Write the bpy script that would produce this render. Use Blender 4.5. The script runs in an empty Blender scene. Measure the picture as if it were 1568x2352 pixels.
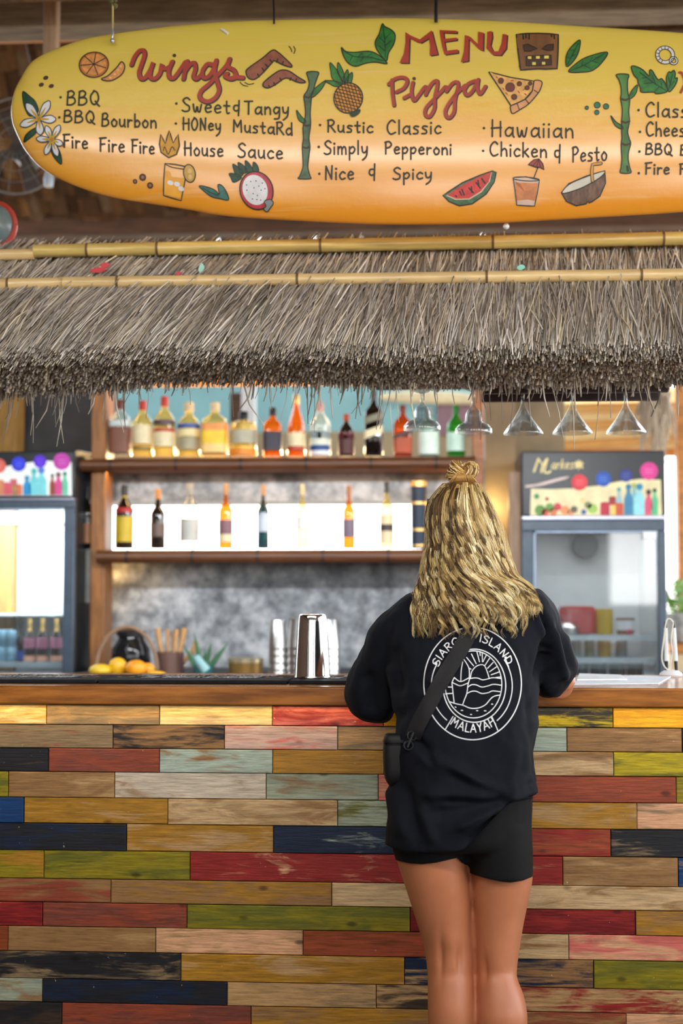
import bpy, bmesh, math, random
import numpy as np
from mathutils import Vector, Matrix, noise
from mathutils.bvhtree import BVHTree

random.seed(7)
RNG = np.random.default_rng(7)
SC = bpy.context.scene
COL = SC.collection

# ------------------------------------------------------------------ camera
F = 3267.0
CAM = Vector((0.0, 0.0, 1.35))
PITCH, YAW = math.atan(194 / F), math.radians(3.8)
cam_d = bpy.data.cameras.new('camera')
cam = bpy.data.objects.new('camera', cam_d)
COL.objects.link(cam)
cam.location = CAM
cam.rotation_euler = (math.pi / 2 + PITCH, 0, YAW)
cam_d.sensor_fit = 'VERTICAL'
cam_d.sensor_height = 36
cam_d.lens = 36 * F / 2352
cam_d.dof.use_dof = True
cam_d.dof.focus_distance = 3.58
cam_d.dof.aperture_fstop = 2.0
cam_d.clip_start = 0.05
SC.camera = cam
ROT = cam.rotation_euler.to_matrix()
ROTN = np.array(ROT)

# ------------------------------------------------------------------ light and exposure
SC.view_settings.view_transform = 'Standard'
SC.view_settings.look = 'None'
SC.view_settings.gamma = 1
SC.view_settings.use_curve_mapping = False
SC.view_settings.exposure = 0.2
SC.cycles.use_denoising = True
SC.cycles.transparent_max_bounces = 24
SC.cycles.max_bounces = 8
SC.cycles.caustics_reflective = False
SC.cycles.caustics_refractive = False
SC.cycles.sample_clamp_indirect = 6
world = bpy.data.worlds.new('sky')
SC.world = world
world.use_nodes = True
_bg = world.node_tree.nodes['Background']
_nt = world.node_tree
_tc = _nt.nodes.new('ShaderNodeTexCoord')
_sp = _nt.nodes.new('ShaderNodeSeparateXYZ')
_mr = _nt.nodes.new('ShaderNodeMapRange')
_mr.inputs['From Min'].default_value = -1
_rp = _nt.nodes.new('ShaderNodeValToRGB')
_nt.links.new(_tc.outputs['Generated'], _sp.inputs[0])
_nt.links.new(_sp.outputs['Z'], _mr.inputs['Value'])
_nt.links.new(_mr.outputs[0], _rp.inputs['Fac'])
_nt.links.new(_rp.outputs['Color'], _bg.inputs['Color'])
# sunlit sand below, hazy bright horizon, paler sky above
_e = _rp.color_ramp.elements
_e[0].position, _e[0].color = 0.0, (.16, .14, .115, 1)
_e[1].position, _e[1].color = 1.0, (.42, .50, .62, 1)
for _p, _c in ((.40, (.22, .195, .16)), (.475, (.62, .58, .52)), (.505, (1, .98, .95)), (.60, (.95, .98, 1)), (.72, (.55, .62, .72))):
    _k = _e.new(_p)
    _k.color = (*_c, 1)
_bg.inputs['Strength'].default_value = 5.0


def lamp(name, kind, loc, energy, color=(1, 1, 1), rot=(0, 0, 0), size=(0.1, 0.1), angle=None):
    d = bpy.data.lights.new(name, kind)
    d.energy = energy
    d.color = color
    if kind == 'AREA':
        d.shape = 'RECTANGLE'
        d.size, d.size_y = size
    if kind == 'POINT':
        d.shadow_soft_size = size[0]
    if angle:
        d.angle = angle
    o = bpy.data.objects.new(name, d)
    COL.objects.link(o)
    o.location = loc
    o.rotation_euler = rot
    return o


WARM = (1.0, 0.62, 0.25)
# daylight sun from high front right: reaches only what stands beyond the roof
lamp('sun', 'SUN', (3, -3, 8), 15.0, (1.0, 0.93, 0.82), (math.radians(38), 0, math.radians(60)), angle=0.01)
# added overhead strip light: falloff down the planks, gloss band on the board
lamp('added_front_strip', 'AREA', (-.1, .5, 3.46), 120, (1, .95, .88), (math.radians(12), 0, 0), (5.6, .28))


# ------------------------------------------------------------------ helpers
def W(px, py, Y):
    """world point on the plane y=Y seen at photo pixel (px, py)"""
    d = ROT @ Vector(((px - 784) / F, -(py - 1176) / F, -1.0))
    return CAM + d * (Y / d.y)


def Wn(px, py, Y):
    px, py, Y = np.broadcast_arrays(np.asarray(px, float), np.asarray(py, float), np.asarray(Y, float))
    d = np.stack([(px - 784) / F, -(py - 1176) / F, -np.ones_like(px)], -1) @ ROTN.T
    return np.array(CAM) + d * (Y / d[..., 1])[..., None]


def proj(P):
    q = (np.asarray(P, float) - np.array(CAM)) @ ROTN
    return 784 - F * q[..., 0] / q[..., 2], 1176 + F * q[..., 1] / q[..., 2]


def lin(r, g, b):
    f = lambda c: (c / 255 / 12.92) if c <= 10 else ((c / 255 + 0.055) / 1.055) ** 2.4
    return (f(r), f(g), f(b))


WL = {}


def thing(name, label, cat, loc=(0, 0, 0), group=None, kind=None):
    o = bpy.data.objects.new(name, None)
    COL.objects.link(o)
    o.location = loc
    o.empty_display_size = 0.05
    WL[o.name] = Vector(loc)
    tag(o, label, cat, group, kind)
    return o


def tag(o, label=None, cat=None, group=None, kind=None):
    if label:
        o['label'] = label
    if cat:
        o['category'] = cat
    if group:
        o['group'] = group
    if kind:
        o['kind'] = kind
    return o


def link(name, me, mats, parent=None):
    o = bpy.data.objects.new(name, me)
    COL.objects.link(o)
    for m in (mats if isinstance(mats, (list, tuple)) else [mats]):
        me.materials.append(m)
    if parent is not None:
        o.parent = parent
        WL[o.name] = WL[parent.name]
    return o


class Geo:
    def __init__(self):
        self.v, self.f, self.m, self.c = [], [], [], []

    def add(self, vs, fs, mi=0, col=None):
        b = len(self.v)
        self.v += [tuple(x) for x in vs]
        self.f += [tuple(i + b for i in f) for f in fs]
        self.m += [mi] * len(fs)
        self.c += [col or (1, 1, 1, 1)] * len(vs)
        return self

    def box(self, lo, hi, mi=0, col=None, jitter=0):
        x0, y0, z0 = lo
        x1, y1, z1 = hi
        vs = [(x0, y0, z0), (x1, y0, z0), (x1, y1, z0), (x0, y1, z0), (x0, y0, z1), (x1, y0, z1), (x1, y1, z1), (x0, y1, z1)]
        return self.add(vs, [(0, 3, 2, 1), (4, 5, 6, 7), (0, 1, 5, 4), (1, 2, 6, 5), (2, 3, 7, 6), (3, 0, 4, 7)], mi, col)

    def bar(self, a, b, w, h, mi=0, col=None, up=(0, 0, 1)):
        """box along a-b, width w (sideways), height h"""
        a, b = Vector(a), Vector(b)
        t = (b - a).normalized()
        s = t.cross(Vector(up)).normalized()
        u = s.cross(t)
        vs = []
        for p in (a, b):
            for q in ((-1, -1), (1, -1), (1, 1), (-1, 1)):
                vs.append(p + s * q[0] * w / 2 + u * q[1] * h / 2)
        return self.add(vs, [(3, 2, 1, 0), (4, 5, 6, 7), (0, 1, 5, 4), (1, 2, 6, 5), (2, 3, 7, 6), (3, 0, 4, 7)], mi, col)

    def lathe(self, prof, c=(0, 0, 0), seg=24, mi=0, sq=2.0, caps=True, sy=1.0, axis=None):
        """prof: list of (r, z). sq: superellipse exponent of the section"""
        c = Vector(c)
        vs, fs = [], []
        n = len(prof)
        for r, z in prof:
            for k in range(seg):
                a = 2 * math.pi * (k + .5) / seg
                ca, sa = math.cos(a), math.sin(a)
                x = math.copysign(abs(ca) ** (2 / sq), ca) * r
                y = math.copysign(abs(sa) ** (2 / sq), sa) * r * sy
                p = Vector((x, y, z))
                if axis is not None:
                    p = axis @ p
                vs.append(c + p)
        for i in range(n - 1):
            for k in range(seg):
                k2 = (k + 1) % seg
                fs.append((i * seg + k, i * seg + k2, (i + 1) * seg + k2, (i + 1) * seg + k))
        if caps:
            fs.append(tuple(range(seg))[::-1])
            fs.append(tuple((n - 1) * seg + k for k in range(seg)))
        return self.add(vs, fs, mi)

    def rings(self, rings, mi=0, caps=True):
        seg = len(rings[0])
        vs = [p for r in rings for p in r]
        fs = []
        for i in range(len(rings) - 1):
            for k in range(seg):
                k2 = (k + 1) % seg
                fs.append((i * seg + k, (i + 1) * seg + k, (i + 1) * seg + k2, i * seg + k2))
        if caps:
            fs.append(tuple(range(seg)))
            fs.append(tuple((len(rings) - 1) * seg + k for k in range(seg))[::-1])
        return self.add(vs, fs, mi)

    def tube(self, path, radii, sides=8, mi=0, caps=True):
        path = [Vector(p) for p in path]
        if not hasattr(radii, '__len__'):
            radii = [radii] * len(path)
        n = len(path)
        ref = None
        rings = []
        for i in range(n):
            t = (path[min(i + 1, n - 1)] - path[max(i - 1, 0)]).normalized()
            if ref is None:
                ref = t.orthogonal().normalized()
            ref = (ref - t * ref.dot(t)).normalized()
            b = t.cross(ref)
            rings.append([path[i] + (ref * math.cos(a) + b * math.sin(a)) * radii[i]
                          for a in [2 * math.pi * k / sides for k in range(sides)]])
        return self.rings([r[::-1] for r in rings], mi, caps)

    def sphere(self, c, r, seg=16, rng=10, mi=0):
        rx, ry, rz = r if hasattr(r, '__len__') else (r, r, r)
        rings = []
        for i in range(rng + 1):
            a = math.pi * (i / rng) * .98 + .01 * math.pi
            rings.append([(c[0] + rx * math.sin(a) * math.cos(2 * math.pi * k / seg), c[1] + ry * math.sin(a) * math.sin(2 * math.pi * k / seg),
                           c[2] + rz * math.cos(a)) for k in range(seg)])
        return self.rings(rings, mi)

    def build(self, name, mats, parent=None, smooth=True, bevel=0, sharp=40, col=False):
        me = bpy.data.meshes.new(name)
        off = WL[parent.name] if parent is not None else Vector((0, 0, 0))
        loc = Vector((0, 0, 0))
        if parent is None and self.v:
            a = np.array(self.v)
            loc = Vector(((a[:, 0].min() + a[:, 0].max()) / 2, (a[:, 1].min() + a[:, 1].max()) / 2, a[:, 2].min()))
            off = loc
        me.from_pydata([(x[0] - off[0], x[1] - off[1], x[2] - off[2]) for x in self.v], [], self.f)
        me.polygons.foreach_set('material_index', self.m)
        if col:
            at = me.color_attributes.new('Col', 'FLOAT_COLOR', 'POINT')
            at.data.foreach_set('color', np.array(self.c, dtype=np.float32).ravel())
        me.update()
        if smooth:
            me.shade_smooth()
            if sharp:
                me.set_sharp_from_angle(angle=math.radians(sharp))
        o = link(name, me, mats, parent)
        if parent is None:
            o.location = loc
            WL[o.name] = loc
        if bevel:
            b = o.modifiers.new('bevel', 'BEVEL')
            b.width = bevel
            b.segments = 2
            b.limit_method = 'ANGLE'
        return o


def mesh_fast(name, verts, faces, mats, parent=None, cols=None, smooth=True):
    """faces: (N,4) or (N,3) numpy arrays in a list"""
    off = np.array(WL[parent.name]) if parent is not None else np.zeros(3)
    me = bpy.data.meshes.new(name)
    verts = np.asarray(verts, np.float32) - off.astype(np.float32)
    me.vertices.add(len(verts))
    me.vertices.foreach_set('co', verts.ravel())
    tot = np.concatenate([np.full(len(f), f.shape[1]) for f in faces])
    idx = np.concatenate([f.ravel() for f in faces]).astype(np.int32)
    st = np.concatenate([[0], np.cumsum(tot)[:-1]]).astype(np.int32)
    me.loops.add(len(idx))
    me.loops.foreach_set('vertex_index', idx)
    me.polygons.add(len(tot))
    me.polygons.foreach_set('loop_start', st)
    me.update(calc_edges=True)
    me.validate()
    if cols is not None:
        at = me.color_attributes.new('Col', 'FLOAT_COLOR', 'POINT')
        c4 = np.ones((len(verts), 4), np.float32)
        c4[:, :3] = cols
        at.data.foreach_set('color', c4.ravel())
    if smooth:
        me.shade_smooth()
    o = link(name, me, mats, parent)
    if parent is None:
        WL[o.name] = Vector((0, 0, 0))
    return o


def tubes(paths, radii, sides, cols):
    """many tubes at once: paths (N,K,3), radii (N,K) -> verts, faces, vertex colours"""
    N, K, _ = paths.shape
    t = np.empty_like(paths)
    t[:, 1:-1] = paths[:, 2:] - paths[:, :-2]
    t[:, 0] = paths[:, 1] - paths[:, 0]
    t[:, -1] = paths[:, -1] - paths[:, -2]
    t /= np.linalg.norm(t, axis=2, keepdims=True) + 1e-9
    ref = np.array([0.31, 0.9, 0.2])
    a = np.cross(t, ref)
    a /= np.linalg.norm(a, axis=2, keepdims=True) + 1e-9
    b = np.cross(t, a)
    ang = 2 * np.pi * np.arange(sides) / sides
    v = paths[:, :, None, :] + radii[:, :, None, None] * (a[:, :, None, :] * np.cos(ang)[None, None, :, None] + b[:, :, None, :] * np.sin(ang)[None, None, :, None])
    base = (np.arange(N) * K * sides)[:, None, None]
    i = np.arange(K - 1)[None, :, None] * sides
    k = np.arange(sides)[None, None, :]
    k2 = (k + 1) % sides
    q = np.stack([base + i + k, base + i + k2, base + i + sides + k2, base + i + sides + k], -1).reshape(-1, 4)
    cap = np.arange(N)[:, None] * K * sides + (K - 1) * sides + np.arange(sides)[None, :]
    c = np.repeat(cols[:, None, :], K * sides, 1).reshape(-1, 3)
    return v.reshape(-1, 3), [q, cap], c


# ------------------------------------------------------------------ materials
def nodes(name):
    m = bpy.data.materials.new(name)
    m.use_nodes = True
    nt = m.node_tree
    return m, nt, nt.nodes['Principled BSDF']


def N(nt, t, **kw):
    n = nt.nodes.new(t)
    for k, v in kw.items():
        if k in n.inputs:
            n.inputs[k].default_value = v
        else:
            setattr(n, k, v)
    return n


def mat(name, color, rough=0.5, metal=0.0, vary=0.12, scale=20.0, stretch=(1, 1, 1), bump=0.0, trans=0.0, emit=None, estr=0, coat=0.0, second=None, spec=0.5):
    m, nt, p = nodes(name)
    L = nt.links.new
    tc = N(nt, 'ShaderNodeTexCoord')
    mp = N(nt, 'ShaderNodeMapping', Scale=stretch)
    nz = N(nt, 'ShaderNodeTexNoise', Scale=scale, Detail=5.0, Roughness=0.6)
    L(tc.outputs['Object'], mp.inputs['Vector'])
    L(mp.outputs['Vector'], nz.inputs['Vector'])
    rp = N(nt, 'ShaderNodeValToRGB')
    c2 = second or tuple(min(1, c * (1 + vary)) for c in color)
    c1 = color if second else tuple(c * (1 - vary) for c in color)
    rp.color_ramp.elements[0].color = (*c1, 1)
    rp.color_ramp.elements[1].color = (*c2, 1)
    rp.color_ramp.elements[0].position = 0.36
    rp.color_ramp.elements[1].position = 0.64
    L(nz.outputs['Fac'], rp.inputs['Fac'])
    L(rp.outputs['Color'], p.inputs['Base Color'])
    p.inputs['Roughness'].default_value = rough
    p.inputs['Metallic'].default_value = metal
    p.inputs['Transmission Weight'].default_value = trans
    p.inputs['Coat Weight'].default_value = coat
    p.inputs['Specular IOR Level'].default_value = spec
    if emit:
        p.inputs['Emission Color'].default_value = (*emit, 1)
        p.inputs['Emission Strength'].default_value = estr
    if bump:
        b = N(nt, 'ShaderNodeBump', Strength=bump, Distance=0.01)
        L(nz.outputs['Fac'], b.inputs['Height'])
        L(b.outputs['Normal'], p.inputs['Normal'])
    return m


def attr_mat(name, rough=0.6, spec=0.4, vary=0.25, scale=60, stretch=(1, 1, 1)):
    m, nt, p = nodes(name)
    L = nt.links.new
    at = N(nt, 'ShaderNodeAttribute', attribute_name='Col')
    tc = N(nt, 'ShaderNodeTexCoord')
    mp = N(nt, 'ShaderNodeMapping', Scale=stretch)
    nz = N(nt, 'ShaderNodeTexNoise', Scale=scale, Detail=3.0)
    L(tc.outputs['Object'], mp.inputs['Vector'])
    L(mp.outputs['Vector'], nz.inputs['Vector'])
    mr = N(nt, 'ShaderNodeMapRange')
    mr.inputs['To Min'].default_value = 1 - vary
    mr.inputs['To Max'].default_value = 1 + vary
    L(nz.outputs['Fac'], mr.inputs['Value'])
    vm = N(nt, 'ShaderNodeVectorMath', operation='SCALE')
    L(at.outputs['Color'], vm.inputs[0])
    L(mr.outputs['Result'], vm.inputs['Scale'])
    L(vm.outputs['Vector'], p.inputs['Base Color'])
    p.inputs['Roughness'].default_value = rough
    p.inputs['Specular IOR Level'].default_value = spec
    return m


def glass(name, tint=(1, 1, 1), diff=0.06, refl=0.12, dcol=None, rough=0.03):
    """thin walled glass: tinted see-through, edge reflection and a little body colour"""
    m = bpy.data.materials.new(name)
    m.use_nodes = True
    nt = m.node_tree
    nt.nodes.remove(nt.nodes['Principled BSDF'])
    out = nt.nodes['Material Output']
    L = nt.links.new
    tr = N(nt, 'ShaderNodeBsdfTransparent', Color=(*tint, 1))
    df = N(nt, 'ShaderNodeBsdfTranslucent', Color=(*(dcol or tint), 1))
    d2 = N(nt, 'ShaderNodeBsdfDiffuse', Color=(*(dcol or tint), 1))
    gl = N(nt, 'ShaderNodeBsdfGlossy', Roughness=rough)
    nz = N(nt, 'ShaderNodeTexNoise', Scale=8.0)
    mr = N(nt, 'ShaderNodeMapRange')
    mr.inputs['To Min'].default_value = diff * .7
    mr.inputs['To Max'].default_value = diff * 1.3
    L(nz.outputs['Fac'], mr.inputs['Value'])
    md = N(nt, 'ShaderNodeMixShader', Fac=0.5)
    L(df.outputs[0], md.inputs[1])
    L(d2.outputs[0], md.inputs[2])
    m1 = N(nt, 'ShaderNodeMixShader')
    L(mr.outputs['Result'], m1.inputs['Fac'])
    L(tr.outputs[0], m1.inputs[1])
    L(md.outputs[0], m1.inputs[2])
    lw = N(nt, 'ShaderNodeLayerWeight', Blend=0.35)
    ma = N(nt, 'ShaderNodeMath', operation='MULTIPLY_ADD')
    ma.inputs[1].default_value = 0.55
    ma.inputs[2].default_value = refl * .5
    L(lw.outputs['Facing'], ma.inputs[0])
    m2 = N(nt, 'ShaderNodeMixShader')
    L(ma.outputs[0], m2.inputs['Fac'])
    L(m1.outputs[0], m2.inputs[1])
    L(gl.outputs[0], m2.inputs[2])
    L(m2.outputs[0], out.inputs['Surface'])
    return m


M = {}
M['black'] = mat('black_plastic', (0.012, 0.013, 0.016), 0.4)
M['ink'] = mat('black_paint', (0.022, 0.020, 0.008), 0.5)
M['white'] = mat('white_paint', (0.8, 0.82, 0.84), 0.45, vary=.04)
M['wood'] = mat('brown_wood', lin(150, 92, 45), 0.45, vary=.35, scale=6, stretch=(1, 8, 8), bump=.1)
M['darkwood'] = mat('dark_wood', lin(88, 58, 36), 0.6, vary=.35, scale=6, stretch=(1, 8, 8), bump=.2)
M['greywood'] = mat('weathered_wood', lin(142, 128, 112), 0.8, vary=.3, scale=5, stretch=(1, 6, 8), bump=.2)
M['tanwood'] = mat('pale_wood', lin(172, 144, 120), 0.7, vary=.18, scale=6, stretch=(8, 8, 1))
M['orangewood'] = mat('orange_wood', lin(200, 130, 60), 0.5, vary=.25, scale=6, stretch=(1, 8, 8))
M['bamboo'] = mat('bamboo', lin(222, 192, 136), 0.3, vary=.18, scale=8, stretch=(.6, 6, 6), coat=.3)
M['bamboogreen'] = mat('olive_bamboo', lin(206, 182, 108), 0.32, vary=.2, scale=8, stretch=(.6, 6, 6), coat=.2)
M['bamboodark'] = mat('dark_bamboo', lin(98, 60, 34), 0.4, vary=.3, scale=8, stretch=(.6, 6, 6))
M['node'] = mat('bamboo_joint', lin(110, 82, 50), 0.6)
M['steel'] = mat('stainless_steel', (0.72, 0.72, 0.71), 0.12, 1.0, vary=.03)
M['steelb'] = mat('brushed_steel', (0.6, 0.6, 0.6), 0.3, 1.0, vary=.06, stretch=(1, 1, 10))
M['silver'] = mat('silver_trim', lin(190, 195, 215), 0.3, .6, vary=.05)
M['glass'] = glass('clear_glass', (0.93, 0.96, 0.97), .04, .28)
M['pane'] = glass('door_glass', (0.9, 0.94, 0.96), .03, .16)
M['gold'] = mat('gold_foil', lin(225, 185, 110), 0.35, .6)
M['skin'] = mat('tanned_skin', lin(184, 116, 80), 0.42, vary=.06, scale=14, spec=.45)
M['shirt'] = mat('black_cotton', (0.0058, 0.0070, 0.0115), 0.85, vary=.12, scale=180, spec=.16)
M['shorts'] = mat('black_jersey', (0.0075, 0.0075, 0.008), 0.8, vary=.1, scale=150, spec=.16)
M['nylon'] = mat('black_nylon', (0.007, 0.007, 0.008), 0.55, vary=.2, scale=250, spec=.3)
M['lin'] = lin


def flat(key, rgb, rough=0.45, **kw):
    """paint of one colour, cached"""
    if key not in M:
        kw.setdefault('vary', .1)
        M[key] = mat(key, lin(*rgb), rough, **kw)
    return M[key]


# ------------------------------------------------------------------ painting on surfaces
def smooth_pts(pts, closed=False, n=6):
    P = [Vector(p) for p in pts]
    if len(P) < 3:
        return P
    out = []
    m = len(P)
    for i in range(m if closed else m - 1):
        p0 = P[(i - 1) % m] if (closed or i > 0) else P[0]
        p1, p2 = P[i], P[(i + 1) % m]
        p3 = P[(i + 2) % m] if (closed or i + 2 < m) else P[-1]
        for k in range(n):
            t = k / n
            out.append(0.5 * ((2 * p1) + (p2 - p0) * t + (2 * p0 - 5 * p1 + 4 * p2 - p3) * t * t + (3 * p1 - p0 - 3 * p2 + p3) * t ** 3))
    if not closed:
        out.append(P[-1])
    return out


class Paint:
    """flat artwork laid onto a surface: fn(px, py, layer) -> world point"""

    def __init__(self, fn, tr=None, maxlen=14):
        self.fn, self.tr, self.maxlen = fn, tr or (lambda p: p), maxlen
        self.g, self.mats, self.base = Geo(), [], 0

    def mi(self, m):
        if m not in self.mats:
            self.mats.append(m)
        return self.mats.index(m)

    def _tri(self, P, m, layer):
        bm = bmesh.new()
        try:
            vs = [bm.verts.new((p[0], p[1], 0)) for p in P]
            f = bm.faces.new(vs)
            f.normal_update()
            bmesh.ops.triangulate(bm, faces=[f])
            for _ in range(4):
                long = [e for e in bm.edges if e.calc_length() > self.maxlen]
                if not long:
                    break
                bmesh.ops.subdivide_edges(bm, edges=long, cuts=1)
                bmesh.ops.triangulate(bm, faces=bm.faces[:])
            bm.verts.index_update()
            V = [self.fn(v.co.x, v.co.y, layer) for v in bm.verts]
            fs = []
            for f in bm.faces:
                # face the viewer: y down in pixel space
                a, b, c = [v.co for v in f.verts][:3]
                ids = [v.index for v in f.verts]
                cr = (b.x - a.x) * (c.y - a.y) - (b.y - a.y) * (c.x - a.x)
                fs.append(ids if cr < 0 else ids[::-1])
            self.g.add(V, fs, self.mi(m))
        finally:
            bm.free()

    def fill(self, pts, m, layer=0, smooth=False):
        P = [self.tr(p) for p in pts]
        if smooth:
            P = smooth_pts(P, True)
        self._tri(P, m, layer)

    def ell(self, c, rx, ry, m, layer=0, rot=0, n=28):
        self.fill([(c[0] + rx * math.cos(a) * math.cos(rot) - ry * math.sin(a) * math.sin(rot),
                    c[1] + rx * math.cos(a) * math.sin(rot) + ry * math.sin(a) * math.cos(rot)) for a in [2 * math.pi * k / n for k in range(n)]], m, layer)

    def stroke(self, pts, w, m, layer=1, smooth=True, closed=False, taper=None, shift=(0, 0)):
        self.base += 1                       # each stroke lies a hair above the one before it
        layer = layer + (self.base % 16) * .05
        P = [Vector(self.tr(p)) + Vector(shift) for p in pts]
        if smooth:
            P = smooth_pts(P, closed)
        Q = [P[0]]
        for p in P[1:]:
            d = (p - Q[-1]).length
            if d < .15:
                continue
            k = int(d // self.maxlen)
            for j in range(1, k + 1):
                Q.append(Q[-1].lerp(p, 1 / (k + 2 - j)))
            Q.append(p)
        P = Q
        if len(P) < 2:
            P = [P[0], P[0] + Vector((.3, 0))]
        n = len(P)
        V, fs = [], []
        i_m = self.mi(m)
        for i, p in enumerate(P):
            a = P[(i - 1) % n] if closed else P[max(i - 1, 0)]
            b = P[(i + 1) % n] if closed else P[min(i + 1, n - 1)]
            t = b - a
            t = t.normalized() if t.length > 1e-6 else Vector((1, 0))
            nn = Vector((-t.y, t.x))
            ww = w / 2
            if taper:
                ww *= np.interp(i / (n - 1), [0, .5, 1], taper)
            for s in (-1, 1):
                q = p + nn * s * ww
                V.append(self.fn(q.x, q.y, layer))
        for i in range(n if closed else n - 1):
            j = (i + 1) % n
            fs.append((2 * i, 2 * i + 1, 2 * j + 1, 2 * j))
        self.g.add(V, fs, i_m)
        if not closed and not taper:
            for p in (P[0], P[-1]):
                self.disc(p, w / 2, m, layer + .025)

    def disc(self, p, r, m, layer=1, n=10):
        V = [self.fn(p[0] + r * math.cos(2 * math.pi * k / n), p[1] - r * math.sin(2 * math.pi * k / n), layer) for k in range(n)]
        self.g.add(V, [tuple(range(n))], self.mi(m))

    def dot(self, p, r, m, layer=1):
        self.disc(self.tr(p), r, m, layer, 12)

    def text(self, s, x0, x1, y0, y1, cap, w, m, layer=2, slant=0.0):
        tot = sum(GL[c][0] if c != ' ' else .4 for c in s) + .16 * (len(s) - 1)
        k = (x1 - x0) / tot
        x = 0
        for c in s:
            if c == ' ':
                x += .56
                continue
            wd, strokes = GL[c]
            for st in strokes:
                pts = []
                for (u, v) in st:
                    X = x0 + (x + u) * k + slant * v * cap
                    pts.append((X, y0 + (y1 - y0) * (X - x0) / max(1, x1 - x0) - v * cap))
                if len(pts) == 1:
                    self.dot(pts[0], w * .7, m, layer)
                else:
                    self.stroke(pts, w, m, layer, smooth=len(pts) > 2)
            x += wd + .16

    def flush(self, name, parent):
        """finish one piece of artwork and start the next"""
        self.g.build(name, self.mats, parent, smooth=False)
        self.g, self.mats = Geo(), []

    def build(self, name, parent, label=None):
        if not self.g.v:
            return None
        o = self.g.build(name, self.mats, parent, smooth=False)
        if label:
            o['label'] = label
        return o


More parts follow.
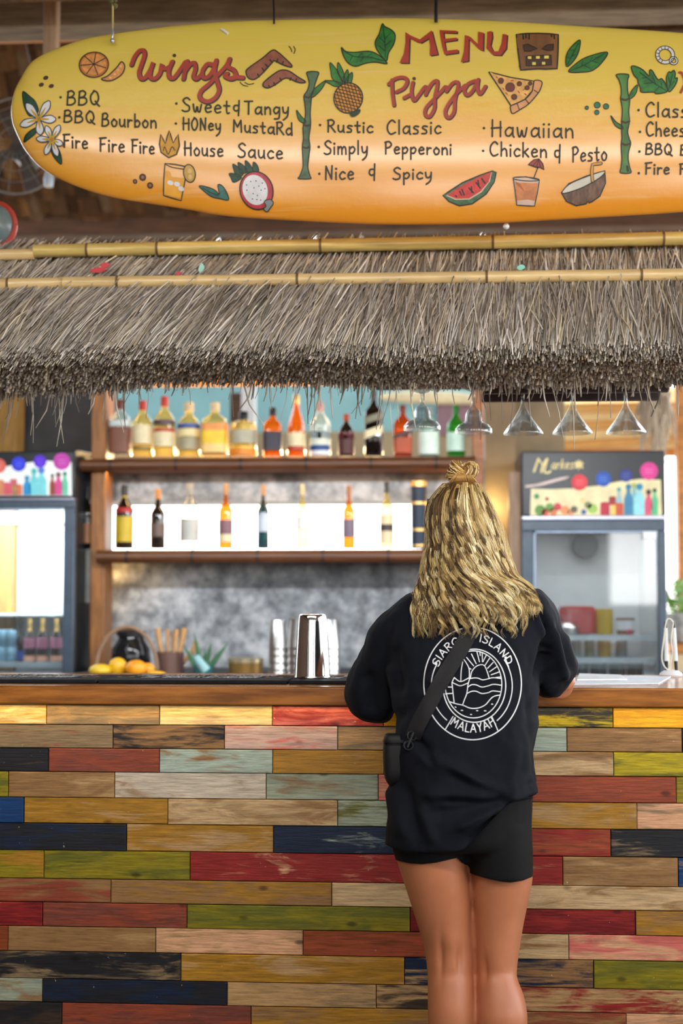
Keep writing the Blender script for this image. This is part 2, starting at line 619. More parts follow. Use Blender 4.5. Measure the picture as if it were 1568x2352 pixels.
GL = {
    'a': (.5, [[(.46, .46), (.26, .56), (.06, .34), (.1, .08), (.28, .06), (.44, .3), (.46, .56)], [(.46, .5), (.46, .1), (.52, -.02)]]),
    'b': (.45, [[(.06, 1), (.06, .5), (.07, 0)], [(.07, .36), (.25, .54), (.43, .32), (.3, .04), (.08, .06)]]),
    'c': (.42, [[(.42, .46), (.24, .56), (.04, .28), (.18, .02), (.42, .1)]]),
    'd': (.48, [[(.43, .44), (.22, .54), (.03, .26), (.2, 0), (.43, .2)], [(.44, 1), (.44, .5), (.46, -.02)]]),
    'e': (.45, [[(.06, .3), (.38, .36), (.4, .48), (.22, .58), (.05, .32), (.16, .03), (.42, .1)]]),
    'g': (.46, [[(.43, .48), (.2, .56), (.04, .3), (.2, .06), (.42, .3)], [(.44, .54), (.44, .0), (.38, -.3), (.1, -.34)]]),
    'h': (.46, [[(.06, 1), (.06, .5), (.05, 0)], [(.06, .34), (.26, .54), (.4, .4), (.43, 0)]]),
    'i': (.12, [[(.06, .52), (.06, 0)], [(.07, .78)]]),
    'k': (.44, [[(.06, 1), (.06, 0)], [(.4, .58), (.08, .26)], [(.16, .32), (.44, 0)]]),
    'l': (.12, [[(.06, 1), (.06, 0)]]),
    'm': (.66, [[(.06, .56), (.06, 0)], [(.06, .36), (.22, .56), (.32, .42), (.33, 0)], [(.33, .36), (.48, .56), (.6, .42), (.62, 0)]]),
    'n': (.46, [[(.06, .56), (.06, 0)], [(.06, .34), (.26, .55), (.41, .4), (.43, 0)]]),
    'o': (.46, [[(.25, .56), (.05, .32), (.16, .02), (.36, .06), (.44, .34), (.25, .56), (.2, .55)]]),
    'p': (.46, [[(.06, .54), (.06, -.42)], [(.06, .36), (.28, .56), (.44, .36), (.28, .08), (.08, .12)]]),
    'r': (.36, [[(.06, .56), (.06, 0)], [(.06, .3), (.2, .52), (.36, .5)]]),
    's': (.4, [[(.38, .52), (.18, .56), (.08, .42), (.32, .24), (.3, .04), (.04, .02)]]),
    't': (.4, [[(.2, .88), (.19, .3), (.24, .02), (.36, .06)], [(.02, .56), (.38, .56)]]),
    'u': (.46, [[(.05, .56), (.06, .18), (.2, .02), (.38, .2), (.42, .56)], [(.42, .5), (.42, .1), (.46, 0)]]),
    'w': (.6, [[(.04, .56), (.1, .1), (.2, .03), (.29, .4), (.34, .1), (.46, .04), (.56, .56)]]),
    'y': (.46, [[(.05, .56), (.1, .2), (.24, .12), (.4, .3), (.43, .56)], [(.43, .54), (.38, -.1), (.1, -.42)]]),
    'A': (.6, [[(.02, 0), (.3, 1)], [(.3, 1), (.58, 0)], [(.12, .36), (.48, .36)]]),
    'B': (.55, [[(.1, .96), (.06, .5), (.04, 0)], [(.06, .9), (.3, 1), (.46, .82), (.34, .6), (.1, .52)], [(.1, .52), (.44, .5), (.52, .22), (.3, .02), (.02, .02)]]),
    'C': (.58, [[(.54, .84), (.34, 1), (.08, .7), (.06, .28), (.26, .0), (.56, .12)]]),
    'D': (.55, [[(.06, 1), (.06, 0)], [(.06, 1), (.4, .86), (.52, .48), (.4, .12), (.06, 0)]]),
    'E': (.48, [[(.06, 1), (.06, 0)], [(.06, 1), (.46, 1)], [(.06, .54), (.4, .54)], [(.06, 0), (.46, 0)]]),
    'F': (.5, [[(.08, .96), (.06, 0)], [(.0, .94), (.5, 1)], [(.06, .5), (.4, .54)]]),
    'G': (.58, [[(.52, .86), (.32, 1), (.06, .7), (.06, .28), (.3, 0), (.52, .14), (.54, .42)], [(.54, .44), (.34, .44)]]),
    'H': (.56, [[(.06, 1), (.05, 0)], [(.5, .9), (.5, 0)], [(.0, .5), (.54, .54)]]),
    'I': (.12, [[(.06, 1), (.06, 0)]]),
    'L': (.44, [[(.06, 1), (.06, 0)], [(.06, 0), (.44, 0)]]),
    'M': (.7, [[(.06, 0), (.08, .96)], [(.08, .96), (.34, .4)], [(.34, .4), (.6, .96)], [(.6, .96), (.64, 0)]]),
    'N': (.56, [[(.06, 0), (.08, .96)], [(.08, .96), (.46, .04)], [(.46, .04), (.5, 1)]]),
    'O': (.56, [[(.28, 1), (.05, .6), (.1, .14), (.32, 0), (.52, .4), (.46, .82), (.28, 1), (.24, .99)]]),
    'P': (.5, [[(.06, .98), (.06, 0)], [(.0, .92), (.3, 1), (.48, .76), (.3, .52), (.06, .48)]]),
    'Q': (.6, [[(.28, 1), (.06, .62), (.12, .18), (.34, .06), (.54, .44), (.46, .86), (.28, 1), (.24, .99)], [(.34, .28), (.46, .08), (.6, -.06)]]),
    'R': (.54, [[(.06, .98), (.05, 0)], [(.02, .94), (.3, 1), (.46, .78), (.3, .54), (.08, .5)], [(.2, .5), (.54, 0)]]),
    'S': (.52, [[(.5, .86), (.3, 1), (.08, .8), (.22, .56), (.46, .38), (.44, .1), (.2, 0), (.02, .08)]]),
    'T': (.54, [[(.0, .98), (.54, 1)], [(.28, .98), (.27, 0)]]),
    'U': (.54, [[(.06, 1), (.06, .3), (.26, 0), (.46, .3), (.48, 1)]]),
    'W': (.74, [[(.02, 1), (.2, 0)], [(.2, 0), (.37, .8)], [(.37, .8), (.54, 0)], [(.54, 0), (.72, 1)]]),
    'Y': (.54, [[(.02, 1), (.28, .5)], [(.54, 1), (.28, .5)], [(.28, .5), (.28, 0)]]),
    '1': (.2, [[(.0, .8), (.12, 1)], [(.12, 1), (.12, 0)]]),
    "'": (.1, [[(.06, 1), (.04, .8)]]),
    '.': (.1, [[(.05, .04)]]),
    '&': (.5, [[(.42, 1), (.4, .4), (.38, -.15)], [(.4, .62), (.12, .6), (.06, .34), (.2, .2), (.42, .3)]]),
}

# ================================================================== SETTING
YC = 3.75                                    # counter front
ZT = W(784, 1578, 3.70).z                    # counter top height


def X(px, Y, py=1370):
    return W(px, py, Y).x


def Z(py, Y, px=784):
    return W(px, py, Y).z


def struct(name, g, m, **kw):
    o = g.build(name, m, **kw)
    o['kind'] = 'structure'
    return o


M['floor'] = mat('floor_concrete', (0.10, 0.085, 0.07), 0.6, vary=.2, scale=4)
struct('floor', Geo().box((-4.5, -4.6, -0.1), (4.5, 9.5, 0)), M['floor'], smooth=False)
M['ceil'] = mat('ceiling_thatch', lin(120, 88, 55), 0.9, vary=.4, scale=30, stretch=(1, .3, 1))
struct('ceiling', Geo().box((-4.5, -4.6, 3.5), (4.5, 4.95, 3.6)).box((-4.5, 4.85, 3.6), (4.5, 4.95, 4.7)).box((-4.5, 4.95, 4.7), (4.5, 5.9, 4.8)), M['ceil'], smooth=False)  # unseen; height, length and upright piece shaped to hold back sky light
# added unseen light blockers: partition and posts behind the camera, low wall at right
M['blocker'] = mat('blocker_wood', lin(84, 62, 44), .7, vary=.3, scale=5, stretch=(8, 8, 1))
g = Geo().box((-4.5, -.55, 0), (4.5, -.45, 1.28)).box((4.4, -.45, 0), (4.5, 3.7, 1.15))
for x_, w_ in ((-3.6, .7), (-.95, .42), (1.45, .5), (4.1, .4)):
    g.box((x_ - w_, -4.5, 0), (x_ + w_, -4.3, 3.5))
struct('front_light_block', g, M['blocker'], smooth=False)
struct('side_light_block', Geo().box((-4.6, -4.6, 0), (-4.5, 6.6, 3.5)), M['blocker'], smooth=False)  # added unseen wall, shuts out light from the left


def concrete():
    m, nt, p = nodes('polished_concrete')
    L = nt.links.new
    tc = N(nt, 'ShaderNodeTexCoord')
    n1 = N(nt, 'ShaderNodeTexNoise', Scale=3.0, Detail=4.0, Roughness=.65)
    n2 = N(nt, 'ShaderNodeTexNoise', Scale=14.0, Detail=6.0, Roughness=.7)
    L(tc.outputs['Object'], n1.inputs['Vector'])
    L(tc.outputs['Object'], n2.inputs['Vector'])
    mx = N(nt, 'ShaderNodeMath', operation='ADD')
    L(n1.outputs['Fac'], mx.inputs[0])
    L(n2.outputs['Fac'], mx.inputs[1])
    rp = N(nt, 'ShaderNodeValToRGB')
    e = rp.color_ramp.elements
    e[0].position, e[0].color = 0.80 / 2, (*lin(84, 88, 95), 1)
    e[1].position, e[1].color = 1.22 / 2, (*lin(206, 210, 214), 1)
    k = e.new(0.5)
    k.color = (*lin(140, 146, 152), 1)
    hf = N(nt, 'ShaderNodeMath', operation='MULTIPLY')
    hf.inputs[1].default_value = .5
    L(mx.outputs[0], hf.inputs[0])
    L(hf.outputs[0], rp.inputs['Fac'])
    L(rp.outputs['Color'], p.inputs['Base Color'])
    p.inputs['Roughness'].default_value = .38
    b = N(nt, 'ShaderNodeBump', Strength=.15, Distance=.01)
    L(n2.outputs['Fac'], b.inputs['Height'])
    L(b.outputs['Normal'], p.inputs['Normal'])
    return m


M['concrete'] = concrete()
M['charcoal'] = mat('charcoal_plaster', lin(58, 60, 64), .6, vary=.3, scale=5)
M['brownplaster'] = mat('brown_plaster', lin(138, 120, 92), .6, vary=.2, scale=4)
YW = 6.30
g = Geo()
xl, xr = X(150, YW), X(1115, YW)
zs0, zs1, zt = Z(1263, YW), Z(1150, YW), Z(1052, YW)
sx0, sx1 = X(168, YW), X(968, YW)
g.box((xl, YW, 0), (xr, 6.6, zs0))
g.box((xl, YW, zs0), (sx0, 6.6, zs1))
g.box((sx1, YW, zs0), (xr, 6.6, zs1))
g.box((xl, YW, zs1), (xr, 6.6, zt))
struct('wall_back', g, M['concrete'], smooth=False)
g = Geo().box((-3.6, 6.6, 0), (X(166, 6.6), 6.8, 2.5)).box((X(166, 6.6), 6.6, Z(1052, 6.6)), (X(242, 6.6), 6.8, 2.5))
struct('wall_left', g, M['charcoal'], smooth=False)
g = Geo().box((X(1116, 6.35), 6.35, 0), (X(1186, 6.35), 6.8, Z(905, 6.35)))
g.box((X(1186, 6.62), 6.62, 0), (X(1299, 6.62), 6.8, Z(905, 6.62)))
struct('wall_right', g, M['brownplaster'], smooth=False)
# posts and rails of the back bar
g = Geo().box((X(206, 6.05), 6.05, 0), (X(240, 6.05), 6.2, 2.45))
struct('trim_1', g, flat('brown post wood', (150, 98, 50), .5, vary=.3, scale=8, stretch=(8, 8, 1)), bevel=.006)
g = Geo().box((X(1086, 6.02), 6.02, 0), (X(1113, 6.02), 6.14, 2.6))
struct('trim_2', g, M['wood'], bevel=.006)
g = Geo().box((X(-60, 6.4), 6.4, 0), (X(30, 6.4), 6.55, 2.45))
struct('trim_3', g, flat('yellow brown wood', (165, 125, 60), .6, vary=.25, scale=8, stretch=(8, 8, 1)), bevel=.006)
g = Geo().box((X(1170, 5.98), 5.98, 0), (X(1198, 5.98), 6.1, Z(1085, 5.98)))
struct('trim_4', g, M['tanwood'], bevel=.004)
# aqua painted eave board seen above the bottles
M['aqua'] = mat('aqua_paint', lin(150, 205, 212), .6, vary=.08, scale=2)
g = Geo().box((X(120, 8.5), 8.5, Z(992, 8.5)), (X(1300, 8.5), 8.56, Z(820, 8.5)))
struct('trim_5', g, M['aqua'], smooth=False)
g = Geo().box((X(120, 8.45), 8.45, Z(1075, 8.45)), (X(1300, 8.45), 8.6, Z(992, 8.45)))
struct('trim_6', g, flat('sand plaster', (176, 160, 128), .8, scale=3), smooth=False)
g = Geo().box((X(552, 7.6), 7.6, Z(1030, 7.6)), (X(582, 7.6), 7.7, Z(860, 7.6)))
struct('trim_7', g, M['white'], smooth=False)
g = Geo().box((X(526, 7.7), 7.7, Z(1030, 7.7)), (X(556, 7.7), 7.8, Z(900, 7.7)))
struct('trim_8', g, M['darkwood'], smooth=False)

# roof underside behind the board: overlapping rows of nipa leaf
g = Geo()
A, B = Vector((0, 5.75, 4.62)), Vector((0, 8.2, 3.50))
rows = 17
for r in range(rows):
    p = A.lerp(B, r / rows)
    q = A.lerp(B, (r + 1.55) / rows) + Vector((0, -.02, -.05))
    x = -3.6
    while x < 3.6:
        w = random.uniform(.05, .11)
        j = random.uniform(-.05, .05)
        t = random.uniform(.55, 1.35)
        base = lin(*random.choice([(118, 84, 52), (96, 66, 42), (132, 98, 62), (84, 60, 40), (110, 88, 66)]))
        c = (base[0] * t, base[1] * t, base[2] * t, 1)
        z0 = random.uniform(-.012, .012)
        g.add([(x, p.y, p.z), (x + w, p.y, p.z), (x + w + j * .5, q.y + z0, q.z + j * .5), (x + j * .5, q.y + z0, q.z + j * .4)], [(0, 1, 2, 3)], 0, c)
        g.add([(x, p.y, p.z + .02), (x + w, p.y, p.z + .02), (x + w + j * .5, q.y + .03, q.z + .03), (x + j * .5, q.y + .03, q.z + .03)], [(3, 2, 1, 0)], 0, c)
        x += w * .82
M['nipa'] = attr_mat('nipa_leaf', .85, .2, .35, 25, (1, 1, 1))
roof = g.build('nipa_roof', M['nipa'], smooth=False, col=True)
tag(roof, 'brown nipa leaf roof underside in rows behind the surfboard', 'roof', kind='structure')


def beam(name, a, b, w, h, m, label, bevel=.008):
    o = Geo().bar(a, b, w, h).build(name, m, bevel=bevel)
    return tag(o, label, 'beam')


# grey beam crossing the top
yb = 5.4
beam('roof_beam', (-3.2, yb, Z(10, yb)), (3.2, yb, Z(10, yb)), .16, Z(-40, yb) - Z(58, yb), M['greywood'], 'wide weathered grey beam crossing above the surfboard')
beam('roof_batten', (-3.2, 5.62, Z(68, 5.62)), (X(1165, 5.62), 5.62, Z(68, 5.62)), .05, .03, M['orangewood'], 'thin orange brown batten just under the grey beam, left of the right post')
beam('roof_batten', (X(1196, 5.6), 5.6, Z(60, 5.6)), (3.2, 5.6, Z(60, 5.6)), .06, .11, M['tanwood'], 'pale tan board above the right half of the surfboard')
beam('roof_batten', (X(1290, 5.56), 5.56, Z(88, 5.56)), (3.2, 5.56, Z(89, 5.56)), .03, .02, M['darkwood'], 'thin dark batten edging the pale tan board at top right')
beam('roof_beam', (-3.4, 8.1, Z(512, 8.1)), (3.4, 8.1, Z(512, 8.1)), .14, .13, M['darkwood'], 'dark brown wall plate beam behind the thatch top edge')
beam('roof_post', (X(102, 5.2), 5.2, Z(180, 5.2)), (X(106, 5.2), 5.2, 4.7), .05, .055, M['tanwood'], 'pale upright post at top left behind the surfboard nose')
beam('roof_post', (X(1177, 5.3), 5.3, Z(120, 5.3)), (X(1177, 5.3), 5.3, 4.7), .05, .055, M['greywood'], 'grey upright post at top right behind the surfboard')
beam('roof_post', (X(1147, 5.34), 5.34, Z(120, 5.34)), (X(1147, 5.34), 5.34, 4.7), .035, .04, flat('red brown wood', (120, 55, 35), .6), 'red brown upright slat beside the grey post at top right')
beam('roof_brace', (X(48, 5.9), 5.9, Z(60, 5.9)), (X(80, 5.9), 5.9, Z(180, 5.9)), .05, .04, M['darkwood'], 'short dark brace in the roof left of the pale post')

# wall fan in the shadows at left
fan = thing('wall_fan', 'grey wire wall fan half hidden behind the surfboard nose', 'fan', W(40, 335, 5.75))
c = W(40, 335, 5.75)
g = Geo()
for r in (.205, .16, .115, .07):
    g.tube([c + Vector((math.cos(a) * r, -.04 * (1 - (r / .21) ** 2), math.sin(a) * r)) for a in np.linspace(0, 2 * math.pi, 40)], .0045 if r > .2 else .0012, 6)
for a in np.linspace(0, 2 * math.pi, 19)[:-1]:
    g.tube([c + Vector((math.cos(a) * r, -.04 * (1 - (r / .21) ** 2), math.sin(a) * r)) for r in (.04, .12, .205)], .001, 4)
g.build('cage', flat('cage grey', (130, 128, 126), .35), fan)
g = Geo()
for k in range(4):
    a = k * math.pi / 2 + .4
    u, v = Vector((math.cos(a), 0, math.sin(a))), Vector((-math.sin(a), 0, math.cos(a)))
    o_ = c + Vector((0, .05, 0))
    vs = [o_ + u * .03 - v * .02, o_ + u * .17 - v * .05 + Vector((0, .02, 0)), o_ + u * .18 + v * .03 - Vector((0, .02, 0)), o_ + u * .03 + v * .02]
    g.add(vs + [x_ + Vector((0, .004, 0)) for x_ in vs], [(0, 1, 2, 3), (7, 6, 5, 4), (0, 4, 5, 1), (1, 5, 6, 2), (2, 6, 7, 3), (3, 7, 4, 0)])
g.build('blades', flat('grey blade', (72, 62, 56), .5), fan)
Geo().tube([c + Vector((0, .05, 0)), c + Vector((0, .2, 0))], .05, 16).build('motor', flat('fan motor', (62, 60, 60), .4), fan)
cc = W(112, 412, 5.6)
Geo().tube([cc + Vector((0, 0, .04)), cc, cc - Vector((0, 0, .03))], [.012, .022, .018], 12).build('clip', flat('pale plastic', (170, 182, 196), .25), fan)
Geo().tube([c + Vector((0, .2, 0)), c + Vector((0, .34, .12))], .02, 10).build('arm', M['black'], fan)

# rounded float at the left edge
c = W(-12, 520, 4.35)
fl = thing('round_float', 'rounded blue grey float with red rim at left edge above the thatch', 'float', c - Vector((0, 0, .07)))
Geo().sphere(c, (.066, .06, .07), 24, 14).build('shell', flat('blue grey shell', (112, 132, 140), .25), fl)
g = Geo()
g.tube([c + Vector((math.cos(a) * .068, -.01, math.sin(a) * .072)) for a in np.linspace(0, 2 * math.pi, 33)], .009, 8)
g.build('rim', flat('red rim', (190, 70, 62), .4), fl)

# ================================================================== COUNTER
rows_y = [1621, 1668, 1723, 1778, 1838, 1898, 1961, 2027, 2082, 2138, 2196, 2260, 2315, 2372, 2430, 2488, 2546]
T = {'tan': (186, 148, 100), 'ltan': (206, 174, 128), 'brown': (150, 112, 70), 'ochre': (172, 124, 38), 'cream': (232, 208, 146), 'red': (148, 42, 38), 'dred': (120, 26, 30),
     'brick': (158, 74, 46), 'rust': (142, 70, 36), 'black': (34, 34, 38), 'navy': (23, 38, 62), 'blue': (20, 62, 112), 'olive': (142, 128, 24), 'green': (106, 106, 34),
     'sage': (156, 164, 142), 'aqua': (172, 188, 174), 'white': (206, 192, 172), 'pink': (214, 112, 100), 'lpink': (206, 172, 158), 'yellow': (232, 172, 30), 'lime': (188, 168, 22),
     'peach': (222, 168, 128), 'mauve': (122, 66, 54), 'grey': (140, 118, 88), 'dbrown': (64, 50, 40), 'gold': (222, 168, 72), 'redbr': (146, 70, 48)}
PL = [
    [(-250, 110, 'gold', 'cream', .4), (110, 368, 'tan', 'grey', .45), (368, 626, 'cream', 'ltan', .3), (626, 880, 'pink', 'red', .45), (880, 960, 'yellow', 'ochre', .3), (960, 1210, 'tan', 'brown', .4), (1210, 1404, 'black', 'lime', .42), (1404, 1700, 'yellow', 'yellow', .2), (1700, 1900, 'red', 'tan', .3)],
    [(-200, 0, 'tan', 'grey', .3), (0, 262, 'redbr', 'grey', .62), (262, 517, 'black', 'brown', .42), (517, 775, 'lpink', 'pink', .3), (775, 1000, 'tan', 'grey', .4), (1000, 1298, 'aqua', 'grey', .25), (1298, 1561, 'tan', 'brown', .55), (1561, 1900, 'blue', 'black', .3)],
    [(-200, 116, 'black', 'ochre', .22), (116, 369, 'redbr', 'mauve', .35), (369, 627, 'aqua', 'brown', .26), (627, 880, 'ochre', 'tan', .2), (880, 1150, 'brown', 'tan', .4), (1150, 1404, 'ltan', 'brown', .42), (1404, 1900, 'lime', 'green', .4)],
    [(-200, 25, 'green', 'olive', .4), (25, 267, 'tan', 'brown', .5), (267, 612, 'white', 'brown', .24), (612, 868, 'sage', 'grey', .3), (868, 1010, 'pink', 'tan', .4), (1010, 1200, 'ochre', 'tan', .3), (1200, 1546, 'brick', 'redbr', .45), (1546, 1900, 'olive', 'tan', .35)],
    [(-200, 61, 'blue', 'black', .35), (61, 389, 'ochre', 'tan', .25), (389, 775, 'ltan', 'brown', .38), (775, 1010, 'green', 'sage', .5), (1010, 1180, 'brick', 'tan', .3), (1180, 1456, 'tan', 'ochre', .5), (1456, 1900, 'peach', 'grey', .35)],
    [(-200, 295, 'black', 'navy', .45), (295, 629, 'ochre', 'tan', .42), (629, 905, 'navy', 'aqua', .2), (905, 1150, 'tan', 'brown', .4), (1150, 1396, 'brick', 'red', .4), (1396, 1900, 'black', 'grey', .26)],
    [(-200, 108, 'olive', 'ochre', .4), (108, 440, 'green', 'olive', .5), (440, 990, 'red', 'peach', .24), (990, 1286, 'red', 'tan', .3), (1286, 1548, 'tan', 'brown', .5), (1548, 1900, 'blue', 'tan', .2)],
    [(-200, 261, 'brown', 'redbr', .45), (261, 762, 'ochre', 'brown', .5), (762, 1080, 'ltan', 'brown', .25), (1080, 1900, 'ltan', 'brown', .34)],
    [(-200, 107, 'dred', 'red', .35), (107, 434, 'mauve', 'redbr', .45), (434, 939, 'olive', 'green', .45), (939, 1100, 'dred', 'mauve', .3), (1100, 1450, 'dred', 'red', .45), (1450, 1900, 'ochre', 'brown', .35)],
    [(-200, 29, 'rust', 'brick', .3), (29, 363, 'tan', 'brown', .55), (363, 697, 'tan', 'peach', .5), (697, 1060, 'rust', 'brick', .4), (1060, 1298, 'ltan', 'brown', .4), (1298, 1900, 'peach', 'pink', .5)],
    [(-200, 421, 'black', 'grey', .34), (421, 926, 'ochre', 'tan', .3), (926, 1080, 'navy', 'tan', .3), (1080, 1354, 'navy', 'brown', .45), (1354, 1900, 'olive', 'green', .4)],
    [(-200, 108, 'sage', 'brown', .36), (108, 526, 'navy', 'black', .42), (526, 862, 'grey', 'tan', .5), (862, 1110, 'dbrown', 'tan', .4), (1110, 1900, 'red', 'tan', .46)],
    [(-200, 153, 'dbrown', 'black', .5), (153, 580, 'mauve', 'redbr', .45), (580, 1160, 'ochre', 'brown', .4), (1160, 1426, 'redbr', 'brown', .4), (1426, 1900, 'peach', 'brown', .4)],
    [(-200, 330, 'tan', 'brown', .4), (330, 800, 'green', 'olive', .4), (800, 1300, 'navy', 'tan', .3), (1300, 1900, 'red', 'tan', .4)],
    [(-200, 130, 'ochre', 'tan', .4), (130, 600, 'brick', 'tan', .4), (600, 1120, 'ltan', 'brown', .4), (1120, 1900, 'olive', 'tan', .3)],
    [(-200, 400, 'navy', 'black', .4), (400, 960, 'tan', 'brown', .4), (960, 1500, 'dred', 'red', .4), (1500, 1900, 'tan', 'brown', .4)],
]
KD = 1.0


def plank_mat():
    m, nt, p = nodes('painted_reclaimed_planks')
    L = nt.links.new
    aC = N(nt, 'ShaderNodeAttribute', attribute_name='Col')
    aW = N(nt, 'ShaderNodeAttribute', attribute_name='Wear')
    aP = N(nt, 'ShaderNodeAttribute', attribute_name='Par')
    sp = N(nt, 'ShaderNodeSeparateXYZ')
    L(aP.outputs['Vector'], sp.inputs[0])
    tc = N(nt, 'ShaderNodeTexCoord')
    cb = N(nt, 'ShaderNodeCombineXYZ')
    ml = N(nt, 'ShaderNodeMath', operation='MULTIPLY')
    ml.inputs[1].default_value = 37.0
    L(sp.outputs['X'], ml.inputs[0])
    for i in range(3):
        L(ml.outputs[0], cb.inputs[i])
    ad = N(nt, 'ShaderNodeVectorMath', operation='ADD')
    L(tc.outputs['Object'], ad.inputs[0])
    L(cb.outputs[0], ad.inputs[1])
    m1 = N(nt, 'ShaderNodeMapping', Scale=(5, 5, 26))
    L(ad.outputs[0], m1.inputs['Vector'])
    n1 = N(nt, 'ShaderNodeTexNoise', Scale=1.0, Detail=6.0, Roughness=.62, Distortion=.6)
    L(m1.outputs[0], n1.inputs['Vector'])
    m2 = N(nt, 'ShaderNodeMapping', Scale=(14, 14, 190))
    L(ad.outputs[0], m2.inputs['Vector'])
    n2 = N(nt, 'ShaderNodeTexNoise', Scale=1.0, Detail=4.0, Roughness=.7)
    L(m2.outputs[0], n2.inputs['Vector'])
    # wear mask
    add = N(nt, 'ShaderNodeMath', operation='MULTIPLY_ADD')
    add.inputs[1].default_value = .18
    L(n2.outputs['Fac'], add.inputs[0])
    L(n1.outputs['Fac'], add.inputs[2])
    th = N(nt, 'ShaderNodeMath', operation='ADD')
    L(add.outputs[0], th.inputs[0])
    L(sp.outputs['Y'], th.inputs[1])
    mr = N(nt, 'ShaderNodeMapRange', interpolation_type='SMOOTHSTEP')
    mr.inputs['From Min'].default_value = .94
    mr.inputs['From Max'].default_value = 1.12
    L(th.outputs[0], mr.inputs['Value'])
    mx = N(nt, 'ShaderNodeMix', data_type='RGBA')
    L(mr.outputs[0], mx.inputs['Factor'])
    L(aC.outputs['Color'], mx.inputs['A'])
    L(aW.outputs['Color'], mx.inputs['B'])
    # fine grain and knots
    g1 = N(nt, 'ShaderNodeMapRange')
    g1.inputs['From Min'].default_value = .3
    g1.inputs['From Max'].default_value = .7
    g1.inputs['To Min'].default_value = .55
    g1.inputs['To Max'].default_value = 1.25
    L(n2.outputs['Fac'], g1.inputs['Value'])
    vo = N(nt, 'ShaderNodeTexVoronoi', Scale=1.0)
    m3 = N(nt, 'ShaderNodeMapping', Scale=(6.5, 6.5, 13))
    L(ad.outputs[0], m3.inputs['Vector'])
    L(m3.outputs[0], vo.inputs['Vector'])
    kn = N(nt, 'ShaderNodeMapRange', interpolation_type='SMOOTHSTEP')
    kn.inputs['From Min'].default_value = .04
    kn.inputs['From Max'].default_value = .13
    kn.inputs['To Min'].default_value = .35
    L(vo.outputs['Distance'], kn.inputs['Value'])
    mu = N(nt, 'ShaderNodeMath', operation='MULTIPLY')
    L(g1.outputs[0], mu.inputs[0])
    L(kn.outputs[0], mu.inputs[1])
    sc = N(nt, 'ShaderNodeVectorMath', operation='SCALE')
    L(mx.outputs['Result'], sc.inputs[0])
    L(mu.outputs[0], sc.inputs['Scale'])
    # white scuffs
    n4 = N(nt, 'ShaderNodeTexNoise', Scale=55.0, Detail=4.0, Roughness=.75)
    L(ad.outputs[0], n4.inputs['Vector'])
    sm = N(nt, 'ShaderNodeMapRange')
    sm.inputs['From Min'].default_value = .69
    sm.inputs['From Max'].default_value = .76
    L(n4.outputs['Fac'], sm.inputs['Value'])
    m5 = N(nt, 'ShaderNodeMix', data_type='RGBA')
    m5.inputs['B'].default_value = (*lin(225, 215, 195), 1)
    L(sm.outputs[0], m5.inputs['Factor'])
    L(sc.outputs[0], m5.inputs['A'])
    L(m5.outputs['Result'], p.inputs['Base Color'])
    p.inputs['Roughness'].default_value = .36
    p.inputs['Specular IOR Level'].default_value = .4
    b = N(nt, 'ShaderNodeBump', Strength=.25, Distance=.003)
    L(n2.outputs['Fac'], b.inputs['Height'])
    L(b.outputs['Normal'], p.inputs['Normal'])
    return m


counter = thing('bar_counter', 'bar counter front clad in rows of multicoloured reclaimed wood planks', 'bar counter', (X(784, YC), YC, 0))
g = Geo()
wear, par = [], []
rz = [Z(y, YC) for y in rows_y[:-1]] + [0.0]
for r, row in enumerate(PL):
    for (a, b, c1, c2, amt) in row:
        y0 = YC + random.uniform(-.003, .002)
        c = tuple(v * KD for v in lin(*T[c1]))
        cw = tuple(v * KD for v in lin(*T[c2]))
        n0 = len(g.v)
        x0, x1 = X(a, YC) + .0009, X(b, YC) - .0009
        z1, z0 = rz[r] - .0009, rz[r + 1] + .0009
        e = .0016
        # board with a small chamfer round its face
        vs = [(x0, y0 + .02, z0), (x1, y0 + .02, z0), (x1, y0 + .02, z1), (x0, y0 + .02, z1),
              (x0, y0 + e, z0), (x1, y0 + e, z0), (x1, y0 + e, z1), (x0, y0 + e, z1),
              (x0 + e, y0, z0 + e), (x1 - e, y0, z0 + e), (x1 - e, y0, z1 - e), (x0 + e, y0, z1 - e)]
        g.add(vs, [(8, 9, 10, 11), (4, 5, 9, 8), (5, 6, 10, 9), (6, 7, 11, 10), (7, 4, 8, 11), (0, 1, 5, 4), (1, 2, 6, 5), (2, 3, 7, 6), (3, 0, 4, 7)], 0, (*c, 1))
        k = len(g.v) - n0
        wear += [(*cw, 1)] * k
        par += [(random.random(), .12 + amt * .75, 0)] * k
clad = g.build('plank_cladding', plank_mat(), counter, smooth=False, col=True)
at = clad.data.color_attributes.new('Wear', 'FLOAT_COLOR', 'POINT')
at.data.foreach_set('color', np.array(wear, np.float32).ravel())
at = clad.data.attributes.new('Par', 'FLOAT_VECTOR', 'POINT')
at.data.foreach_set('vector', np.array(par, np.float32).ravel())
cx0, cx1 = X(-200, YC), X(1880, YC)
Geo().box((cx0, YC + .02, 0), (cx1, YC + .10, rz[0] - .001)).build('frame_panel', M['black'], counter, smooth=False)

M['counterwood'] = mat('varnished_counter_wood', lin(124, 72, 22), .26, vary=.3, scale=5, stretch=(1, 9, 9), second=lin(180, 112, 40), coat=.12)
top = Geo().box((cx0, 3.70, Z(1621, 3.70)), (cx1, 4.33, ZT)).build('countertop', M['counterwood'], bevel=.004)
tag(top, 'glossy brown wooden countertop running along the bar', 'countertop')

# LED strip tucked under the counter lip
lamp('counter_led', 'AREA', (X(300, 3.726), 3.726, rz[0] - .002), .6, (1, .72, .3), (0, 0, 0), (1.3, .02))
lamp('counter_led', 'AREA', (X(1420, 3.726), 3.726, rz[0] - .002), .14, (1, .72, .3), (0, 0, 0), (.5, .02))

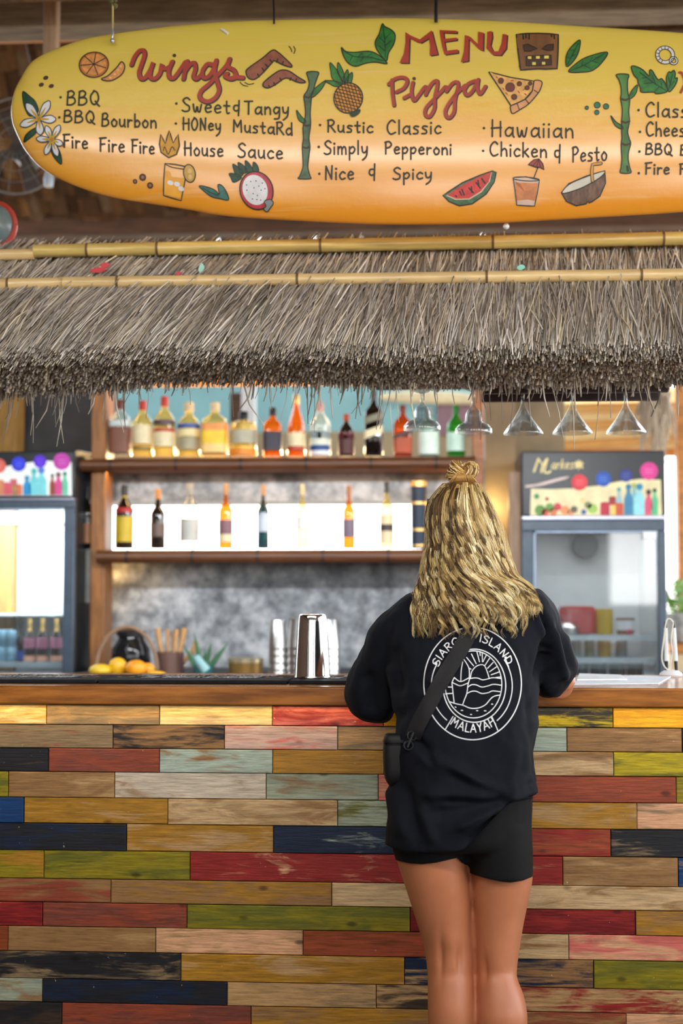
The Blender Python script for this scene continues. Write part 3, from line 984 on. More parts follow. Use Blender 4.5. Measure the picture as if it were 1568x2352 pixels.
# rubber bar mats
M['mat'] = mat('bar_mat_rubber', (0.012, 0.013, 0.016), .7, vary=.2, scale=60, spec=.15)
M['mattext'] = flat('mat lettering', (226, 228, 228), .8)
M['matgold'] = flat('mat emblem', (150, 125, 62), .6)
for i, (a, b, lab) in enumerate([(-212, 223, 'black rubber bar mat with white lettering in front of the left fridge'),
                                 (227, 659, 'black rubber bar mat with white lettering in front of the fruit'),
                                 (663, 1093, 'black rubber bar mat under the inverted shaker, beside the person')]):
    Y0, Y1 = 3.80, 4.07
    xa, xb = X(a, 3.8), X(b, 3.8)
    mt = thing('bar_mat', lab, 'bar mat', ((xa + xb) / 2, 3.93, ZT), group='rubber mats along the counter')
    g = Geo().box((xa, Y0, ZT), (xb, Y1, ZT + .010))
    g.build('base', M['mat'], mt, bevel=.003)
    p = Paint(lambda u, v, l, xa=xa: Vector((xa + u / 1000, 4.07 - v / 1000, ZT + .0102 + .0005 * l)), maxlen=60)
    Lm = (xb - xa) * 1000
    p.text("THE WORLD'S N.1 PREMIUM", 90, Lm - 100, 164, 164, 66, 4.2, M['mattext'], 1, .2)
    p.text("THE WORLD'S N.1 PREMIUM", 60, Lm - 60, 76, 76, 50, 3.6, M['mattext'], 1, .2)
    for u in (45, Lm - 50):
        p.ell((u, 128), 26, 24, M['matgold'], 1)
        p.ell((u, 128), 15, 14, M['mat'], 2)
    p.stroke([(20, 205), (Lm - 20, 205)], 6, flat('mat rim', (96, 108, 128), .4), 1, smooth=False)
    p.stroke([(20, 250), (Lm - 20, 250)], 5, flat('mat rim', (96, 108, 128), .4), 1, smooth=False)
    p.build('lettering', mt)

# ================================================================== THATCH
th = thing('thatch_awning', 'deep grey brown thatch awning with shaggy cut ends over the bar', 'roof', W(784, 825, 3.72))


def eave(px):
    """front lip of the thatch: point array at photo column px"""
    py = np.interp(px, [-200, 0, 300, 700, 1000, 1300, 1568, 1800], [832, 830, 822, 818, 822, 815, 812, 810])
    return Wn(px, py, 3.72)


def ridge(px):
    py = np.interp(px, [-200, 0, 800, 1568, 1800], [556, 552, 538, 532, 530])
    return Wn(px, py, 4.28)


def back(px):
    py = np.interp(px, [-200, 0, 250, 420, 700, 1000, 1300, 1568, 1800], [918, 914, 900, 880, 882, 890, 888, 884, 884])
    return Wn(px, py, 3.93)


def slant(px):
    return np.interp(px, [0, 300, 600, 900, 1200, 1568], [.38, .44, .36, .16, .04, -.02])


def straw_cols(n, dark=1.0):
    pal = np.array([lin(200, 194, 186), lin(184, 177, 168), lin(162, 153, 144), lin(206, 194, 170), lin(142, 131, 120), lin(176, 162, 142), lin(218, 211, 203)])
    c = pal[RNG.integers(0, len(pal), n)] * RNG.uniform(.5, 1.25, (n, 1)) * dark
    return c


# dark base body added under the straw to block light
g = Geo()
pxs = np.linspace(-190, 1780, 40)
e, r_, b_ = eave(pxs), ridge(pxs), back(pxs)
rings = []
for i in range(len(pxs)):
    dn = Vector((0, .045, -.03))
    E0, R0, B0 = Vector(e[i]), Vector(r_[i]), Vector(b_[i])
    rings.append([E0 + Vector((0, .055, .015)), R0 + dn, R0 + Vector((0, .15, -.08)), B0 + Vector((0, .03, .04))])
g.rings(rings[::-1])
g.build('core', mat('thatch_core', lin(60, 48, 38), .95, vary=.3, scale=40), th, smooth=False)

allv, allf, allc, off = [], [], [], 0


def push(paths, radii, sides, cols):
    global off
    v, f, c = tubes(paths, radii, sides, cols)
    allv.append(v)
    allc.append(c)
    for q in f:
        allf.append(q + off)
    off += len(v)


def surf_straws(n, s_lo, s_hi, llo, lhi, lift, rad):
    px = RNG.uniform(-190, 1780, n)
    s0 = RNG.uniform(s_lo, s_hi, n)
    ln = RNG.uniform(llo, lhi, n)
    R, E = ridge(px), eave(px)
    slope = E - R
    L_ = np.linalg.norm(slope, axis=1)
    s1 = np.minimum(s0 + ln, 1 + RNG.normal(0, .02, n))
    sl = slant(px) + RNG.normal(0, .085, n)
    nrm = np.cross(slope, np.array([-1.0, 0, 0]))
    nrm /= np.linalg.norm(nrm, axis=1, keepdims=True)
    nrm *= np.sign(-nrm[:, 1:2])
    l0 = RNG.uniform(-.012, lift, n)
    l1 = l0 + RNG.uniform(-.01, .016, n)
    K = 4
    P = np.zeros((n, K, 3))
    for k in range(K):
        t = k / (K - 1)
        s = s0 + (s1 - s0) * t
        P[:, k] = R + slope * s[:, None] + nrm * (l0 + (l1 - l0) * t + .008 * math.sin(math.pi * t))[:, None]
        P[:, k, 0] -= sl * (s - s0) * L_ + RNG.normal(0, .002, n)
    rr = RNG.uniform(rad * .6, rad * 1.3, n)[:, None] * np.array([.7, 1, 1, .8])[None]
    push(P, rr, 4, straw_cols(n))


surf_straws(3600, 0.0, .3, .25, .5, .012, .0026)
surf_straws(7500, .2, .6, .4, .75, .02, .0026)
surf_straws(8500, .42, .78, .35, .6, .026, .0024)
surf_straws(900, .4, .8, .2, .4, .045, .0018)
# cut ends: the blunt underside face
n = 12500
px = RNG.uniform(-190, 1780, n)
t = RNG.uniform(0, 1, n) ** .9
E, Bk, R = eave(px), back(px), ridge(px)
q = E + (Bk - E) * t[:, None] + RNG.normal(0, .007, (n, 3))
d = (E - R) / np.linalg.norm(E - R, axis=1, keepdims=True)
d[:, 0] -= slant(px) * .8 + RNG.normal(0, .16, n)
d[:, 1] += RNG.normal(0.05, .14, n)
d[:, 2] -= .35 * t + RNG.normal(0, .1, n)
d /= np.linalg.norm(d, axis=1, keepdims=True)
ln = RNG.uniform(.05, .10, n)
P = np.stack([q - d * ln[:, None], q - d * ln[:, None] * .5, q], 1)
push(P, RNG.uniform(.0018, .0034, n)[:, None] * np.ones((1, 3)), 5, straw_cols(n, 1.2))
# loose hanging wisps
n = 620
px = RNG.uniform(-190, 1780, n)
tt = RNG.uniform(.7, 1.05, n)
E, Bk = eave(px), back(px)
q = E + (Bk - E) * tt[:, None]
lmax = np.interp(px, [-200, 0, 60, 190, 260, 420, 800, 900, 1200, 1568], [.06, .07, .09, .08, .05, .045, .07, .05, .05, .05])
ln = RNG.exponential(.45, n) * lmax
ln = np.minimum(ln, .15)
dx = RNG.normal(-.1, .22, n)
P = np.stack([q + np.array([0, 0, .04]), q - np.stack([-dx * ln * .4, 0 * ln, ln * .5], 1), q - np.stack([-dx * ln, 0 * ln, ln], 1)], 1)
push(P, RNG.uniform(.0008, .0026, n)[:, None] * np.array([[1, 1, .55]]), 4, straw_cols(n, 1.0))
wis = [(1175, 890, 1172, 985), (1268, 890, 1293, 1005), (1310, 885, 1318, 1032), (1375, 880, 1366, 1010), (1100, 880, 1103, 1010), (1480, 890, 1487, 930), (1555, 880, 1556, 965), (72, 900, 76, 1018),
       (76, 900, 70, 1000), (900, 880, 872, 985), (880, 870, 870, 960), (700, 890, 706, 955), (620, 880, 622, 940), (430, 880, 437, 930), (1395, 885, 1402, 960), (340, 880, 335, 960), (1000, 880, 1003, 950)]
P = np.stack([np.stack([Wn(a, b, 3.9), Wn((a + c_) / 2 + 3, (b + d_) / 2, 3.9), Wn(c_, d_, 3.9)]) for a, b, c_, d_ in wis])
push(P, np.full((len(wis), 3), .0011), 4, straw_cols(len(wis), .9))
M['straw'] = attr_mat('dry_straw', .7, .25, .25, 60)
st = mesh_fast('straw', np.concatenate(allv), allf, M['straw'], th, np.concatenate(allc))
st['kind'] = 'stuff'


def bamboo(label, pts, Y, rpx, nodes_px, m):
    """pole through photo points pts on the plane y=Y"""
    a, b = Vector(W(*pts[0], Y)), Vector(W(*pts[1], Y))
    r = rpx * Y / F
    o = thing('bamboo_pole', label, 'bamboo pole', (a + b) / 2 - Vector((0, 0, r)), group='bamboo poles pinning the thatch')
    L_ = (b - a).length
    stn = [0.0]
    for p in nodes_px:
        t = (p - pts[0][0]) / (pts[1][0] - pts[0][0])
        stn += [t - .006 / L_, t, t + .006 / L_]
    stn += [1.0]
    path, rad = [], []
    nset = [(p - pts[0][0]) / (pts[1][0] - pts[0][0]) for p in nodes_px]
    for t in stn:
        path.append(a.lerp(b, t))
        rad.append(r * (1.09 if t in nset else 1.0))
    Geo().tube(path, rad, 20).build('culm', m, o)
    for t in nset:
        c = a.lerp(b, t)
        u = (b - a).normalized()
        Geo().tube([c - u * .0035, c + u * .0035], r * 1.095, 20).build('joint', M['node'], o)
    return o


bamboo('short upper bamboo pole at the far left edge', [(-190, 590), (79, 584)], 4.13, 13.5, [-80], M['bamboo'])
bamboo('long upper bamboo pole under the surfboard', [(79, 577), (1790, 543)], 4.13, 15.5, [205, 370, 750, 1145, 1530], M['bamboogreen'])
bamboo('short lower bamboo pole at the far left edge', [(-190, 657), (146, 650)], 3.99, 14, [20], M['bamboo'])
bamboo('long lower bamboo pole laid across the thatch', [(146, 650), (1790, 628)], 3.98, 14.5, [274, 695, 1130, 1480], M['bamboo'])
for (px, py, w, h, rgb, lab) in [(225, 620, 20, 6, (200, 45, 60), 'longer red plastic scrap between the bamboo poles'), (241, 609, 12, 6, (205, 50, 65), 'small red plastic scrap above the longer one'),
                                 (462, 616, 7, 11, (165, 215, 200), 'mint green scrap left of centre between the bamboo poles'), (410, 628, 8, 4, (195, 50, 70), 'tiny red scrap on the lower bamboo pole'),
                                 (1196, 614, 10, 6, (140, 215, 195), 'mint green scrap at right between the bamboo poles')]:
    c = W(px, py, 4.02)
    g = Geo()
    k = 4.0 / F
    g.rings([[c + Vector((math.cos(a) * w * k, yy + .004 * math.sin(3 * a), math.sin(a) * h * k * (1 + .2 * math.sin(2 * a)))) for a in np.linspace(0, 6.28, 13)[:-1]] for yy in (0, .004)][::-1])
    tag(g.build('plastic_scrap', flat('scrap %d %d' % (rgb[0], rgb[1]), rgb, .5)), lab, 'scrap', 'plastic scraps caught in the thatch')

# ================================================================== SURFBOARD
YB = 4.0
top_px = [(26, 257), (29, 232), (36, 205), (48, 181), (71, 145), (102, 124), (143, 107), (200, 88), (258, 78), (306, 71), (408, 59), (561, 48), (800, 43), (960, 42), (1160, 49), (1330, 60), (1568, 76), (1700, 96), (1800, 125), (1880, 180), (1915, 240), (1925, 275)]
bot_px = [(26, 257), (30, 286), (43, 317), (60, 348), (95, 386), (143, 414), (200, 437), (265, 455), (357, 470), (434, 482), (510, 495), (612, 503), (800, 513), (930, 516), (1125, 513), (1329, 502), (1568, 487), (1700, 470), (1800, 438), (1880, 380), (1912, 320), (1925, 275)]


def dens(pts, n=400):
    """smooth outline resampled against x"""
    S = np.array([tuple(p) for p in smooth_pts(pts, n=14)])
    return S


tp, bp = dens(top_px), dens(bot_px)
tw, bw = Wn(tp[:, 0], tp[:, 1], YB), Wn(bp[:, 0], bp[:, 1], YB)
XL, XR = min(tw[0, 0], bw[0, 0]), max(tw[-1, 0], bw[-1, 0])


def ztop(x):
    return np.interp(x, tw[:, 0], tw[:, 2])


def zbot(x):
    return np.interp(x, bw[:, 0], bw[:, 2])


HM = (ztop(0.0) - zbot(0.0)) / 2


def front(x, z):
    zt_, zb_ = ztop(x), zbot(x)
    h = np.maximum((zt_ - zb_) / 2, 1e-4)
    v = np.clip(np.abs((z - (zt_ + zb_) / 2) / h), 0, 1)
    th_ = .042 * np.clip(h / HM, 0, 1) ** .6
    return YB - th_ * (1 - v ** 3.2) ** .55


board = thing('surfboard', 'huge yellow and orange surfboard painted as a food menu, hung above the thatch', 'surfboard', (float((XL + XR) / 2), YB, float(zbot(0))))
u = np.concatenate([XL + (XR - XL) * (1 - np.cos(np.linspace(0, math.pi, 150))) / 2])
u[0] += .0006
u[-1] -= .0006
rings = []
av = np.linspace(0, 2 * math.pi, 73)[:-1]
for x in u:
    zt_, zb_ = float(ztop(x)), float(zbot(x))
    zc, h = (zt_ + zb_) / 2, (zt_ - zb_) / 2
    th_ = .042 * min(1, h / HM) ** .6
    r = []
    for a in av:
        v = math.sin(a)
        vv = math.copysign(abs(v) ** .8, v)
        dep = th_ * (1 - abs(vv) ** 3.2) ** .55
        r.append((x, YB - dep if math.cos(a) > 0 else YB + dep * .8, zc + h * vv))
    rings.append(r)
g = Geo().rings(rings)


def board_mat():
    m, nt, p = nodes('sunset_board_paint')
    L = nt.links.new
    tc = N(nt, 'ShaderNodeTexCoord')
    mp = N(nt, 'ShaderNodeMapping', Scale=(1.2, 1, 14))
    nz = N(nt, 'ShaderNodeTexNoise', Scale=1.6, Detail=5.0, Roughness=.6, Distortion=.4)
    L(tc.outputs['Object'], mp.inputs[0])
    L(mp.outputs[0], nz.inputs['Vector'])
    sp = N(nt, 'ShaderNodeSeparateXYZ')
    L(tc.outputs['Object'], sp.inputs[0])
    ma = N(nt, 'ShaderNodeMath', operation='MULTIPLY_ADD')
    ma.inputs[1].default_value = 1 / .58
    ma.inputs[2].default_value = -.20
    L(sp.outputs['Z'], ma.inputs[0])
    ad = N(nt, 'ShaderNodeMath', operation='MULTIPLY_ADD')
    ad.inputs[1].default_value = .42
    L(nz.outputs['Fac'], ad.inputs[0])
    L(ma.outputs[0], ad.inputs[2])
    rp = N(nt, 'ShaderNodeValToRGB')
    e = rp.color_ramp.elements
    e[0].position, e[0].color = 0.0, (*lin(238, 152, 28), 1)
    e[1].position, e[1].color = 1.0, (*lin(232, 210, 92), 1)
    for pos, c in ((.26, (240, 166, 50)), (.40, (244, 178, 76)), (.52, (243, 192, 76)), (.66, (238, 206, 88)), (.82, (232, 205, 92))):
        k = e.new(pos)
        k.color = (*lin(*c), 1)
    L(ad.outputs[0], rp.inputs['Fac'])
    # pale brushed streaks
    mp2 = N(nt, 'ShaderNodeMapping', Scale=(1.5, 1, 30))
    n2 = N(nt, 'ShaderNodeTexNoise', Scale=1.4, Detail=4.0, Roughness=.6)
    L(tc.outputs['Object'], mp2.inputs[0])
    L(mp2.outputs[0], n2.inputs['Vector'])
    mr = N(nt, 'ShaderNodeMapRange')
    mr.inputs['From Min'].default_value = .56
    mr.inputs['From Max'].default_value = .78
    mr.inputs['To Max'].default_value = .5
    L(n2.outputs['Fac'], mr.inputs['Value'])
    mx = N(nt, 'ShaderNodeMix', data_type='RGBA')
    mx.inputs['B'].default_value = (*lin(250, 214, 160), 1)
    L(mr.outputs[0], mx.inputs['Factor'])
    L(rp.outputs[0], mx.inputs['A'])
    L(mx.outputs['Result'], p.inputs['Base Color'])
    p.inputs['Roughness'].default_value = .32
    p.inputs['Coat Weight'].default_value = 1.0
    p.inputs['Coat Roughness'].default_value = .16
    n3 = N(nt, 'ShaderNodeTexNoise', Scale=35.0, Detail=3.0)
    L(tc.outputs['Object'], n3.inputs['Vector'])
    b = N(nt, 'ShaderNodeBump', Strength=.12, Distance=.01)
    L(n3.outputs['Fac'], b.inputs['Height'])
    L(b.outputs['Normal'], p.inputs['Normal'])
    return m


g.build('board', board_mat(), board, sharp=0)


def on_board(px, py, layer):
    w = W(px, py, YB - .04)
    return Vector((w.x, float(front(w.x, w.z)) - .0008 - .0005 * layer, w.z))


def crop(x0, y0, s):
    return lambda p: (x0 + p[0] / s, y0 + p[1] / s)


INK = M['ink']
RED = flat('brick red paint', (172, 62, 48), .45)
GRN, DGRN = flat('leaf green paint', (52, 122, 52), .45, vary=.3, scale=40), flat('dark green paint', (24, 72, 50), .45, vary=.25, scale=40)
BRN, DBRN = flat('wing brown paint', (150, 88, 66), .45, vary=.2, scale=40), flat('dark brown paint', (72, 48, 36), .5)
WHT, GLD = flat('petal white paint', (226, 228, 232), .4), flat('mustard paint', (200, 160, 44), .45)
C1, C2, C3, C4 = crop(120, 50, 3.92), crop(380, 80, 3.92), crop(720, 20, 3.92), crop(1080, 40, 3.213)
C5, C6, C7, C8, CB = crop(280, 280, 3.92), crop(660, 240, 3.92), crop(1000, 260, 3.267), crop(10, 150, 5.807), crop(1400, 60, 6.533)

# ---- handwriting
for (s, x0, x1, y0, y1, cap) in [
        ('BBQ', 152, 228, 240, 241, 33), ('BBQ', 145, 217, 279, 283, 28), ('Bourbon', 233, 359, 289, 294, 30),
        ('Fire', 144, 200, 336, 341, 30), ('Fire', 228, 285, 346, 349, 31), ('Fire', 302, 354, 349, 354, 30),
        ('Sweet', 418, 528, 256, 262, 32), ('&', 535, 552, 261, 262, 30), ('Tangy', 562, 663, 263, 264, 30),
        ('HONey', 420, 507, 298, 301, 28), ('MustaRd', 535, 671, 303, 311, 28),
        ('House', 423, 512, 356, 360, 31), ('Sauce', 546, 649, 361, 366, 32),
        ('Rustic', 752, 856, 304, 306, 28), ('Classic', 888, 1012, 309, 308, 32),
        ('Simply', 744, 844, 355, 355, 31), ('Pepperoni', 884, 1036, 354, 356, 28),
        ('Nice', 746, 812, 412, 412, 31), ('&', 846, 863, 409, 409, 32), ('Spicy', 902, 991, 412, 411, 27),
        ('Hawaiian', 1128, 1316, 314, 317, 38), ('Chicken', 1124, 1255, 358, 362, 32), ('&', 1272, 1288, 368, 369, 36), ('Pesto', 1314, 1393, 372, 368, 34),
        ('Classi', 1482, 1588, 268, 270, 33), ('Cheese', 1483, 1590, 312, 314, 32), ('BBQ', 1482, 1543, 354, 356, 25), ('B', 1562, 1578, 356, 356, 24),
        ('Fire', 1482, 1537, 399, 399, 26), ('F', 1561, 1576, 399, 399, 24)]:
    p = Paint(on_board)
    p.text(s, x0, x1, y0, y1, cap, 4.0, INK, 2)
    p.build('menu_word', board)
for b in [(138, 222), (135, 268), (405, 238), (404, 284), (735, 288), (732, 338), (733, 399), (1111, 295), (1109, 347), (1466, 253), (1469, 303), (1468, 348), (1467, 397)]:
    p = Paint(on_board)
    p.dot(b, 3, INK, 2)
    p.build('menu_bullet', board)

# ---- headings
p = Paint(on_board, C1)
wings1 = [[(710, 380), (735, 310), (775, 255), (812, 248), (826, 290), (800, 380), (780, 450), (795, 505), (835, 500), (885, 420), (905, 360), (884, 430), (880, 495), (920, 510), (965, 465), (985, 380), (985, 400), (1010, 420), (1050, 405)],
          [(1078, 355), (1048, 430), (1050, 490), (1085, 508), (1130, 460), (1195, 360)], [(1212, 352), (1195, 430), (1180, 512)], [(1190, 450), (1235, 385), (1275, 368), (1287, 420), (1270, 490), (1300, 512), (1345, 470)]]
wings2 = [[(448, 250), (425, 268), (375, 262), (330, 330), (345, 388), (395, 368), (440, 290), (455, 228)], [(455, 228), (440, 330), (468, 430), (482, 500), (445, 570), (375, 602), (312, 570), (318, 510), (395, 440), (480, 350), (545, 278), (575, 215)],
          [(575, 215), (560, 285), (615, 320), (632, 375), (590, 396), (535, 372), (555, 350)], [(600, 388), (640, 382), (695, 386)]]
for lay, m, w, sh in ((1, DBRN, 12.5, (1.2, 1.4)), (2, RED, 9, (0, 0))):
    p.tr = C1
    for s in wings1:
        p.stroke(s, w, m, lay, shift=sh)
    p.tr = C2
    for s in wings2:
        p.stroke(s, w, m, lay, shift=sh)
p.tr = C1
p.dot((1097, 298), 4.2, DBRN, 2)
p.flush('heading_lettering', board)
p.tr = C3
piz = [[(705, 645), (708, 760), (722, 870)], [(675, 682), (735, 632), (808, 620), (842, 655), (810, 718), (745, 752)], [(892, 668), (880, 750), (902, 828), (950, 775), (985, 725), (1008, 705), (1018, 740), (1008, 775)], [(815, 805), (880, 770)],
       [(1008, 770), (1060, 680), (1105, 650), (1112, 690), (1090, 800), (1085, 900), (1042, 972), (1003, 955), (1012, 895), (1080, 820), (1150, 745), (1185, 705), (1200, 730)],
       [(1195, 745), (1245, 678), (1290, 662), (1298, 705), (1270, 820), (1262, 930), (1217, 985), (1183, 945), (1205, 875), (1290, 760), (1365, 692)], [(1455, 650), (1392, 678), (1355, 738), (1382, 780), (1432, 738), (1480, 640)], [(1480, 640), (1472, 720), (1498, 768), (1545, 702)]]
for lay, m, w, sh in ((1, DBRN, 10, (1.4, 1.4)), (2, RED, 7.6, (0, 0))):
    for s in piz:
        p.stroke(s, w, m, lay, shift=sh)
p.dot((905, 632), 4, DBRN, 2)
p.flush('heading_lettering', board)
Mm = [(825, 195), (870, 228), (955, 268), (1020, 215), (1062, 178), (1085, 280), (1117, 410), (1045, 422), (1048, 330), (1038, 255), (965, 302), (920, 290), (862, 256), (855, 490), (772, 490), (812, 400), (826, 300)]
Ee = [(1133, 175), (1290, 182), (1287, 208), (1168, 203), (1174, 262), (1290, 250), (1287, 275), (1178, 292), (1190, 376), (1297, 362), (1300, 395), (1180, 413), (1160, 350), (1142, 250)]
Nn = [(1325, 482), (1352, 380), (1362, 225), (1400, 235), (1478, 315), (1482, 190), (1530, 200), (1525, 375), (1490, 362), (1396, 262), (1392, 470)]
for off_, m, lay in (((3.4, 2.2), DBRN, 1), ((0, 0), RED, 2)):
    for P_ in (Mm, Ee, Nn):
        p.tr = lambda q: (C3(q)[0] + off_[0], C3(q)[1] + off_[1])
        p.fill(P_, m, lay)
    p.tr = lambda q: (768 + q[0] / 1.96 + off_[0], q[1] / 1.96 + off_[1])
    p.fill([(688, 135), (708, 130), (710, 160), (702, 200), (715, 230), (738, 228), (752, 190), (757, 145), (777, 148), (772, 215), (748, 248), (712, 246), (684, 215)], m, lay)
p.flush('heading_lettering', board)
p.tr = lambda q: q
p.stroke([(1560, 166), (1566, 168), (1572, 190), (1563, 212)], 6, RED, 2)
p.build('heading_lettering', board)


def painting(name, tr, fn, label=None):
    p = Paint(on_board, tr)
    fn(p)
    return p.build(name, board, label)


def shape(p, pts, m, w=2.6, smooth=True, lay=1, ink=INK):
    p.fill(pts, m, lay, smooth)
    p.stroke(pts, w, ink, lay + 1, smooth, True)


def ring(c, rx, ry, n=24, rot=0):
    return [(c[0] + rx * math.cos(a) * math.cos(rot) - ry * math.sin(a) * math.sin(rot), c[1] + rx * math.cos(a) * math.sin(rot) + ry * math.sin(a) * math.cos(rot)) for a in [2 * math.pi * k / n for k in range(n)]]


def f(p):
    o1, o2 = flat('orange rind paint', (196, 122, 40), .45), flat('orange flesh paint', (222, 152, 84), .45, vary=.2, scale=60)
    shape(p, ring((370, 378), 132, 118), o1, 3, ink=DBRN)
    p.ell((370, 375), 112, 98, o2, 2)
    for k in range(7):
        a = k * 2 * math.pi / 7 + .35
        p.stroke([(370, 375), (370 + 118 * math.cos(a), 375 + 104 * math.sin(a))], 2.4, DBRN, 3, False)
    shape(p, [(440, 512), (500, 482), (575, 410), (620, 355), (650, 395), (632, 460), (575, 508), (505, 530)], o2, 3, ink=DBRN)
    for q in ((520, 500), (560, 470), (590, 430), (612, 395)):
        p.ell(q, 12, 9, flat('pale seed paint', (236, 200, 140), .5), 3)


painting('orange_painting', C1, f)


def f(p):
    for q in ((540, 150), (480, 243), (617, 263)):
        p.ell(q, 36, 27, DBRN, 1, -.3)
    p.flush('bean_painting', board)
    p.tr = C5
    for q, r in (((110, 525), 21), ((180, 490), 32), ((245, 560), 28)):
        p.ell(q, r, r, DBRN, 1)
        p.ell(q, r * .45, r * .45, flat('bean paint', (150, 108, 72), .5), 2)


painting('bean_painting', C8, f)


def petal(p, c, t, w, lay):
    c, t = Vector(c), Vector(t)
    d = t - c
    n = Vector((-d.y, d.x)).normalized() * w
    pts = [c, c + d * .35 + n * .75, c + d * .7 + n, c + d * .93 + n * .5, t, c + d * .93 - n * .5, c + d * .7 - n, c + d * .35 - n * .75]
    p.fill([tuple(q) for q in pts], WHT, lay, True)
    p.stroke([tuple(q) for q in pts], 2.2, flat('blue grey line', (48, 66, 84), .5), lay + 1, True, True)
    p.stroke([tuple(c), tuple(c + d * .3), tuple(c + d * .62)], 5.5, GLD, lay + 2, True, taper=(1.3, 1, .2))


def f(p):
    shape(p, [(230, 325), (330, 400), (400, 470), (440, 600), (330, 660), (260, 560), (228, 430)], DGRN, 2.4)
    shape(p, [(230, 990), (270, 900), (400, 820), (410, 880), (320, 950)], DGRN, 2.4)
    shape(p, [(620, 1080), (700, 1090), (742, 1190), (742, 1295), (680, 1250), (620, 1160)], DGRN, 2.4)
    for t in ((275, 490), (595, 465), (680, 712), (190, 778), (470, 915)):
        petal(p, (450, 705), t, 52, 3)
    p.ell((455, 705), 26, 30, flat('deep gold paint', (176, 128, 24), .5), 6)
    for t in ((550, 800), (735, 795), (772, 1050), (530, 1172), (700, 1200), (415, 965)):
        petal(p, (625, 985), t, 40, 7)
    p.ell((625, 985), 24, 28, flat('deep gold paint', (176, 128, 24), .5), 10)


painting('flower_painting', C8, f, 'two white frangipani flowers with yellow centres and green leaves')


def f(p):
    shape(p, [(725, 330), (760, 290), (870, 210), (960, 135), (1010, 152), (1080, 215), (1133, 270), (1130, 292), (1060, 272), (985, 235), (960, 250), (880, 340), (805, 402), (745, 388)], BRN, 3)
    shape(p, [(880, 440), (920, 398), (1010, 332), (1065, 318), (1120, 332), (1190, 380), (1255, 420), (1250, 434), (1190, 430), (1085, 392), (990, 450), (930, 480), (885, 470)], BRN, 3)
    for (a, b) in (((870, 300), (885, 325)), ((900, 268), (925, 292)), ((830, 355), (845, 380)), ((940, 225), (960, 250)), ((1010, 220), (1000, 248)), ((1060, 240), (1050, 268)), ((975, 435), (990, 455)), ((1030, 395), (1045, 415)), ((1130, 390), (1122, 412)), ((1180, 400), (1172, 425)), ((930, 460), (940, 478))):
        p.stroke([a, b], 3, INK, 3, False)
    for s in ([(1110, 98), (1128, 122), (1136, 150)], [(1152, 100), (1166, 130), (1155, 165)], [(672, 428), (700, 455), (740, 465)], [(715, 430), (750, 448), (795, 440)]):
        p.stroke(s, 2.2, INK, 1)


painting('chicken_wing_painting', C2, f)


def culm(p, centre, widths, m, lay=1):
    L_, R_ = [], []
    for (x, y), w in zip(centre, widths):
        L_.append((x - w / 2, y))
        R_.append((x + w / 2, y))
    pts = L_ + R_[::-1]
    shape(p, pts, m, 2.6, True, lay)


BGRN = flat('bamboo green paint', (78, 128, 62), .45, vary=.35, scale=30, stretch=(1, 1, .3))


def f(p):
    culm(p, [(718, 166), (718, 178), (717, 192), (713, 208), (707, 222), (707, 240), (707, 262), (706, 282), (704, 296), (703, 318), (703, 338), (702, 362), (701, 385), (700, 404), (699, 410)],
         [25, 22, 14, 14, 18, 14, 11, 15, 17, 13, 18, 14, 12, 24, 27], flat('grey green paint', (78, 106, 74), .45, vary=.35, scale=30))
    shape(p, [(713, 224), (722, 205), (748, 186), (738, 206), (722, 222)], GRN, 2.2)
    shape(p, [(699, 284), (686, 276), (681, 254), (692, 268), (702, 278)], GRN, 2.2)
    for q in ((707, 222), (705, 287), (703, 338)):
        p.stroke([(q[0] - 8, q[1]), (q[0], q[1] + 3), (q[0] + 8, q[1])], 4, DBRN, 3)
    p.flush('bamboo_painting', board)
    culm(p, [(1429, 171), (1431, 184), (1433, 200), (1434, 216), (1435, 227), (1436, 240), (1436, 256), (1436, 279), (1434, 302), (1436, 318), (1437, 330), (1435, 348), (1435, 366), (1436, 384), (1437, 396)],
         [27, 20, 15, 16, 21, 18, 15, 18, 14, 17, 22, 17, 15, 20, 23], BGRN)
    shape(p, [(1444, 226), (1449, 210), (1463, 195), (1461, 212), (1452, 224)], GRN, 2.2)
    shape(p, [(1428, 297), (1412, 288), (1402, 266), (1414, 280), (1429, 290)], GRN, 2.2)
    for q in ((1435, 227), (1436, 279), (1437, 330)):
        p.stroke([(q[0] - 9, q[1]), (q[0], q[1] + 3), (q[0] + 9, q[1])], 4.5, DBRN, 3)
    p.stroke([(1440, 382), (1442, 392)], 5, INK, 3)


painting('bamboo_painting', lambda q: q, f, None)


def vein(p, pts, m=DGRN, w=2.0, side=()):
    p.stroke(pts, w, m, 3)
    for s in side:
        p.stroke(s, w * .8, m, 3, False)


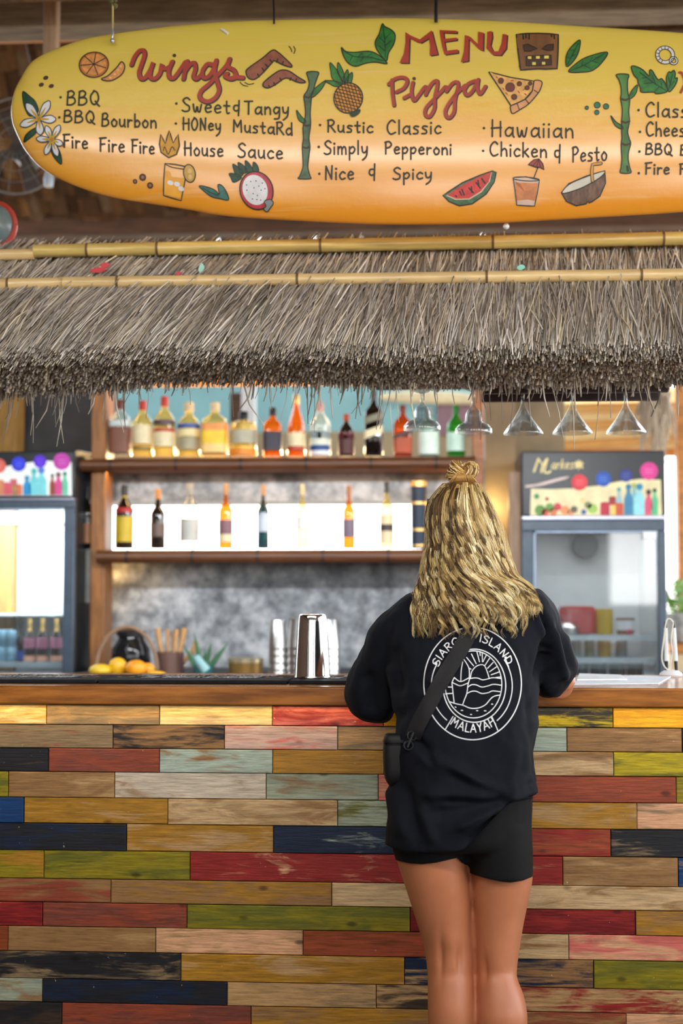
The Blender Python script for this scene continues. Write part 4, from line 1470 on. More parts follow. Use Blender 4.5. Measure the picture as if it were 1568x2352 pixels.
def f(p):
    shape(p, [(615, 112), (640, 140), (700, 175), (733, 225), (722, 310), (675, 395), (655, 470), (600, 410), (562, 350), (555, 285), (590, 210)], GRN)
    vein(p, [(622, 140), (640, 280), (645, 440)], side=(((640, 260), (690, 210)), ((642, 330), (700, 280)), ((640, 300), (595, 250)), ((644, 380), (590, 330))))
    shape(p, [(250, 345), (290, 382), (370, 390), (500, 380), (590, 420), (662, 495), (560, 482), (470, 492), (380, 520), (312, 490), (268, 420)], GRN)
    vein(p, [(262, 370), (370, 430), (500, 435), (630, 470)], side=(((400, 432), (440, 400)), ((470, 435), (520, 405)), ((350, 425), (330, 470)), ((450, 437), (420, 480))))
    p.flush('leaf_painting', board)
    p.tr = C4
    shape(p, [(810, 155), (800, 245), (765, 315), (712, 362), (706, 290), (738, 220)], GRN)
    vein(p, [(800, 180), (760, 260), (718, 345)], side=(((770, 240), (735, 235)), ((745, 285), (780, 270)), ((740, 300), (712, 290))))
    shape(p, [(725, 400), (785, 335), (870, 285), (1010, 250), (975, 325), (905, 388), (830, 403)], GRN)
    vein(p, [(735, 395), (850, 345), (990, 262)], side=(((820, 360), (830, 320)), ((880, 330), (900, 290)), ((840, 350), (880, 375)), ((900, 320), (945, 335))))
    p.flush('leaf_painting', board)
    for c, r in (((858, 668), 13), ((935, 648), 22), ((1000, 658), 20), ((932, 702), 17)):
        shape(p, ring(c, r, r, 12), flat('teal green paint', (40, 120, 88), .45), 1.6)
    p.flush('berry_painting', board)
    p.tr = CB
    shape(p, [(325, 605), (400, 602), (500, 655), (590, 745), (598, 660), (640, 668), (720, 798), (780, 788), (830, 860), (862, 980), (700, 1016), (660, 990), (480, 992), (458, 930), (425, 850), (415, 790), (360, 730)], GRN)
    vein(p, [(450, 690), (650, 840), (850, 970)], side=(((650, 845), (510, 865)), ((740, 905), (690, 970)), ((690, 870), (640, 740)), ((780, 920), (770, 830)), ((560, 770), (480, 780))))
    shape(p, [(850, 770), (888, 682), (920, 690), (960, 658), (985, 700), (980, 780), (1016, 775), (985, 880), (892, 985), (855, 880)], GRN)
    vein(p, [(940, 720), (910, 860), (880, 970)], side=(((905, 860), (880, 760)), ((905, 890), (970, 830))))
    p.flush('leaf_painting', board)
    p.tr = C5
    shape(p, [(690, 570), (760, 578), (830, 605), (870, 640), (860, 562), (900, 570), (940, 630), (952, 690), (880, 680), (800, 662), (740, 620)], flat('blue green paint', (58, 112, 104), .45, vary=.3, scale=40), 2.2)
    vein(p, [(720, 585), (800, 630), (860, 650)])


painting('leaf_painting', C3, f)


def f(p):
    for tip, b1, b2 in (((150, 485), (175, 640), (262, 690)), ((222, 485), (222, 590), (285, 680)), ((305, 550), (270, 640), (300, 690)), ((345, 575), (300, 640), (330, 690)), ((100, 650), (200, 705), (270, 690))):
        shape(p, [tip, ((tip[0] + b1[0]) / 2 - 8, (tip[1] + b1[1]) / 2), b1, b2, ((tip[0] + b2[0]) / 2 + 14, (tip[1] + b2[1]) / 2 - 14)], GRN, 2)
    el = ring((313, 808), 128, 136, 28, .3)
    shape(p, el, flat('pineapple paint', (218, 146, 50), .45, vary=.2, scale=90), 2.6, lay=3)
    for k in range(-4, 5):
        for (dx, dy) in ((.28, 1), (1, .25)):
            n = math.hypot(dx, dy)
            dx_, dy_ = dx / n, dy / n
            o = k * 28
            hl = 132 * math.sqrt(max(0, 1 - (o / 132) ** 2))
            c = (313 - dy_ * o, 808 + dx_ * o)
            if hl > 20:
                p.stroke([(c[0] - dx_ * hl, c[1] - dy_ * hl), (c[0], c[1]), (c[0] + dx_ * hl, c[1] + dy_ * hl)], 1.7, INK, 5, False)
    shape(p, [(330, 952), (350, 938), (415, 915), (412, 942), (375, 970), (345, 975)], DGRN, 2, lay=5)


painting('pineapple_painting', C3, f)


def f(p):
    tb = flat('tiki brown paint', (130, 88, 52), .5, vary=.25, scale=20, stretch=(1, 1, .15))
    shape(p, [(340, 112), (420, 104), (500, 102), (580, 104), (652, 112), (648, 240), (640, 378), (560, 382), (500, 380), (430, 384), (370, 390), (352, 250)], tb, 3.4, False)
    for a, b in (((390, 108), (392, 150)), ((410, 106), (412, 140)), ((435, 106), (434, 150)), ((620, 112), (622, 145)), ((600, 108), (602, 130)), ((362, 360), (372, 385))):
        p.stroke([a, b], 3, INK, 3, False)
    for P_ in ([(390, 198), (425, 190), (495, 226), (440, 246), (400, 246)], [(525, 226), (570, 195), (616, 190), (612, 238), (570, 240)]):
        p.fill(P_, DBRN, 3)
        p.stroke(P_, 2, INK, 4, False, True)
    p.fill([(410, 285), (596, 275), (598, 350), (412, 358)], DBRN, 3)
    p.stroke([(410, 285), (596, 275), (598, 350), (412, 358)], 2.2, INK, 4, False, True)
    tt_ = flat('tooth paint', (230, 214, 96), .5)
    for (a, b, c, d) in ((424, 286, 450, 306), (484, 284, 512, 304), (545, 280, 578, 302), (455, 330, 482, 354), (528, 328, 552, 350)):
        p.fill([(a, b), (c, b), (c, d), (a, d)], tt_, 4)


painting('tiki_mask_painting', C4, f)


def f(p):
    shape(p, [(135, 403), (300, 445), (470, 472), (455, 545), (400, 608), (300, 656)], flat('cheese paint', (232, 178, 96), .45, vary=.2, scale=60), 3, False)
    shape(p, [(470, 470), (525, 475), (520, 520), (498, 562), (430, 640), (370, 680), (312, 712), (296, 680), (304, 652), (400, 608), (455, 545)], flat('crust paint', (222, 158, 106), .45), 2.6, True)
    for x, y, r in ((225, 470, 20), (293, 518, 33), (360, 492, 17), (418, 522, 16), (322, 590, 20), (440, 490, 14)):
        shape(p, ring((x, y), r, r, 14), flat('pepperoni paint', (112, 50, 40), .45), 1.4, lay=3)
    for a, b in (((190, 440), (200, 450)), ((260, 560), (272, 570)), ((350, 545), (362, 560)), ((400, 565), (412, 575)), ((300, 470), (315, 466)), ((240, 525), (246, 535)), ((390, 540), (398, 530))):
        p.stroke([a, b], 2, RED, 3, False)
    for a, b in (((500, 560), (470, 540)), ((430, 638), (405, 605)), ((360, 682), (345, 640))):
        p.stroke([a, b], 1.8, INK, 4, False)


painting('pizza_slice_painting', C4, f)


def f(p):
    for c, ro, ri in (((1528, 124), 22, 14), ((1547, 138), 10, 5.5)):
        n = 28
        for k in range(n):
            a0, a1 = 2 * math.pi * k / n, 2 * math.pi * (k + 1) / n
            p.fill([(c[0] + r * math.cos(a), c[1] + r * math.sin(a)) for r, a in ((ri, a0), (ro, a0), (ro, a1), (ri, a1))], WHT, 1)
            if k % 2 and ro > 15 and 8 < k < 24:
                p.stroke([(c[0] + r * math.cos(a0), c[1] + r * math.sin(a0)) for r in (ri + 1, ro - 2)], 1.6, INK, 2, False)
        p.stroke(ring(c, ro, ro), 1.8, INK, 2, True, True)
        p.stroke(ring(c, ri, ri), 1.6, INK, 2, True, True)


painting('onion_ring_painting', lambda q: q, f)


def f(p):
    fl_ = [(350, 112), (372, 160), (390, 195), (408, 130), (427, 80), (445, 140), (462, 190), (485, 150), (506, 112), (517, 215), (490, 290), (420, 320), (350, 272), (337, 200)]
    p.fill(fl_, flat('flame paint', (216, 158, 44), .45, vary=.15, scale=40), 1)
    p.stroke(fl_, 3.2, flat('olive line', (84, 66, 14), .5), 2, False, True)
    p.stroke([(372, 260), (385, 225), (415, 290), (450, 225), (475, 255)], 2.4, flat('olive line', (84, 66, 14), .5), 2)


painting('flame_painting', C5, f)


def f(p):
    gl_ = [(385, 370), (480, 380), (590, 402), (555, 560), (520, 690), (440, 668), (362, 645), (372, 500)]
    p.fill([(388, 432), (430, 440), (440, 490), (575, 500), (545, 600), (525, 672), (440, 655), (370, 635), (376, 520)], flat('pale drink paint', (238, 172, 60), .45), 1)
    p.stroke(gl_, 2.6, flat('slate line', (44, 54, 56), .5), 2, False, True)
    p.stroke([(388, 375), (450, 405), (585, 425)], 2, INK, 2)
    for q in ((430, 540), (490, 552), (527, 592)):
        p.ell(q, 28, 20, WHT, 3, .3)
    shape(p, ring((605, 460), 52, 78, 20, -.15), flat('lime paint', (206, 162, 76), .45), 2.4, lay=3)
    p.ell((608, 440), 18, 20, flat('lime core paint', (226, 196, 120), .45), 5)
    p.ell((612, 492), 18, 22, flat('lime core paint', (226, 196, 120), .45), 5)
    p.flush('cocktail_painting', board)
    p.tr = C7
    gl_ = [(582, 482), (680, 476), (780, 500), (765, 590), (745, 686), (680, 684), (612, 680), (596, 570)]
    p.fill(gl_, flat('glass grey paint', (214, 186, 168), .4), 1)
    p.fill([(596, 515), (690, 520), (768, 522), (748, 650), (690, 640), (606, 648)], flat('iced tea paint', (206, 130, 78), .45, vary=.2, scale=40), 2)
    p.fill([(596, 510), (640, 530), (668, 585), (620, 545)], flat('deep tea paint', (180, 100, 40), .45), 3)
    p.stroke(gl_, 2.4, flat('slate line', (44, 54, 56), .5), 3, False, True)
    p.stroke(ring((680, 492), 98, 14, 20, .06), 2, flat('slate line', (44, 54, 56), .5), 3, True, True)
    p.stroke([(770, 400), (735, 490)], 2.6, INK, 4, False)
    shape(p, [(695, 386), (735, 352), (775, 344), (803, 380), (815, 425), (785, 406), (757, 406), (728, 396)], flat('umbrella paint', (160, 58, 58), .45), 2.2, False, lay=5)
    for a in ((728, 396), (757, 406), (785, 406)):
        p.stroke([(773, 348), a], 1.4, INK, 7, False)


painting('cocktail_painting', C5, f)


def f(p):
    for tip, b1, b2 in (((965, 462), (1005, 540), (1075, 500)), ((998, 380), (1030, 490), (1090, 470)), ((1046, 365), (1070, 460), (1130, 450)), ((1112, 348), (1120, 450), (1178, 450)), ((1186, 362), (1180, 440), (1230, 445))):
        shape(p, [tip, ((tip[0] + b1[0]) / 2 - 6, (tip[1] + b1[1]) / 2), b1, b2, ((tip[0] + b2[0]) / 2 + 10, (tip[1] + b2[1]) / 2 - 12)], DGRN, 2)
    shape(p, ring((1208, 610), 148, 164, 28, -.35), flat('pitaya skin paint', (188, 62, 76), .45, vary=.2, scale=40), 2.8, lay=3)
    p.ell((1196, 606), 112, 132, WHT, 5, -.35)
    for q in ((1120, 565), (1158, 535), (1205, 530), (1262, 548), (1230, 575), (1285, 598), (1122, 610), (1250, 610), (1185, 590), (1178, 640), (1215, 655), (1170, 685), (1210, 690), (1245, 695)):
        p.dot(q, 1.4, INK, 6)
    shape(p, [(1278, 705), (1330, 690), (1358, 720), (1330, 760), (1298, 792), (1268, 770), (1290, 745)], flat('grey leaf paint', (140, 148, 150), .4), 2, lay=6)


painting('dragon_fruit_painting', C5, f)


def f(p):
    shape(p, [(55, 612), (200, 520), (330, 466), (425, 433), (455, 445), (440, 515), (380, 602), (275, 672), (180, 686), (100, 655)], flat('rind paint', (70, 108, 74), .45, vary=.3, scale=60), 2.8, False)
    p.fill([(78, 614), (208, 535), (330, 480), (422, 442), (408, 510), (345, 590), (255, 642), (150, 645)], flat('pale rind paint', (214, 190, 160), .45), 3)
    p.fill([(88, 610), (210, 532), (330, 477), (420, 440), (398, 515), (335, 585), (250, 634), (155, 636)], flat('melon paint', (204, 56, 52), .45, vary=.2, scale=50), 4)
    for a, b in (((198, 570), (215, 610)), ((250, 560), (285, 595)), ((305, 520), (335, 560)), ((345, 490), (372, 525)), ((180, 585), (195, 610)), ((268, 550), (272, 590)), ((318, 505), (325, 545)), ((150, 615), (158, 622))):
        p.stroke([a, b], 3.4, INK, 5, False)


painting('watermelon_painting', C7, f)


def f(p):
    cb_ = flat('coconut husk paint', (112, 84, 70), .5, vary=.35, scale=90, stretch=(1, 1, .3))
    shape(p, [(945, 590), (1000, 525), (1130, 470), (1270, 430), (1277, 520), (1235, 615), (1175, 655), (1155, 662), (1145, 650), (1135, 668), (1060, 682), (985, 652)], cb_, 2.8, False)
    shape(p, [(950, 588), (1005, 530), (1130, 476), (1266, 434), (1232, 482), (1105, 552), (985, 592)], flat('coconut flesh paint', (208, 204, 188), .4), 2.2, lay=3)
    p.stroke([(1178, 508), (1172, 440), (1178, 385), (1240, 376)], 8, INK, 5, False)
    p.stroke([(1178, 505), (1172, 440), (1178, 385), (1238, 376)], 5.2, flat('straw paint', (206, 150, 68), .45), 6, False)


painting('coconut_painting', C7, f)

# cords that hold the board
def cord(label, px, py, top, r, m):
    a = on_board(px, py, 0)
    o = tag(Geo().tube([a + Vector((0, -.012, -.004)), a + Vector((.0, -.014, .03)), W(top[0], top[1], 4.0), W(top[0] + 2, -260, 4.02)], r, 8).build('hanging_cord', m), label, 'cord', 'cords holding up the surfboard')
    return o


cord('pale knotted cord tied near the surfboard nose', 258, 92, (259, 5), .0028, flat('sisal', (196, 176, 110), .7))
cord('thin dark cord left of centre above the surfboard', 628, 48, (628, 0), .003, M['black'])
cord('thicker dark cord right of centre above the heading', 1001, 44, (1001, 0), .005, M['black'])
g = Geo()
c = W(258, 94, 3.955)
g.lathe([(.0035, 0), (.006, .004), (.006, .010), (.003, .014)], (c.x, c.y, c.z - .006), 12)
g.tube([c + Vector((0, -.004, .006)), c + Vector((.003, -.006, .02)), c + Vector((0, -.002, .034))], .0032, 8)
g.build('eyelet', M['silver'], board)
c = W(259, 4, 4.0)
g = Geo()
for k in range(5):
    g.sphere(c + Vector((.006 * math.cos(k * 2), .006 * math.sin(k * 2), .006 * k - .012)), .009, 10, 6)
tag(g.build('cord_knot', flat('olive rope', (96, 92, 50), .8)), 'knotted olive rope lump above the surfboard nose', 'knot')
g = Geo().tube([on_board(506, 62, 1), on_board(512, 66, 6), on_board(522, 74, 1)], .004, 8)
tag(g.build('tape_scrap', M['white']), 'small white tape scrap stuck near the surfboard upper edge', 'tape')
c = W(1162, 520, 4.02)
tag(Geo().sphere(c, .009, 14, 8).build('plug', M['white']), 'small white plug under the surfboard bottom edge', 'plug')

# ================================================================== BACK BAR
def pole(name, label, cat, pa, pb, Ya, Yb, r, nodes_t, m, group=None):
    a, b = W(*pa, Ya), W(*pb, Yb)
    o = thing(name, label, cat, (a + b) / 2, group)
    return a, b, o


YS = 6.0
# shelves: boards with dark bamboo facing
for (y0, y1, x0, x1, lab) in ((1050, 1079, 183, 1092, 'upper wooden bottle shelf with dark bamboo facing'), (1262, 1293, 222, 1092, 'lower wooden bottle shelf with dark bamboo facing')):
    za, zb = Z(y1, YS), Z(y0, YS)
    sh = thing('bottle_shelf', lab, 'shelf', (X((x0 + x1) / 2, YS), 6.12, za), group='shelves of the back bar')
    Geo().box((X(x0, YS) + .004, YS + .028, za + .012), (X(x1, YS), YW - .002, zb)).build('board', M['wood'], sh, bevel=.003)
    r = (zb - za) / 2
    zc = (za + zb) / 2
    g = Geo().tube([(X(x0, YS), YS, zc), (X(x1, YS), YS, zc)], r, 16)
    g.build('bamboo_facing', M['bamboodark'], sh)
    for px in np.arange(x0 + 70, x1 - 20, 150):
        Geo().tube([(X(px, YS) - .004, YS, zc), (X(px, YS) + .004, YS, zc)], r * 1.08, 16).build('joint', M['black'], sh)
g = Geo().tube([W(178, 1041, 5.92), W(212, 1047, 6.1)], .012, 12)
tag(g.build('bamboo_peg', M['bamboo']), 'pale bamboo peg end sticking out left of the upper shelf', 'bamboo peg')
g = Geo().tube([W(250, 879, 6.12), W(840, 873, 6.12)], .022, 14)
tag(g.build('bamboo_rail', M['orangewood']), 'orange lit bamboo rail just under the thatch fringe', 'bamboo rail')
g = Geo().box((X(196, 6.1), 6.1, Z(1385, 6.1)), (X(214, 6.1), 6.13, Z(1262, 6.1)))
tag(g.build('paper_strip', flat('grey card', (170, 168, 160), .7), bevel=.002), 'narrow pale strip hanging on the post left of the shelves', 'paper strip')
# cream board in the room behind
g = Geo()
a, b = W(872, 912, 8.36), W(1105, 918, 8.36)
g.tube([a, a.lerp(b, .3) + Vector((0, 0, .004)), a.lerp(b, .7) + Vector((0, 0, .004)), b], [.02, .04, .04, .03], 12)
tag(g.build('cream_board', flat('cream board', (246, 232, 190), .4)), 'cream board glimpsed under the thatch behind the hanging glasses', 'board')
g = Geo().box((X(1005, 8.42), 8.42, Z(1000, 8.42)), (X(1112, 8.42), 8.45, Z(925, 8.42)))
tag(g.build('mauve_panel', flat('mauve panel', (150, 118, 132), .6), smooth=False), 'mauve panel behind the green bottle on the top shelf', 'panel')

# lamps of the back bar: warm strips under and behind the shelves
lamp('shelf_led', 'AREA', (X(640, 6.1), 6.07, Z(1080, 6.07) - .004), 2.5, WARM, (0, 0, 0), (1.6, .02))
lamp('shelf_led', 'AREA', (X(560, 6.27), 6.275, Z(1052, 6.27) + .02), 7, (1, .74, .36), (math.radians(-115), 0, 0), (1.25, .02))
lamp('wall_spot', 'POINT', W(246, 1318, 6.2), 1.6, (1, .66, .25), size=(.02,))
lamp('pillar_spot', 'POINT', W(1128, 1160, 6.25), 2.0, (1, .7, .3), size=(.02,))
# added neutral fill light hidden behind the awning, brightens the back wall
lamp('awning_fill', 'AREA', (X(640, 4.45), 4.45, 2.03), 28, (.94, .97, 1), (math.radians(68), 0, 0), (2.6, .05))
lamp('rail_spot', 'AREA', (X(600, 6.0), 6.02, Z(868, 6.0)), 1.5, WARM, (math.radians(160), 0, 0), (.9, .03))

# ------------------------------------------------------------------ bottles
def G(key, tint, **kw):
    if key not in M:
        M[key] = glass(key, tint, **kw)
    return M[key]


CLR = G('clear_bottle', (.95, .96, .92), diff=.10, refl=.14)
YEL = G('tequila_glass', (.98, .90, .55), diff=.22, refl=.14, dcol=lin(250, 226, 140))
AMB = G('amber_glass', (.95, .50, .12), diff=.35, refl=.12, dcol=lin(226, 120, 30))
ORG = G('orange_glass', (.95, .36, .10), diff=.40, refl=.12, dcol=lin(206, 80, 22))
GRNG = G('green_glass', (.25, .85, .30), diff=.45, refl=.12, dcol=lin(30, 170, 50))
PAL = G('pale_green_glass', (.86, .97, .90), diff=.35, refl=.14, dcol=lin(205, 238, 218))
DRK = G('dark_glass', (.10, .08, .07), diff=.5, refl=.14, dcol=lin(30, 26, 24))
TEAL = G('teal_glass', (.10, .22, .24), diff=.5, refl=.14, dcol=lin(14, 52, 62))
PR = {
    'round': [(0, .0), (.92, 0), (1, .02), (1, .58), (.97, .62), (.6, .72), (.34, .78), (.30, .9)],
    'slim': [(0, 0), (.92, 0), (1, .02), (1, .55), (.95, .6), (.5, .70), (.34, .76), (.30, .9)],
    'square': [(0, 0), (.95, 0), (1, .015), (1, .62), (.92, .68), (.45, .76), (.32, .80), (.3, .9)],
    'short': [(0, 0), (.95, 0), (1, .02), (1, .68), (.9, .76), (.36, .80), (.30, .83), (.30, .88)],
    'tall': [(0, 0), (.95, 0), (1, .015), (1, .40), (.9, .52), (.55, .68), (.34, .80), (.30, .92)],
}


def bottle(label, cx, top, base, w, Y, style, gm, labels, cap, group, rot=0, name='bottle', capr=.36):
    c = W(cx, base, Y)
    h = (base - top) * Y / F
    r = w / 2 * Y / F
    o = thing(name, label, 'bottle', c, group)
    sq = 5.0 if style in ('square',) else 2.0
    pr = PR[style]
    htop = pr[-1][1]
    g = Geo().lathe([(max(a, .02) * r, b * h) for a, b in pr], c, 20, sq=sq)
    g.build('glass', gm, o)
    g = Geo().lathe([(capr * r, (htop - .07) * h), (capr * r, .985 * h), (capr * r * .9, h)], c, 16)
    g.build('cap', cap, o)
    for k, (z0, z1, m) in enumerate(labels):
        rad = lambda t: np.interp(t, [q[1] for q in pr], [q[0] for q in pr])
        g = Geo()
        tilt = 0
        if isinstance(m, tuple):
            m, tilt = m
        seg = 20
        n = 5
        rg = []
        for i in range(n):
            t = z0 + (z1 - z0) * i / (n - 1)
            ring_ = []
            for q in range(seg):
                a = 2 * math.pi * (q + .5) / seg
                ca, sa = math.cos(a), math.sin(a)
                rr = float(rad(t)) * r * 1.02
                x = math.copysign(abs(ca) ** (2 / sq), ca) * rr
                y = math.copysign(abs(sa) ** (2 / sq), sa) * rr
                ring_.append(c + Vector((x, y, t * h + tilt * x)))
            rg.append(ring_)
        g.rings(rg[::-1], caps=False)
        g.build('label', m, o)
    return o


K = lambda n, *rgb: flat(n, rgb, .5)
cream, redc, gold, blk = K('cream label', 236, 222, 180), K('red cap', 190, 60, 44), M['gold'], M['black']
TG, LG = 'bottles on the upper shelf', 'bottles on the lower shelf'
B1, Y1 = 1049, 6.09
bottle('silver topped bottle with brown label, first on the upper shelf', 276, 915, B1, 48, Y1, 'square', CLR, [(.06, .5, K('brown label', 120, 72, 50)), (.52, .62, K('silver label', 205, 215, 215))], K('maroon cap', 110, 50, 44), TG)
bottle('pale yellow bottle with cream label and orange red cap, second on the upper shelf', 327, 918, B1, 48, Y1, 'round', YEL, [(.22, .55, cream), (.12, .16, K('olive band', 120, 110, 60))], redc, TG)
bottle('pale yellow bottle with dark crest and red lower band, third on the upper shelf', 377, 908, B1, 50, Y1, 'round', YEL, [(.16, .4, cream), (.40, .46, K('red band', 190, 70, 50)), (.52, .60, K('dark crest', 92, 70, 80))], redc, TG)
bottle('clear bottle with blue shoulder band and cork stopper on the upper shelf', 433, 922, B1, 52, Y1, 'round', YEL, [(.12, .34, K('grey label', 168, 160, 130)), (.36, .5, K('wheat label', 236, 220, 160)), (.52, .59, K('blue band', 50, 84, 170))], K('cork', 222, 196, 150), TG, capr=.44)
bottle('wide bottle with orange and yellow label on the upper shelf', 493, 922, B1, 58, Y1, 'square', YEL, [(.06, .22, K('pale orange label', 246, 206, 130)), (.22, .46, K('yellow label', 244, 204, 50)), (.46, .6, K('orange label', 240, 156, 80))], K('cork', 222, 196, 150), TG)
bottle('squat square decanter with silver label and black stopper on the upper shelf', 559, 944, B1, 62, Y1, 'short', YEL, [(.28, .58, K('silver grey label', 176, 172, 150)), (.02, .16, K('amber base', 236, 140, 40))], blk, TG)
bottle('amber whiskey bottle with black label and black cap on the upper shelf', 626, 935, B1, 42, Y1, 'square', AMB, [(.12, .5, K('black label', 44, 36, 52))], blk, TG, capr=.42)
bottle('tall amber bottle with cream label and gold neck on the upper shelf', 680, 905, B1, 42, Y1, 'tall', AMB, [(.16, .38, cream), (.10, .15, K('red band', 190, 70, 50))], gold, TG)
bottle('clear white bottle with blue label on the upper shelf', 735, 922, B1, 48, Y1, 'round', CLR, [(.02, .1, M['white']), (.10, .2, K('navy band', 20, 70, 130)), (.2, .46, K('ice label', 224, 230, 214)), (.32, .45, K('blue emblem', 120, 150, 180))], K('pink cap', 200, 150, 140), TG)
bottle('dark maroon bottle with red cap on the upper shelf', 795, 950, B1, 38, Y1, 'round', DRK, [(.05, .5, K('maroon label', 78, 28, 26)), (.4, .55, K('crimson label', 110, 24, 34))], K('rust cap', 172, 72, 34), TG)
bottle('tall black square bottle with slanted cream label on the upper shelf', 858, 895, B1, 42, Y1, 'square', DRK, [(.30, .42, (cream, .35)), (.52, .62, (K('grey slant label', 130, 126, 104), .35))], blk, TG)
bottle('orange red square bottle with dark slanted band on the upper shelf', 925, 930, B1, 42, Y1, 'square', ORG, [(.06, .36, K('rust label', 176, 72, 30)), (.38, .46, (K('charcoal slant', 60, 42, 36), .35))], K('dark red cap', 120, 40, 28), TG)
bottle('pale green clear bottle below the first hanging glass', 984, 935, B1, 48, Y1, 'round', PAL, [(.04, .5, K('pale label', 222, 240, 228))], K('grey cap', 150, 150, 148), TG)
bottle('bright green bottle with pale label at the right end of the upper shelf', 1047, 930, B1, 42, Y1, 'round', GRNG, [(.1, .46, K('mint label', 200, 230, 214))], K('green cap', 30, 120, 40), TG)
B2 = 1260
bottle('black bottle with yellow label and red top label, first on the lower shelf', 285, 1112, B2, 42, Y1, 'round', DRK, [(.10, .5, K('mustard label', 206, 178, 40)), (.56, .64, K('scarlet label', 170, 40, 40)), (.8, .86, K('gold ring', 196, 168, 60))], blk, LG)
bottle('dark brown bottle with orange cap on the lower shelf', 362, 1122, B2, 34, Y1, 'slim', DRK, [(.2, .42, K('grey brown label', 110, 88, 80))], K('orange cap', 196, 130, 60), LG)
bottle('clear bottle with white label, third on the lower shelf', 435, 1110, B2, 44, Y1, 'round', CLR, [(.12, .46, K('soft white label', 196, 196, 190))], K('grey cap', 150, 150, 148), LG)
bottle('amber bottle with tan and purple label on the lower shelf', 518, 1110, B2, 32, Y1, 'slim', AMB, [(.1, .22, cream), (.22, .44, K('plum label', 132, 96, 104))], K('tan cap', 176, 132, 84), LG)
bottle('slim teal black bottle with white label on the lower shelf', 604, 1112, B2, 27, Y1, 'slim', TEAL, [(.26, .54, K('pale blue label', 196, 208, 226))], K('tan cap', 176, 132, 84), LG)
bottle('clear yellowish bottle with white label on the lower shelf', 694, 1112, B2, 28, Y1, 'slim', YEL, [(.3, .5, M['white'])], K('beige cap', 204, 186, 150), LG)
bottle('amber bottle with grey purple label and tall brown neck on the lower shelf', 801, 1114, B2, 28, Y1, 'slim', AMB, [(.18, .46, K('grey purple label', 120, 106, 124))], K('brown cap', 150, 96, 54), LG)
bottle('clear bottle with dark band and black cap near the right of the lower shelf', 888, 1106, B2, 31, Y1, 'slim', YEL, [(.08, .26, cream), (.26, .36, K('black band', 60, 50, 46)), (.36, .5, cream)], blk, LG)
bottle('dark bottle with orange label standing left of the shelf post', 200, 1120, 1262, 30, Y1, 'round', DRK, [(.1, .42, K('burnt label', 140, 92, 50))], blk, LG)
# tube canister
c = W(962, B2, Y1)
r, h = 18 * Y1 / F, 153 * Y1 / F
cn = thing('gift_tube', 'tall dark blue gift tube with gold bands at the end of the lower shelf', 'canister', c)
Geo().lathe([(r, 0), (r, h)], c, 24).build('tube', K('midnight tube', 22, 40, 66), cn)
for z0, z1 in ((.03, .06), (.26, .30), (.66, .70), (.93, 1.01)):
    Geo().lathe([(r * 1.03, z0 * h), (r * 1.03, z1 * h)], c, 24).build('band', gold, cn)

# ------------------------------------------------------------------ back work top and what stands on it
YK = 5.6
zk = Z(1554, YK)
kb = thing('back_counter', 'dark back counter against the concrete wall, hidden below the bar top', 'counter', (X(680, 5.8), 5.8, 0))
Geo().box((X(176, 5.8), 5.36, zk - .04), (X(1170, 5.8), YW - .002, zk)).build('worktop', M['charcoal'], kb, bevel=.004)
Geo().box((X(176, 5.8) + .02, 5.42, 0), (X(1170, 5.8) - .02, YW - .01, zk - .04)).build('cabinet', M['darkwood'], kb)


def onk(px, Y=YK):
    return Vector((X(px, Y), Y, zk))


k = YK / F
# fruit
fm = [flat('mango skin', (232, 176, 30), .4, vary=.2, scale=12), flat('ripe mango skin', (240, 152, 24), .4, vary=.2, scale=12), flat('lemon skin', (214, 178, 40), .4, vary=.15, scale=12)]
for (px, py, rx, rz_, m, lab, d) in ((232, 1536, 27, 15, 2, 'dull yellow mango at the left end of the fruit pile', 0), (272, 1530, 22, 22, 0, 'upright yellow mango beside the black pot', .02), (314, 1532, 25, 20, 1, 'orange yellow mango in the middle of the fruit', -.02),
                                     (340, 1536, 18, 16, 1, 'deep orange mango right of the orange yellow one', .03), (360, 1545, 24, 8, 0, 'flat yellow mango slice at the right end of the fruit', -.05)):
    Yf = YK - .1 + d
    zc = zk + rz_ * k
    g = Geo().sphere((X(px, Yf), Yf, zc), (rx * k, rx * k * .8, rz_ * k), 16, 10)
    fo = thing('mango', lab, 'fruit', (X(px, Yf), Yf, zk), 'fruit on the back counter')
    g.build('flesh', fm[m], fo)
    Geo().tube([(X(px, Yf) - rx * k * .8, Yf, zc + rz_ * k * .35), (X(px, Yf) - rx * k * 1.0, Yf, zc + rz_ * k * .5)], .004, 6).build('stem', M['darkwood'], fo)
# hoop handle basket
bk = thing('wicker_basket', 'low wicker basket with thin arched handle around the fruit', 'basket', onk(285))
c = onk(285)
R = 72 * k
Geo().tube([c + Vector((math.cos(a) * R, .06, .02 + math.sin(a) * 100 * k)) for a in np.linspace(0, math.pi, 28)], .008, 8).build('handle', flat('wicker', (146, 118, 94), .7), bk)
Geo().lathe([(R * .9, 0), (R, .02), (R * .97, .02), (R * .85, .006)], c + Vector((0, .02, 0)), 28, sy=.8).build('tray', flat('wicker', (146, 118, 94), .7), bk)
# black pot
c = onk(302, 5.85)
pt = thing('black_pot', 'glossy black lidded pot behind the fruit', 'pot', c)
Geo().lathe([(.03, 0), (.072, .004), (.082, .05), (.078, .10), (.055, .135), (.052, .15)], c, 28).build('body', mat('black_enamel', (.012, .012, .014), .12), pt)
Geo().lathe([(.060, .15), (.062, .17), (.03, .178), (.012, .18)], c, 24).build('lid', M['black'], pt)
